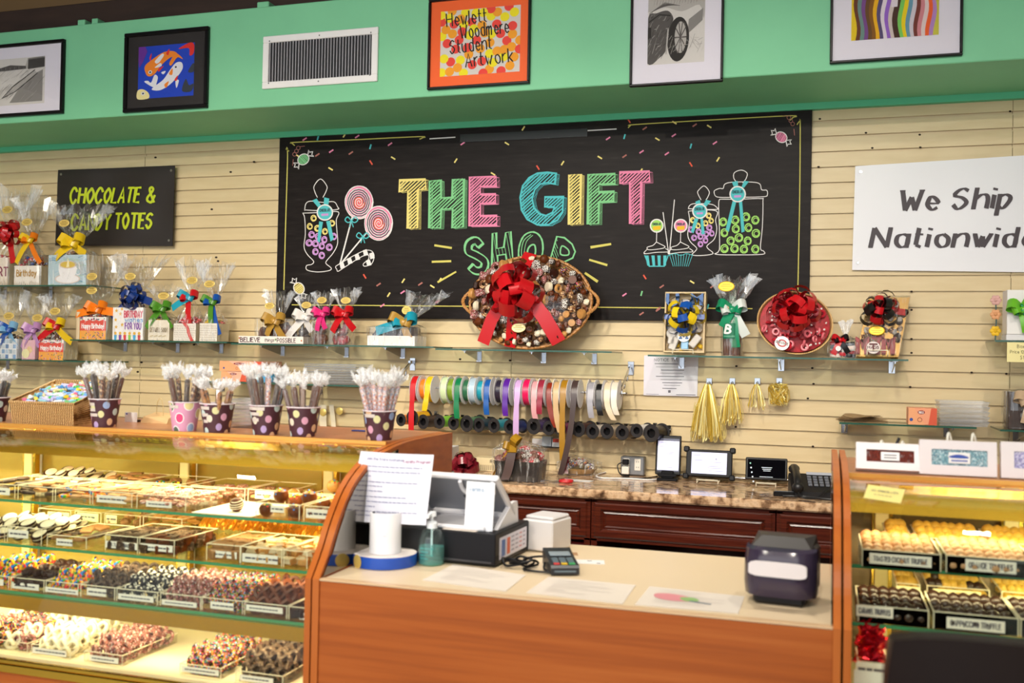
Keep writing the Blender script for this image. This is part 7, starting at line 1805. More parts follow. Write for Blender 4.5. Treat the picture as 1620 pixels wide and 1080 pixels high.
# deck
row(-2.83, .650, .24, .030, [
 S_((-50, 44), 1022, 'pretzel', SPRW, PZ, 'pretzel', 'white and rainbow sprinkled pretzel at the cut-off end of the deck', .031, (4, 5), 'cut-off tray of mixed sprinkled pretzels on the deck', L=2, tilt=LEAN, mix=[SPR, PINKN, WCHOC], card=None),
 S_((49, 112), 1028, 'pretzel', WCHOC, PZ, 'pretzel', 'white chocolate pretzel on the case deck', .031, (3, 5), 'tray of white chocolate pretzels on the deck', L=2, tilt=LEAN, card=(.05, .9, .2, .75)),
 S_((133, 194), 1040, 'pretzel', PINKN, PZ, 'pretzel', 'pale rainbow nonpareil pretzel beside the white ones on the deck', .029, (3, 5), 'tray of nonpareil pretzels beside the white ones on the deck', L=2, tilt=LEAN, card=(.15, .9, .2, .7)),
 S_((284, 350), 1062, 'pretzel', SPR, PZ, 'pretzel', 'rainbow sprinkled pretzel on the bright empty side of the deck', .029, (3, 5), 'tray of rainbow sprinkled pretzels on the deck', L=2, tilt=LEAN, card=(.05, .95, .3, .8)),
 S_((372, 448), 1076, 'pretzel', GREYN, PZ, 'pretzel', 'toffee-crumb pretzel at the corner of the deck', .031, (3, 6), 'tray of toffee-crumb pretzels at the deck corner', L=2, tilt=LEAN, card=(.1, .8, .2, .7))], 'deck')
# ---- truffles
TR_ = 'chocolate_truffle'
TB = pm('toasted_coat', 'A67C52', .5, var=.25, vscale=70); TO = pm('milk_coat', 'B78A62', .4, var=.15, vscale=40); TDK = pm('dark_coat', '33211A', .25, var=.15, vscale=50); TGO = pm('golden_coat', 'C8A040', .45, var=.2, vscale=60)
row(-2.64, 1.037, .22, .040, [
 S_((1363, 1489), 892, 'truffle', TB, TR_, 'truffle', 'toasted coconut truffle on the upper truffle shelf', .0162, (7, 6), 'tray of toasted coconut truffles on the upper shelf', text='TOASTED COCONUT TRUFFLE', card=(.1, .88, .2, .8), dark=True, mix=[TB, TB, TO]),
 S_((1496, 1640), 902, 'truffle', TO, TR_, 'truffle', 'milk chocolate orange truffle on the upper truffle shelf', .0162, (8, 6), 'tray of orange truffles on the upper shelf', text='ORANGE TRUFFLES', card=(.22, .78, .2, .85), dark=True)], 'r')
row(-2.39, 1.037, .2, .036, [
 S_((1402, 1442), 862, 'truffle', TGO, TR_, 'truffle', 'golden nutty truffle in the short rear tray, upper shelf', .0165, (3, 4), 'short rear tray of golden truffles on the upper shelf', cm=CARDY, L=2),
 S_((1450, 1558), 868, 'truffle', TGO, TR_, 'truffle', 'golden truffle in the long rear tray, upper shelf', .0165, (7, 4), 'long rear tray of golden truffles with a cream label', cm=CARDY, card=(.15, .9, -.05, .8), L=2),
 S_((1566, 1650), 880, 'truffle', TGO, TR_, 'truffle', 'golden truffle in the end rear tray, upper shelf', .0165, (5, 4), 'end rear tray of golden truffles on the upper shelf', cm=CARDY, L=2)], 'r')
row(-2.73, .930, .2, .038, [
 S_((1357, 1470), 968, 'truffle', TDK, TR_, 'truffle', 'dark caramel truffle on the lower truffle shelf', .0165, (6, 4), 'tray of dark caramel truffles on the lower shelf', text='CARAMEL TRUFFLES', card=(-.02, .50, .35, .98), dark=True),
 S_((1476, 1612), 988, 'truffle', TDK, TR_, 'truffle', 'dark cappuccino truffle on the lower truffle shelf', .0165, (7, 4), 'tray of dark cappuccino truffles on the lower shelf', text='CAPPUCCINO TRUFFLE', card=(.16, .84, .1, .75), dark=True),
 S_((1614, 1690), 1006, 'truffle', TDK, TR_, 'truffle', 'dark truffle in the cut-off tray, lower truffle shelf', .0165, (4, 4), 'cut-off tray of dark truffles on the lower shelf', dark=True)], 'r')
row(-2.44, .930, .18, .034, [
 S_((1418, 1456), 922, 'truffle', TGO, TR_, 'truffle', 'yellowish truffle in the short rear tray, lower shelf', .0155, (3, 3), 'short rear tray of yellowish truffles on the lower shelf', cm=CARDY, card=(.0, 1, .1, .8)),
 S_((1466, 1566), 932, 'truffle', TGO, TR_, 'truffle', 'yellow-brown truffle in the long rear tray, lower shelf', .0155, (7, 3), 'long rear tray of yellow-brown truffles on the lower shelf', cm=CARDY, card=(.1, .86, -.1, .8), mix=[TGO, TDK]),
 S_((1584, 1660), 944, 'truffle', TGO, TR_, 'truffle', 'yellow-brown truffle in the end rear tray, lower shelf', .0155, (5, 3), 'end rear tray of yellow-brown truffles on the lower shelf', cm=CARDY)], 'r')
row(-2.80, .820, .22, .03, [
 S_((1440, 1530), 1030, 'truffle', TDK, TR_, 'truffle', 'dark truffle on the bottom glass shelf behind the chair', .013, (5, 4), 'tray of dark truffles behind the brown chair'),
 S_((1536, 1640), 1040, 'truffle', TGO, TR_, 'truffle', 'golden truffle on the bottom glass shelf behind the chair', .013, (6, 4), 'tray of golden truffles behind the brown chair', cm=CARDY)], 'r')
row(-2.80, .820, .2, .042, [
 S_((1356, 1404), 1066, 'foil', pm('red_foil', 'C01428', .22, .75), 'foiled_sweet', 'sweet', 'red foil wrapped sweet heaped on the bottom glass shelf by the chair', .019, (3, 5), 'tray of red foil sweets on the bottom glass shelf by the chair', L=4, step=.85, jit=.8, card=(-.05, 1.0, .3, .95))], 'r')
p = U(1375, 1072, -2.845); mb = MB().box((-.03, -.012, 0), (.03, -.0105, .03)); one('price_card', mb, CARD, 'tiny white price card before the red foil sweets', 'price tag', (p[0], -2.815, .8206))
# pale sign behind the glass
Q = [UZ(1373, 766, 1.21), UZ(1432, 774, 1.21)]
p0, p1, p2, p3 = U(1373, 766, -2.60), U(1432, 774, -2.60), U(1425, 796, -2.68), U(1366, 787, -2.68)
mb = MB().add([tuple(p) for p in (p0, p1, p2, p3)]+[tuple(p+np.array([0, .0015, -.001])) for p in (p0, p1, p2, p3)], [(0, 1, 2, 3), (4, 7, 6, 5), (0, 4, 5, 1), (1, 5, 6, 2), (2, 6, 7, 3), (3, 7, 4, 0)], 0)
pen = Pen(); write(pen, 'ALL CHOCOLATES', .5, .56, .14, w=.012, width=.72, align='c'); [pen.stroke([(.25+.1*k, .33), (.31+.1*k, .33)], .03) for k in range(5)]
q = pen.to(lambda a, b: (p3*(1-a)+p2*a)*(1-b)+(p0*(1-a)+p1*a)*b+np.array([0, -.0012, .0006])); n = len(mb.v); mb.v += q.v; mb.f += [tuple(i+n for i in f) for f in q.f]; mb.m += [1]*len(q.f)
one('glass_sign', mb, [PC('F2E28A'), INK], 'pale yellow notice taped inside the truffle case glass', 'sign')

# ================================================================== on the case tops
CT = 1.252
def winbox(label, px, fill, logo, lean=.30, skew=.10):
    (xa, xb, yb, yt) = px; y = -2.385; p = U((xa+xb)/2, yb, y); s = mpp(p); w, h = (xb-xa)*s, (yb-yt)*s*1.03
    t = thing('window_box', label, 'gift box', (p[0], y, CT-.0225+.022*math.sin(lean)), (-lean, 0, 0)); d = .022
    mb = MB(); u0, u1, v0, v1 = .16, .88, .28, .74
    for a, b in (((0, 0), (1, v0)), ((0, v1), (1, 1)), ((0, v0), (u0, v1)), ((u1, v0), (1, v1))): mb.box((-w/2+w*a[0], 0, h*a[1]), (-w/2+w*b[0], .002, h*b[1]))
    mb.box((-w/2, d-.002, 0), (w/2, d, h)); mb.box((-w/2, .002, 0), (-w/2+.002, d, h)); mb.box((w/2-.002, .002, 0), (w/2, d, h)); mb.box((-w/2, .002, 0), (w/2, d, .002)); mb.box((-w/2, .002, h-.002), (w/2, d, h))
    obj('box', mb, pm('box_white', 'EFE6E6', .5), t)
    obj('sprinkled_bar', MB().box((-w/2+w*u0-.004, .006, h*v0-.004), (-w/2+w*u1+.004, .012, h*v1+.004)), fill, t)
    obj('window_film', MB().box((-w/2+w*u0, .0015, h*v0), (-w/2+w*u1, .0025, h*v1)), MATS['taut_film'], t)
    mb = MB().rbox((-w*.12, -.0006, h*.34), (w*.16, .0012, h*.66), .0008, 0); pen = Pen()
    if logo: pen.fill(smoothp([(-.02*1, h*.54), (.0, h*.60), (.02, h*.56), (.024, h*.50), (.0, h*.49), (-.016, h*.5)], 3, True), 1); pen.stroke([(-w*.08, h*.42), (w*.12, h*.42)], h*.04, 1)
    else:
        for k in range(2): pen.stroke([(-w*.07, h*(.54-.1*k)), (w*.11, h*(.54-.1*k))], h*.035, 2)
    q = pen.to(lambda a, b: (a, -.0009, b)); n = len(mb.v); mb.v += q.v; mb.f += [tuple(i+n for i in f) for f in q.f]; mb.m += q.m
    obj('label', mb, [WHITE, pm('logo_blue', '2A4AA8', .5), INK], t)
    mb = MB()
    for k in (-.12, .20): mb.tube(smoothp([(w*k, d+.004, .006), (w*k, d+.006, h*.9), (w*k+.004, d+.012, h*1.25), (w*k+.012, d+.02, h*.9), (w*k+.01, d+.03, .03*math.tan(lean)+.004)], 4), .003, 6)
    obj('easel', mb, pm('easel_cream', 'E6E2D2', .4), t, 1)
    return t
winbox('white window box with a rust-red sprinkled bar, tilted back on its easel', (1357, 1456, 746, 703), sprinkle('rust_sprinkle', '5A1C12', ['7A2A1A', '8E3A22', '6A1E14'], .7, 500), False, .42)
winbox('white window box with a teal sprinkled bar and blue emblem', (1459, 1572, 751, 698), sprinkle('teal_sprinkle', '3A6A78', ['8AB8BE', 'C8D8D8', '2E7A90', '5A9AA4'], .8, 420), True, .14)
winbox('white window box with a violet sprinkled bar, cut off by the picture edge', (1590, 1710, 762, 706), sprinkle('violet_sprinkle', '6A5AA0', ['B8AEDC', 'E8E0F0', '8A7AC0'], .8, 420), True, .14)
p = UZ(1420, 742, CT); mb = MB().tube([(-.012, .05, .001), (.02, .06, .08)], .004, 6); one('marker_pen', mb, BLACK, 'black pen leaning behind the rust-red window box', 'pen', (U(1412, 735, -2.28)[0], -2.28, CT-.023))
# wicker basket of wrapped sweets
xa, xb = UZ(13, 668, CT)[0], UZ(125, 670, CT)[0]
p = UZ(70, 671, CT); s = mpp(p); w = 118*s; y0 = -2.405; d = .20
t = thing('wicker_basket', 'rectangular wicker basket with a sloping front, on the case top', 'basket', (p[0], y0, CT))
WK = ramp_mat('woven_basket', [(.1, '6E4418'), (.5, 'BE8A44'), (.9, 'EBC48A')], 42, 'wave', rough=.55, detail=2.5, bump=.8)
mb = MB(); hf, hb = 34*s*1.0, 66*s; fl = 1.06
V = [(-w/2, 0, 0), (w/2, 0, 0), (w/2, d, 0), (-w/2, d, 0), (-w/2*fl, -.006, hf), (w/2*fl, -.006, hf), (w/2*fl, d, hb), (-w/2*fl, d, hb)]
mb.add(V, [(0, 3, 2, 1), (0, 1, 5, 4), (1, 2, 6, 5), (2, 3, 7, 6), (3, 0, 4, 7)])
I = [(v[0]*.95, min(max(v[1], .006), d-.006), v[2] if v[2] > 0 else .004) for v in V]; mb.add(I, [(0, 1, 2, 3), (0, 4, 5, 1), (1, 5, 6, 2), (2, 6, 7, 3), (3, 7, 4, 0)])
for k in range(14):
    f = k/14
    Q = [tuple(Vector(V[i]).lerp(Vector(V[i+4]), f)) for i in range(4)]; e = [Q[0]]
    for i in range(4):
        for g in range(1, 11): e.append(tuple(Vector(Q[i]).lerp(Vector(Q[(i+1) % 4]), g/10)+Vector((0, -.0012*(1 if (g+k) % 2 else -1) if i in (0, 2) else 0, 0))))
    mb.tube(e[:-1], .0019, 4, closed=True)
obj('weave', mb, WK, t); mb = MB(); R4 = [V[4], V[5], V[6], V[7]]
mb.tube([R4[0], R4[1], R4[2], R4[3]], .005, 7, closed=True); obj('rim', mb, WK, t, 1)
cols = ['7FB4E0', 'E86A8A', 'F2D02E', '8AD08A', 'C8C4EC', 'F4F0F0', '4A90C8', '9AD0D8', 'F0E0A8', '5AC85A']
random.seed(77); CMt = [pm('twist_'+c, c, .3) for c in cols]; TW = []
for m in CMt:
    mb = MB().tube([(-.016, 0, 0), (-.011, 0, 0), (-.010, 0, 0), (.010, 0, 0), (.011, 0, 0), (.016, 0, 0)], .005, 7, rs=[.006, .0022, .006, .006, .0022, .006], flat=.9); TW.append(mesh('twist', mb, m, 1))
for k in range(150):
    u, v = R(), R()**.8; x = (-w/2*.88+w*.88*u); y = .012+(d-.03)*v; z = hf-.012+(hb-hf-.006)*v*.9+.014*math.sin(PI*u)+.012*R()
    o = bpy.data.objects.new('wrapped_sweet', TW[int(R()*10)]); COL.objects.link(o); o.location = (p[0]+x, y0+y, CT+z); o.rotation_euler = (.6*(R()-.5), .6*(R()-.5), 6*R()); o.scale = (1.15,)*3
    tag(o, 'twist-wrapped pastel sweet heaped in the wicker basket', 'sweet', 'wrapped sweets in the wicker basket')
# polka dot buckets
def polka(name, base, dots, sc_=26.0, rad=.30, ringc=None):
    if name in MATS: return MATS[name]
    m = bpy.data.materials.new(name); m.use_nodes = True; nt = m.node_tree; b = nt.nodes['Principled BSDF']; b.inputs['Roughness'].default_value = .45
    uv = nt.nodes.new('ShaderNodeUVMap'); mp_ = nt.nodes.new('ShaderNodeMapping'); mp_.inputs['Rotation'].default_value = (0, 0, .6); mp_.inputs['Scale'].default_value = (sc_, sc_, 1)
    nt.links.new(uv.outputs[0], mp_.inputs[0]); v = nt.nodes.new('ShaderNodeTexVoronoi'); v.voronoi_dimensions = '2D'; v.inputs['Scale'].default_value = 1.0; v.inputs['Randomness'].default_value = .22
    nt.links.new(mp_.outputs[0], v.inputs['Vector'])
    s_ = nt.nodes.new('ShaderNodeSeparateColor'); nt.links.new(v.outputs['Color'], s_.inputs[0]); r = nt.nodes.new('ShaderNodeValToRGB'); r.color_ramp.interpolation = 'CONSTANT'
    el = r.color_ramp.elements
    while len(el) < len(dots): el.new(.5)
    for i, (e, h) in enumerate(zip(el, dots)): e.position = i/len(dots); e.color = rgb(h)
    nt.links.new(s_.outputs[0], r.inputs[0])
    lt = nt.nodes.new('ShaderNodeMath'); lt.operation = 'LESS_THAN'; lt.inputs[1].default_value = rad; nt.links.new(v.outputs['Distance'], lt.inputs[0])
    mx = nt.nodes.new('ShaderNodeMix'); mx.data_type = 'RGBA'; nt.links.new(lt.outputs[0], mx.inputs['Factor']); mx.inputs['A'].default_value = rgb(base); nt.links.new(r.outputs[0], mx.inputs['B']); last = mx.outputs['Result']
    if ringc:
        l2 = nt.nodes.new('ShaderNodeMath'); l2.operation = 'COMPARE'; l2.inputs[1].default_value = rad+.03; l2.inputs[2].default_value = .035; nt.links.new(v.outputs['Distance'], l2.inputs[0])
        m2 = nt.nodes.new('ShaderNodeMix'); m2.data_type = 'RGBA'; nt.links.new(l2.outputs[0], m2.inputs['Factor']); nt.links.new(last, m2.inputs['A']); m2.inputs['B'].default_value = rgb(ringc); last = m2.outputs['Result']
    nt.links.new(last, b.inputs['Base Color']); MATS[name] = m; return m
PB = polka('brown_polka', '4E2A34', ['E8DCC8', 'D8A0B8', '9AB0D8', 'DCD8A0', 'B8A0D0', 'C8DCD8', 'E0B890'])
PP = polka('pink_polka', 'DFA0C0', ['E04A80', '3A8A4A', 'F0E0A0', 'A0B8E0', '5A6A5A'], 20, .28, 'F4ECEC')
RIMW = pm('bucket_rim', 'E8DCE0', .5)
def bucket(label, px, rodm, nrod, rlab, tall=52, pink=False, tag_=None, fan=1.0, hts=None, thick=.0068, front=0.0, kind='pretzel_rod'):
    (xa, xb, yb, yt) = px; cx = (xa+xb)/2; p = UZ(cx, yb, CT); p = U(cx, yb, -2.375+front) if True else p; s = mpp(p); rt = (xb-xa)/2*s; rb = rt*.74; h = (yb-yt)*s
    t = thing('treat_bucket', label, 'bucket', (p[0], -2.375+front, CT), R()*6, 'polka-dot buckets on the case top')
    mb = MB().lathe([(rb, 0), (rt, h)], 28, 0, uv=True, caps=False); mb.lathe([(0, .003), (rb*.97, .003), (rt*.97, h)], 28, 1, caps=False)
    obj('cup', mb, [PP if pink else PB, RIMW], t, 1); obj('rim', MB().tube([(rt*math.cos(2*PI*i/28), rt*math.sin(2*PI*i/28), h) for i in range(28)], .0022, 6, closed=True), RIMW, t, 1)
    if tag_:
        a = obj('label_sticker', MB(), RIMW, t); bpy.data.objects.remove(a)
        lm = MB(); rot = -t.rotation_euler.z
        for k, (dz, ww) in enumerate(tag_):
            a0 = -PI/2-.25-front
            nseg = 5; rr2 = lambda z: rb+(rt-rb)*z/h+.0012
            for q in range(nseg):
                A0, A1 = a0-ww/2+ww*q/nseg+rot, a0-ww/2+ww*(q+1)/nseg+rot; z0, z1 = h*dz-.005, h*dz+.005
                lm.add([(rr2(z0)*math.cos(A0), rr2(z0)*math.sin(A0), z0), (rr2(z0)*math.cos(A1), rr2(z0)*math.sin(A1), z0), (rr2(z1)*math.cos(A1), rr2(z1)*math.sin(A1), z1), (rr2(z1)*math.cos(A0), rr2(z1)*math.sin(A0), z1)], [(0, 1, 2, 3)])
        obj('label_sticker', lm, pm('sticker', 'D8CCC4', .5), t, 'open')
    for k in range(nrod):
        a = 2*PI*k/nrod+.4*R(); q = rt*.66*math.sqrt((k % 3+1)/3); tx, ty = .34*fan*math.cos(a)*(q/rt+.2), .34*fan*math.sin(a)*(q/rt+.2); L_ = h+tall*s*(.72+.2*R())-.01
        m = rodm[k % len(rodm)]
        o = thing(kind, rlab, 'pretzel rod', (p[0]+q*.55*math.cos(a), -2.375+front+q*.55*math.sin(a), CT+.005), (-ty, tx, 0), rlab)
        obj('rod', MB().lathe([(0, 0), (thick, .003), (thick*1.05, L_*.5), (thick*1.1, L_-.006), (thick*.6, L_), (0, L_+.001)], 9), m, o, 1)
        mb = MB().lathe([(thick*1.25, .004), (thick*1.35, L_*.6), (thick*1.3, L_)], 8, caps=False)
        obj('wrapper', mb, clear('rod_film', 'FFFFFF', .10, .06, 'FFFFFF', .1, .3, (200, 200, 40)), o, 'open')
        mb = MB(); flare(mb, (0, 0, L_), .003, .021, .034, n=18, sy=.9, jag=.9); 
        for e in range(5): mb.sph((.014*(R()-.5)*2, .014*(R()-.5)*2, L_+.010+.018*R()), .008, 6, jit=.9)
        obj('wrapper_twist', mb, CELLOW, o)
    return t
random.seed(101)
PRZ = ramp_mat('salted_rod', [(0, 'A86A2A'), (.5, 'C88A3A'), (.8, '4A2A1A')], 120, rough=.5); STR = ramp_mat('striped_rod', [(.45, '4A2A1E'), (.55, 'C8A890')], 90, 'wave', rough=.4, detail=.6); PRG = sprinkle('pastel_rod', 'B88A72', ['F0C8C0', 'F4F0EC', 'A8B8E0', 'E89070'], .85, 330)
bucket('brown polka-dot bucket beside the wicker basket, with two small labels', (141, 189, 676, 632), [GREYN, CHOC, DCHOC, NUTS], 9, 'wrapped nutty chocolate rod in the bucket beside the wicker basket', 48, tag_=[(.82, .5), (.62, .55), (.44, .85)])
bucket('pink bucket with large ringed dots', (267, 316, 684, 639), [GREYN, NUTS, CHOC], 11, 'wrapped crumb-coated rod in the pink bucket', 50, pink=True, tag_=[(.85, .9)])
bucket('brown polka-dot bucket touching the pink one, holding orange-brown rods', (316, 370, 687, 642), [PRZ], 6, 'salted orange-brown rod in the bucket next to the pink one', 32, fan=1.2, tag_=[(.86, .7), (.62, .5), (.4, .4)])
bucket('brown polka-dot bucket with a large white label, ahead of the orange cartons', (394, 446, 691, 645), [PRG, GREYN, CHOC], 11, 'wrapped sprinkled rod in the bucket with the large white label', 55, tag_=[(.9, 1.4), (.72, .7), (.52, .6)])
bucket('brown polka-dot bucket holding plain and striped rods, no label', (453, 506, 694, 648), [CHOC, STR, CHOC], 9, 'plain or striped milk rod in the unlabelled polka-dot bucket', 46)
bucket('brown polka-dot bucket nearest the register, full of pastel sprinkled rods', (573, 626, 700, 654), [PRG], 13, 'wrapped pastel sprinkled rod in the bucket nearest the register', 56, tag_=[(.84, .8)])
bucket('brown polka-dot bucket cut off by the picture edge', (-36, 13, 660, 622), [DCHOC, GREYN], 8, 'wrapped dark rod in the bucket cut off by the picture edge', 34)
# cards, paper bag, blue scissors on the case top
p = U(207, 671, -2.16); t = thing('standing_card', 'small white card with a blue mark standing on the case top', 'card', (p[0], -2.16, CT), .1); obj('card', MB().rbox((-.024, -.001, 0), (.024, .001, .034), .0005), WHITE, t); obj('blue_mark', MB().box((-.02, -.0016, .026), (-.013, -.001, .031)), pm('mark_blue', '2A3A9A', .5), t); obj('card_foot', MB().rbox((.018, 0, 0), (.026, .02, .008), .001), BLACK, t)
p = U(250, 676, -2.14); t = thing('paper_bag', 'flat kraft paper bag with twine handle lying behind the pink bucket', 'bag', (p[0], -2.13, CT), .1)
obj('bag', MB().hull([(-.05, -.04, 0), (.05, -.04, 0), (.05, .05, 0), (-.05, .05, 0), (-.045, -.03, .022), (.045, -.02, .016), (.04, .04, .03), (-.04, .04, .034)]), pm('kraft_paper', 'D9B07A', .7), t); obj('handle', MB().tube(smoothp([(-.015, .0, .03), (-.012, .0, .07), (0, .0, .085), (.010, 0, .06), (.012, 0, .02)], 4), .0015, 5), pm('twine', 'D8C08A', .7), t, 1)
p = U(575, 691, -2.1); t = thing('blue_tape', 'strip of blue tape on the case top behind the buckets', 'tape', (p[0], -2.12, CT)); obj('strip', MB().rbox((-.03, -.01, .0003), (.03, .01, .004), .001), pm('tape_blue', '1E3A8A', .4), t)

tubs('clear plastic lid tray stacked on the case top between the polka-dot buckets', 358, 398, -2.2, .12, CT, 7, .0135, .97)
# ================================================================== on the service counter
CZ = .95
# ribbon roll with gold seal, white sticker roll on top
p = UZ(605, 893, CZ); s = mpp(p); r = 51*s
t = thing('ribbon_roll', 'wide roll of royal blue ribbon with a gold seal, lying on the counter', 'ribbon', (p[0], p[1]+.015, CZ)); RP = t.location.copy()
obj('ribbon_side', MB().lathe([(r*.3, .001), (r, .001), (r, .030), (r*.99, .0305)], 40, caps=False), pm('royal_ribbon', '1E50B8', .3), t, 1)
obj('cardboard_face', MB().lathe([(0, .030), (r*.985, .031)], 40, 0), pm('roll_paper', 'EAE0DC', .6), t)
a = -PI/2-.55; mb = MB().lathe([(.018, 0), (.0185, .001), (.014, .002), (0, .0022)], 18, 0, TR((r*math.cos(a), r*math.sin(a), .0155), (0, 0, a)) @ Matrix.Rotation(PI/2, 4, 'Y')); obj('gold_seal', mb, GOLD, t, 1)
t = thing('sticker_roll', 'white paper roll standing on the blue ribbon roll', 'paper roll', (RP[0], RP[1], CZ+.0315)); q = 25*s; hh = 63*s
obj('paper', MB().lathe([(q*.9, 0), (q, 0), (q, hh*.98), (q*.97, hh), (q*.9, hh), (q*.9, .002)], 34, caps=False), pm('roll_white', 'F4F2F4', .45), t, 1); obj('core', MB().lathe([(0, .01), (q*.89, .01), (q*.89, hh*.985)], 30, caps=False), pm('core_grey', '6A7078', .5), t, 1)
pen = Pen()
for k, (dz, l) in enumerate(((.52, .3), (.46, .22))): pen.stroke([(.25, dz), (.25+l, dz)], .012)
obj('faint_print', pen.to(lambda a, b: (q*1.004*math.cos(-PI/2+a), q*1.004*math.sin(-PI/2+a), b*hh)), pm('faint_ink', 'A8B4C8', .6), t)
# sanitizer
p = UZ(680, 893, CZ); s = mpp(p); r = 21*s
t = thing('hand_sanitizer', 'clear pump bottle of turquoise hand sanitizer before the cash drawer', 'bottle', (p[0], p[1]+.01, CZ)); hb = 58*s
PRF = [(r*.9, 0), (r, .004), (r, hb*.55), (r*.93, hb*.72), (r*.7, hb*.9), (r*.36, hb)]
obj('bottle', MB().lathe(PRF, 26), clear('bottle_clear', 'E8F6F4', .06, .04, 'E0F4F0'), t, 1)
obj('gel', MB().lathe([(0, .003), (r*.9, .003), (r*.93, .006), (r*.93, hb*.50), (0, hb*.52)], 26), clear('gel_turquoise', 'BCEDE8', .03, .30, '86D8D2'), t, 1)
pen = Pen(); [pen.stroke([(-.6, hb*(.2+.09*k)), (.1+.4*(k % 2), hb*(.2+.09*k))], hb*.03) for k in range(4)]
obj('faint_print', pen.to(lambda a, b: (r*1.01*math.cos(-PI/2+a), r*1.01*math.sin(-PI/2+a), b)), pm('label_teal', '2E9A9A', .5), t)
obj('pump', MB().lathe([(0, hb-.002), (r*.40, hb-.002), (r*.42, hb+.012), (r*.28, hb+.018), (r*.12, hb+.018), (r*.12, hb+.03), (r*.34, hb+.03), (r*.30, hb+.042), (0, hb+.044)], 20).tube([(0, 0, hb+.036), (.0, -r*.5, hb+.037), (0, -r*.95, hb+.032)], .005, 8).tube([(0, 0, .02), (0, 0, hb)], .003, 6), pm('pump_white', 'EEF2F4', .4), t, 1)
# cash drawer
fl_, fr_ = UZ(783, 899, CZ), UZ(818, 873, CZ); rot = -.06
W_, D_, H_ = .40, .26, .088
t = thing('cash_drawer', 'black metal cash drawer with a colourful card-brand sticker on its side', 'cash drawer', (fl_[0], fl_[1], CZ+.0005), (0, 0, rot))
obj('body', MB().rbox((-W_, 0, .004), (0, D_, H_), .003).box((-W_+.02, .02, 0), (-.02, D_-.02, .004)), pm('drawer_black', '17161A', .45, spec=.2), t)
obj('drawer_lip', MB().rbox((-W_+.01, -.003, .01), (-.01, .0005, .016), .001), pm('drawer_edge', '3A383C', .3), t)
X = .0006; mb = MB().box((0, .03, .016), (X, D_-.02, .074), 0)
for k, (a, m, w_) in enumerate(((.045, 1, .026), (.085, 2, .022), (.118, 3, .022), (.15, 3, .02), (.18, 4, .02), (.21, 3, .016))):
    mb.box((X, a, .022), (X+.0004, a+w_, .066), m) if m in (1, 2) else [mb.box((X, a, .026+.012*j), (X+.0004, a+w_, .030+.012*j), m) for j in range(4)]
obj('sticker', mb, [pm('sticker_paper', 'E4E2F2', .4), pm('sticker_blue', '3A6AB8', .4), pm('sticker_orange', 'E0582A', .4), pm('sticker_grey', '9A98B0', .4), pm('sticker_pink', 'C88A98', .4)], t)
M_ = t.matrix_basis.copy()
def onD(x, y, z): return tuple(Matrix.Translation(t0) @ Matrix.Rotation(rot, 4, 'Z') @ Vector((x, y, z)))
t0 = Vector((fl_[0], fl_[1], CZ+.0005))
# tablet register stand on the drawer: white base, arms and the tablet leaning towards the customer
t = thing('register_stand', 'white tablet register stand on the black cash drawer, tablet back towards the viewer', 'register', onD(-.155, .12, H_+.0006), (0, 0, rot))
SW_ = pm('stand_white', 'EDEBEE', .35)
obj('base_plate', MB().rbox((-.115, -.10, 0), (.115, .10, .012), .004).rbox((-.11, .05, .012), (.11, .10, .03), .006), SW_, t)
T = TR((0, .07, .026), (.86, 0, 0)); tw, tl = .125, .165
obj('tablet', MB().rbox((-tw, -.005, .0), (tw, .004, tl), .004, 0, T), pm('tablet_back', '8C8E96', .4), t)
mb = MB()
mb.rbox((-tw-.012, -.008, -.006), (-tw+.002, .010, tl+.010), .004, 0, T); mb.rbox((tw-.002, -.008, -.006), (tw+.012, .010, tl+.010), .004, 0, T); mb.rbox((-tw-.012, -.008, tl), (tw+.012, .010, tl+.012), .004, 0, T); mb.rbox((-tw-.012, -.008, -.012), (tw+.012, .010, .0), .004, 0, T)
obj('frame', mb, SW_, t)
mb = MB(); mb.prism([(.09, .012), (.02, .012), (.02, .03), (.07, .05)], -tw-.010, -tw+.004, 0, ax=0); obj('side_arm', mb, SW_, t); mb = MB()
mb.prism([(.10, .0), (-.06, .0), (.05, .06), (.09, .06)], tw-.002, tw+.012, 0, ax=0); obj('side_arm', mb, SW_, t)
mb = MB(); mb.tube([tuple(T @ Vector(v)) for v in smoothp([(tw-.10, -.012, tl+.002), (tw-.10, -.014, tl-.04), (tw-.07, -.015, tl-.06), (tw-.02, -.014, tl-.055), (tw-.005, -.012, tl+.002)], 4)], .006, 8); obj('card_reader_loop', mb, SW_, t, 1)
pen = Pen(); pen.fill(smoothp([(0, -.010), (.008, -.012), (.013, -.002), (.010, .006), (.003, .007), (0, .006), (-.003, .007), (-.011, .006), (-.012, -.004), (-.006, -.012)], 3, True)); pen.fill(smoothp([(.001, .009), (.006, .011), (.007, .016), (.002, .013)], 3, True))
obj('logo', pen.to(lambda a, b: T @ Vector((a+.02, -.0056, b+tl*.5))), pm('logo_dark', '2A2A30', .3), t)
obj('cable', MB().tube(smoothp([(-.12, .09, .02), (-.16, .10, .06), (-.15, .06, .10), (-.13, .03, .05), (-.12, -.02, .016)], 5), .003, 6), pm('cord_white', 'E8E6E4', .4), t, 1)
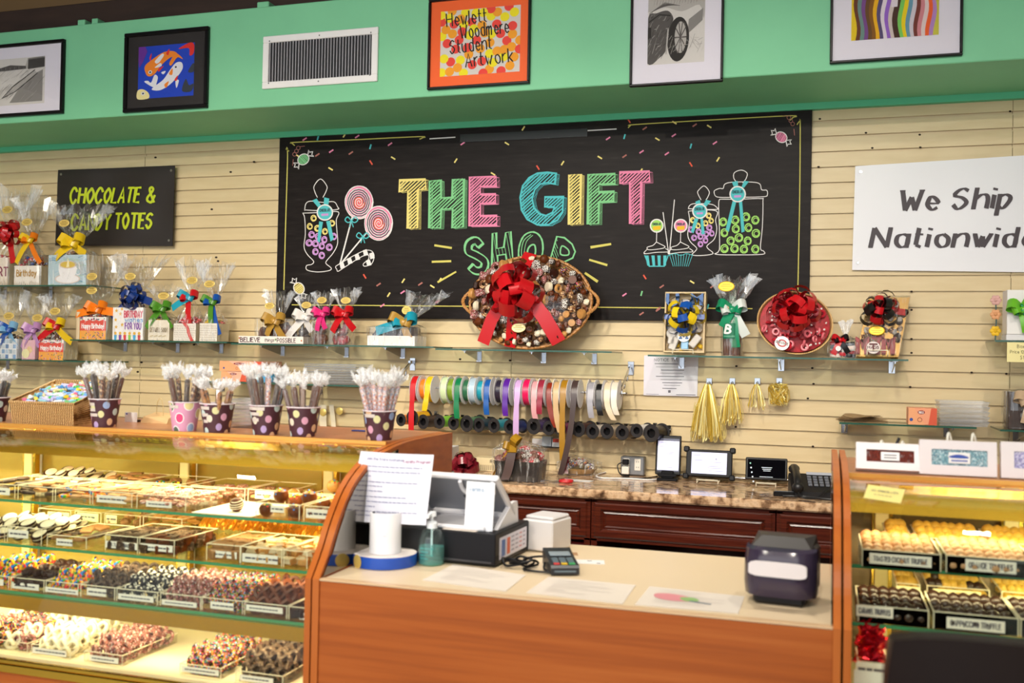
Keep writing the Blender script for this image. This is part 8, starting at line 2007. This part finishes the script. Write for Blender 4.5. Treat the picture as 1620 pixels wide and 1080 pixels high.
# venmo style card
t = thing('payment_card', 'white standing payment card printed venmo on the cash drawer edge', 'sign', onD(-.062, .030, H_+.0006), (0, 0, rot))
s = mpp(np.array(t.location)); w_, h_ = 49*s, 76*s; T = TR((0, 0, .001), (-.10, 0, 0)); 
obj('card', MB().rbox((-w_/2, -.0015, 0), (w_/2, .0015, h_), .001, 0, T).rbox((-w_*.4, -.002, 0), (w_*.4, .035, .003), .001), pm('card_white', 'F4F4F8', .4), t)
pen = Pen(); write(pen, 'venmo', -w_*.38, h_*.80, h_*.085, width=w_*.5, w=h_*.016); obj('lettering', pen.to(lambda a, b: T @ Vector((a, -.0019, b))), pm('venmo_blue', '9AB0C8', .5), t)
one('paper_slip', MB().box((-.05, -.02, 0), (.05, .02, .001)), pm('slip_cream', 'E6D8C8', .6), 'narrow receipt slip lying on the cash drawer before the payment card', 'paper', onD(-.11, .03, H_+.0006), rot)
# black box standing in for the cash drawer's reflection, behind the sticker roll
p = UZ(560, 868, CZ); t = thing('card_scanner', 'black desktop box beside the mirrored counter end', 'device', (U(570, 860, -2.33)[0]+.02, -2.30, CZ)); obj('body', MB().rbox((-.06, -.05, 0), (.05, .06, .11), .006), BLACK, t); obj('lens_ring', MB().tube([(.028*math.cos(2*PI*i/20)-.005, -.052, .055+.028*math.sin(2*PI*i/20)) for i in range(20)], .004, 6, closed=True), pm('ring_grey', '4A4A4E', .3), t, 1)
# loyalty sign
C = [(567, 714), (683, 720), (677, 829), (553, 822)]; ys = -2.63
t = thing('sign_holder', 'curved white loyalty program sheet in a clear stand behind the paper roll', 'sign', (U(620, 826, ys)[0], ys, CZ)); o_ = np.array(t.location)
mb = MB(); nx = 14; c4 = [U(a, b, ys) for a, b in C]
def sg(u, v, d=0.0):
    q = (c4[0]*(1-u)+c4[1]*u)*(1-v)+(c4[3]*(1-u)+c4[2]*u)*v-o_; q[1] += -.016*math.sin(PI*u)*(1-v*.5)+.03*(v-.5)*-1+d; return q
for k, d in ((0, 0), (1, .0012)): mb.v += [tuple(sg(i/nx, j/6, d)) for j in range(7) for i in range(nx+1)]
n1 = 7*(nx+1)
for j in range(6):
    for i in range(nx): a = j*(nx+1)+i; mb.f += [(a, a+1, a+nx+2, a+nx+1), (a+n1, a+nx+1+n1, a+nx+2+n1, a+1+n1)]; mb.m += [0, 0]
obj('sheet', mb, pm('sheet_white', 'F2F0FA', .5), t, 'open')
pen = Pen(); write(pen, 'Join the Store customer', .12, .11, -.035, w=.006, width=.52, m=0); write(pen, 'Loyalty Program!', .64, .125, -.035, w=.006, width=.33, m=1)
random.seed(13)
for k, (v, u0, l) in enumerate(((.20, .16, .72), (.27, .16, .70), (.34, .16, .06), (.42, .16, .68), (.48, .16, .24), (.55, .16, .26), (.63, .16, .56), (.70, .16, .70), (.77, .16, .18), (.84, .16, .72), (.90, .16, .44))):
    x = u0
    while x < u0+l: e = .03+.05*R(); pen.stroke([(x, v), (min(x+e, u0+l), v+.003)], .012, 0); x += e+.015
obj('print', pen.to(lambda a, b: sg(a, b, -.0012)), [pm('sheet_ink', '9A98B8', .6), pm('sheet_red', 'B87A9A', .6)], t)
zb_ = (c4[2][2]-CZ); obj('clear_foot', MB().rbox((-.09, -.02, 0), (.09, .07, .004), .001).rbox((-.09, .010, .004), (.09, .013, zb_+.10), .001), ACRYL, t)
# white printer box
p = UZ(849, 873, CZ); s = mpp(p); w_ = 55*s; h_ = 50*s
t = thing('receipt_printer', 'white cube receipt printer beside the cash drawer', 'printer', (p[0], p[1], CZ), (0, 0, -.22))
obj('body', MB().rbox((-w_/2, 0, .003), (w_/2, .12, h_), .004), pm('printer_white', 'E6E2E0', .4), t); obj('lid', MB().rbox((-w_/2+.004, .012, h_+.0003), (w_/2-.004, .115, h_+.010), .004), pm('printer_lid', 'DEDADA', .4), t); obj('feet', MB().box((-w_/2+.01, .01, 0), (w_/2-.01, .11, .0028)), BLACK, t)
# card reader with cable
p = UZ(888, 903, CZ); t = thing('card_reader', 'black card payment terminal with red, yellow and green keys', 'card reader', (p[0], p[1], CZ), (0, 0, .42))
mb = MB().prism([(-.06, .004), (-.06, .020), (-.052, .026), (.02, .034), (.085, .045), (.09, .035), (.085, .004)], -.037, .037, 0, ax=0); obj('body', mb, pm('terminal_black', '232429', .4), t)
T = TR((0, -.02, .0298), (.12, 0, 0)); mb = MB()
for i in range(3):
    for j in range(4): mb.rbox((-.028+.020*i, -.030+.014*j, 0), (-.012+.020*i, -.020+.014*j, .0035), .001, 0 if j else 1+i, T)
obj('keys', mb, [pm('key_grey', '5A6A72', .4), pm('key_red', 'C83A3A', .4), pm('key_yellow', 'D8B02A', .4), pm('key_green', '3A9A5A', .4)], t)
obj('screen', MB().rbox((-.028, .036, .002), (.028, .068, .0045), .001, 0, T), pm('reader_screen', '8E9AA2', .2), t); obj('slot', MB().box((-.028, -.0612, .010), (.028, -.0598, .014)), pm('slot_grey', '6A7A84', .3), t)
mb = MB(); random.seed(9); P = [(-.0, .085, .02), (-.05, .10, .018), (-.09, .07, .016)]
for k in range(26): a = k*.75; P.append((-.12+.035*math.cos(a)+.006*k*.2, .05+.028*math.sin(a), .008+.018*(k % 5)/5))
P += [(-.10, .0, .006), (-.07, -.03, .006), (-.02, -.045, .0055), (-.045, -.01, .006), (-.04, .03, .015)]
obj('cable', mb.tube(smoothp(P, 4), .0032, 6), BLACK, t, 1)
p = UZ(932, 889, CZ); t = thing('business_card', 'white business card lying past the card terminal', 'card', (p[0], p[1], CZ), .25); obj('card', MB().box((-.042, -.026, .0004), (.042, .026, .0014), 0).box((.02, -.018, .0014), (.03, -.012, .0016), 1).box((-.005, .008, .0014), (.008, .014, .0016), 1), [WHITE, INK], t)
one('brown_slip', MB().box((-.03, -.02, .0003), (.03, .02, .0012)), pm('slip_brown', 'A8805A', .7), 'brown paper slip in front of the receipt printer', 'paper', UZ(897, 876, CZ), .3)
LAM = clear('laminate_sheet', 'FFFFFF', .06, .8, 'EADFD2', .12)
def lam(label, P, art):
    q = [UZ(a, b, CZ) for a, b in P]; o_ = sum(q)/4; t = thing('laminated_sheet', label, 'sheet', o_)
    mb = MB().add([tuple(v-o_+np.array([0, 0, .0004])) for v in q]+[tuple(v-o_+np.array([0, 0, .0016])) for v in q], [(3, 2, 1, 0), (4, 5, 6, 7), (0, 1, 5, 4), (1, 2, 6, 5), (2, 3, 7, 6), (3, 0, 4, 7)]); obj('sheet', mb, LAM, t)
    pen = Pen(); cols = art(pen); f = lambda u, v: (q[0]*(1-u)+q[1]*u)*(1-v)+(q[3]*(1-u)+q[2]*u)*v-o_+np.array([0, 0, .0019])
    obj('print', pen.to(f), [PC(c) for c in cols], t)
def la(pen):
    for k in range(9): pen.stroke([(.15, .15+.08*k), (.15+.6*R()+.1, .15+.08*k)], .012, 0)
    return ['C8BEB8']
lam('laminated price sheet in front of the hand sanitizer', [(718, 893), (832, 910), (800, 936), (668, 918)], la)
lam('laminated price sheet in the middle of the counter edge', [(868, 913), (1006, 926), (985, 956), (832, 938)], la)
def lb(pen):
    la(pen); pen.fill(smoothp([(.12, .35), (.3, .3), (.5, .42), (.55, .6), (.3, .66), (.14, .55)], 3, True), 1); pen.fill(smoothp([(.38, .45), (.52, .4), (.58, .55), (.45, .62)], 3, True), 2); pen.stroke([(.5, .6), (.7, .66)], .05, 3)
    return ['C8BEB8', 'D88A90', '8AB06A', '5A6A7A']
lam('laminated sheet with a pink and green picture beside the napkin dispenser', [(1028, 928), (1178, 944), (1168, 971), (1004, 957)], lb)
# napkin dispenser
p = UZ(1232, 960, CZ); s = mpp(p); w_ = 112*s; 
t = thing('napkin_dispenser', 'dark smoky plastic napkin dispenser with a white slot, on the counter corner', 'dispenser', (p[0], p[1]+.02, CZ), (0, 0, -.10))
obj('foot', MB().rbox((-w_*.36, -.01, 0), (w_*.36, .11, .03), .008), BLACK, t)
hb = 108*s*.93; D = .13
fr = [(-.02, .020), (-.034, .05), (-.030, hb*.70), (-.018, hb*.86), (.0, hb*.90)]
mb = MB(); nx = 12; vs = []
for j, (y, z) in enumerate(fr):
    for i in range(nx+1): u = -1+2*i/nx; vs.append((u*w_/2*(1-.03*abs(z-.08)/.08), y+.035*abs(u)**5, z))
n = nx+1; fs = [(j*n+i, j*n+i+1, (j+1)*n+i+1, (j+1)*n+i) for j in range(len(fr)-1) for i in range(nx)]
b0 = len(vs)
for j, (y, z) in enumerate(fr):
    for X in (-w_/2, w_/2): vs.append((X*(1-.03*abs(z-.08)/.08), D*.5, z))
for j in range(len(fr)-1):
    fs.append((j*n, (j+1)*n, b0+2*(j+1), b0+2*j)); fs.append((j*n+nx, b0+2*j+1, b0+2*(j+1)+1, (j+1)*n+nx))
mb.add(vs, fs); obj('face_plate', mb, pm('smoky_plastic', '3A3042', .18, spec=.5), t, 'open')
mb = MB().rbox((-w_*.48, D*.3, .02), (w_*.48, D, hb*.93), .012); mb.hull([(-w_*.42, .02, hb*.88), (w_*.42, .02, hb*.88), (w_*.42, D*.9, hb*1.02), (-w_*.42, D*.9, hb*1.02), (w_*.44, D, hb*.86), (-w_*.44, D, hb*.86), (w_*.3, .05, hb*1.03), (-w_*.3, .05, hb*1.03)]); obj('housing', mb, pm('grey_plastic', '3A3634', .45, spec=.25), t)
pen = Pen(); sw, sh_, zc = w_*.40, hb*.115, hb*.60
P = []
for k in range(24): a = 2*PI*k/24; P.append((sw*max(-1, min(1, 1.15*math.cos(a)*abs(math.cos(a))**-.45)), zc+sh_*max(-1, min(1, 1.1*math.sin(a)))))
mb = MB().prism(P, -.0395, -.030, 0); obj('napkin', mb, pm('napkin_white', 'EAE0DE', .6), t)
# ================================================================== the chair near the viewer
p = U(1402, 1016, -3.75); q = U(1640, 1028, -3.75)
zt = p[2]+.028; xl, xr = p[0], p[0]+.46
t = thing('dining_chair', 'dark brown leather chair back rising in front of the truffle case', 'chair', ((xl+xr)/2, -3.85, 0), (0, 0, .06))
LEA = pm('brown_leather', '1C0F09', .42, var=.15, vscale=8, bump=.12, bscale=60, spec=.1)
hw = (xr-xl)/2
mb = MB(); nx, nz = 14, 12; vs = []
for side in (0, 1):
    for j in range(nz+1):
        for i in range(nx+1):
            u, v = -1+2*i/nx, j/nz; e = (1-abs(u)**8)*(1-abs(2*v-1)**10); z = .50+(zt-.50)*v
            dy = (.018+.022*e)*(1 if side else -1)+.02*(u*u)-.10*(v-.0)*-.6
            cr = 1-.03*max(0, (v-.9)/.1)**2*abs(u)**4
            vs.append((u*hw*cr, dy*1.0, z-.012*abs(u)**6*(v > .95)))
n = (nx+1)*(nz+1); fs = []
for j in range(nz):
    for i in range(nx): a = j*(nx+1)+i; fs += [(a, a+1, a+nx+2, a+nx+1), (a+n, a+nx+1+n, a+nx+2+n, a+1+n)]
ed = [i for i in range(nx+1)]+[(nx+1)*j+nx for j in range(1, nz+1)]+[nz*(nx+1)+i for i in range(nx-1, -1, -1)]+[(nx+1)*j for j in range(nz-1, 0, -1)]
for k in range(len(ed)): a, b = ed[k], ed[(k+1) % len(ed)]; fs.append((a, a+n, b+n, b))
mb.add(vs, fs); obj('backrest', mb, LEA, t, 1)
obj('seat', MB().rbox((-hw, -.46, .42), (hw, .03, .50), .025), LEA, t)
for sx in (-1, 1):
    for yy in (-.42, .0): obj('leg', MB().rbox((sx*(hw-.03)-.018, yy-.018, 0), (sx*(hw-.03)+.018, yy+.018, .42), .003), pm('chair_wood', '2A1A12', .4), t)
print('pieces', NPIECE[0], 'objects', len(bpy.data.objects))
sc.cycles.transparent_max_bounces = 32
sc.cycles.max_bounces = 10; sc.cycles.glossy_bounces = 4; sc.cycles.diffuse_bounces = 3
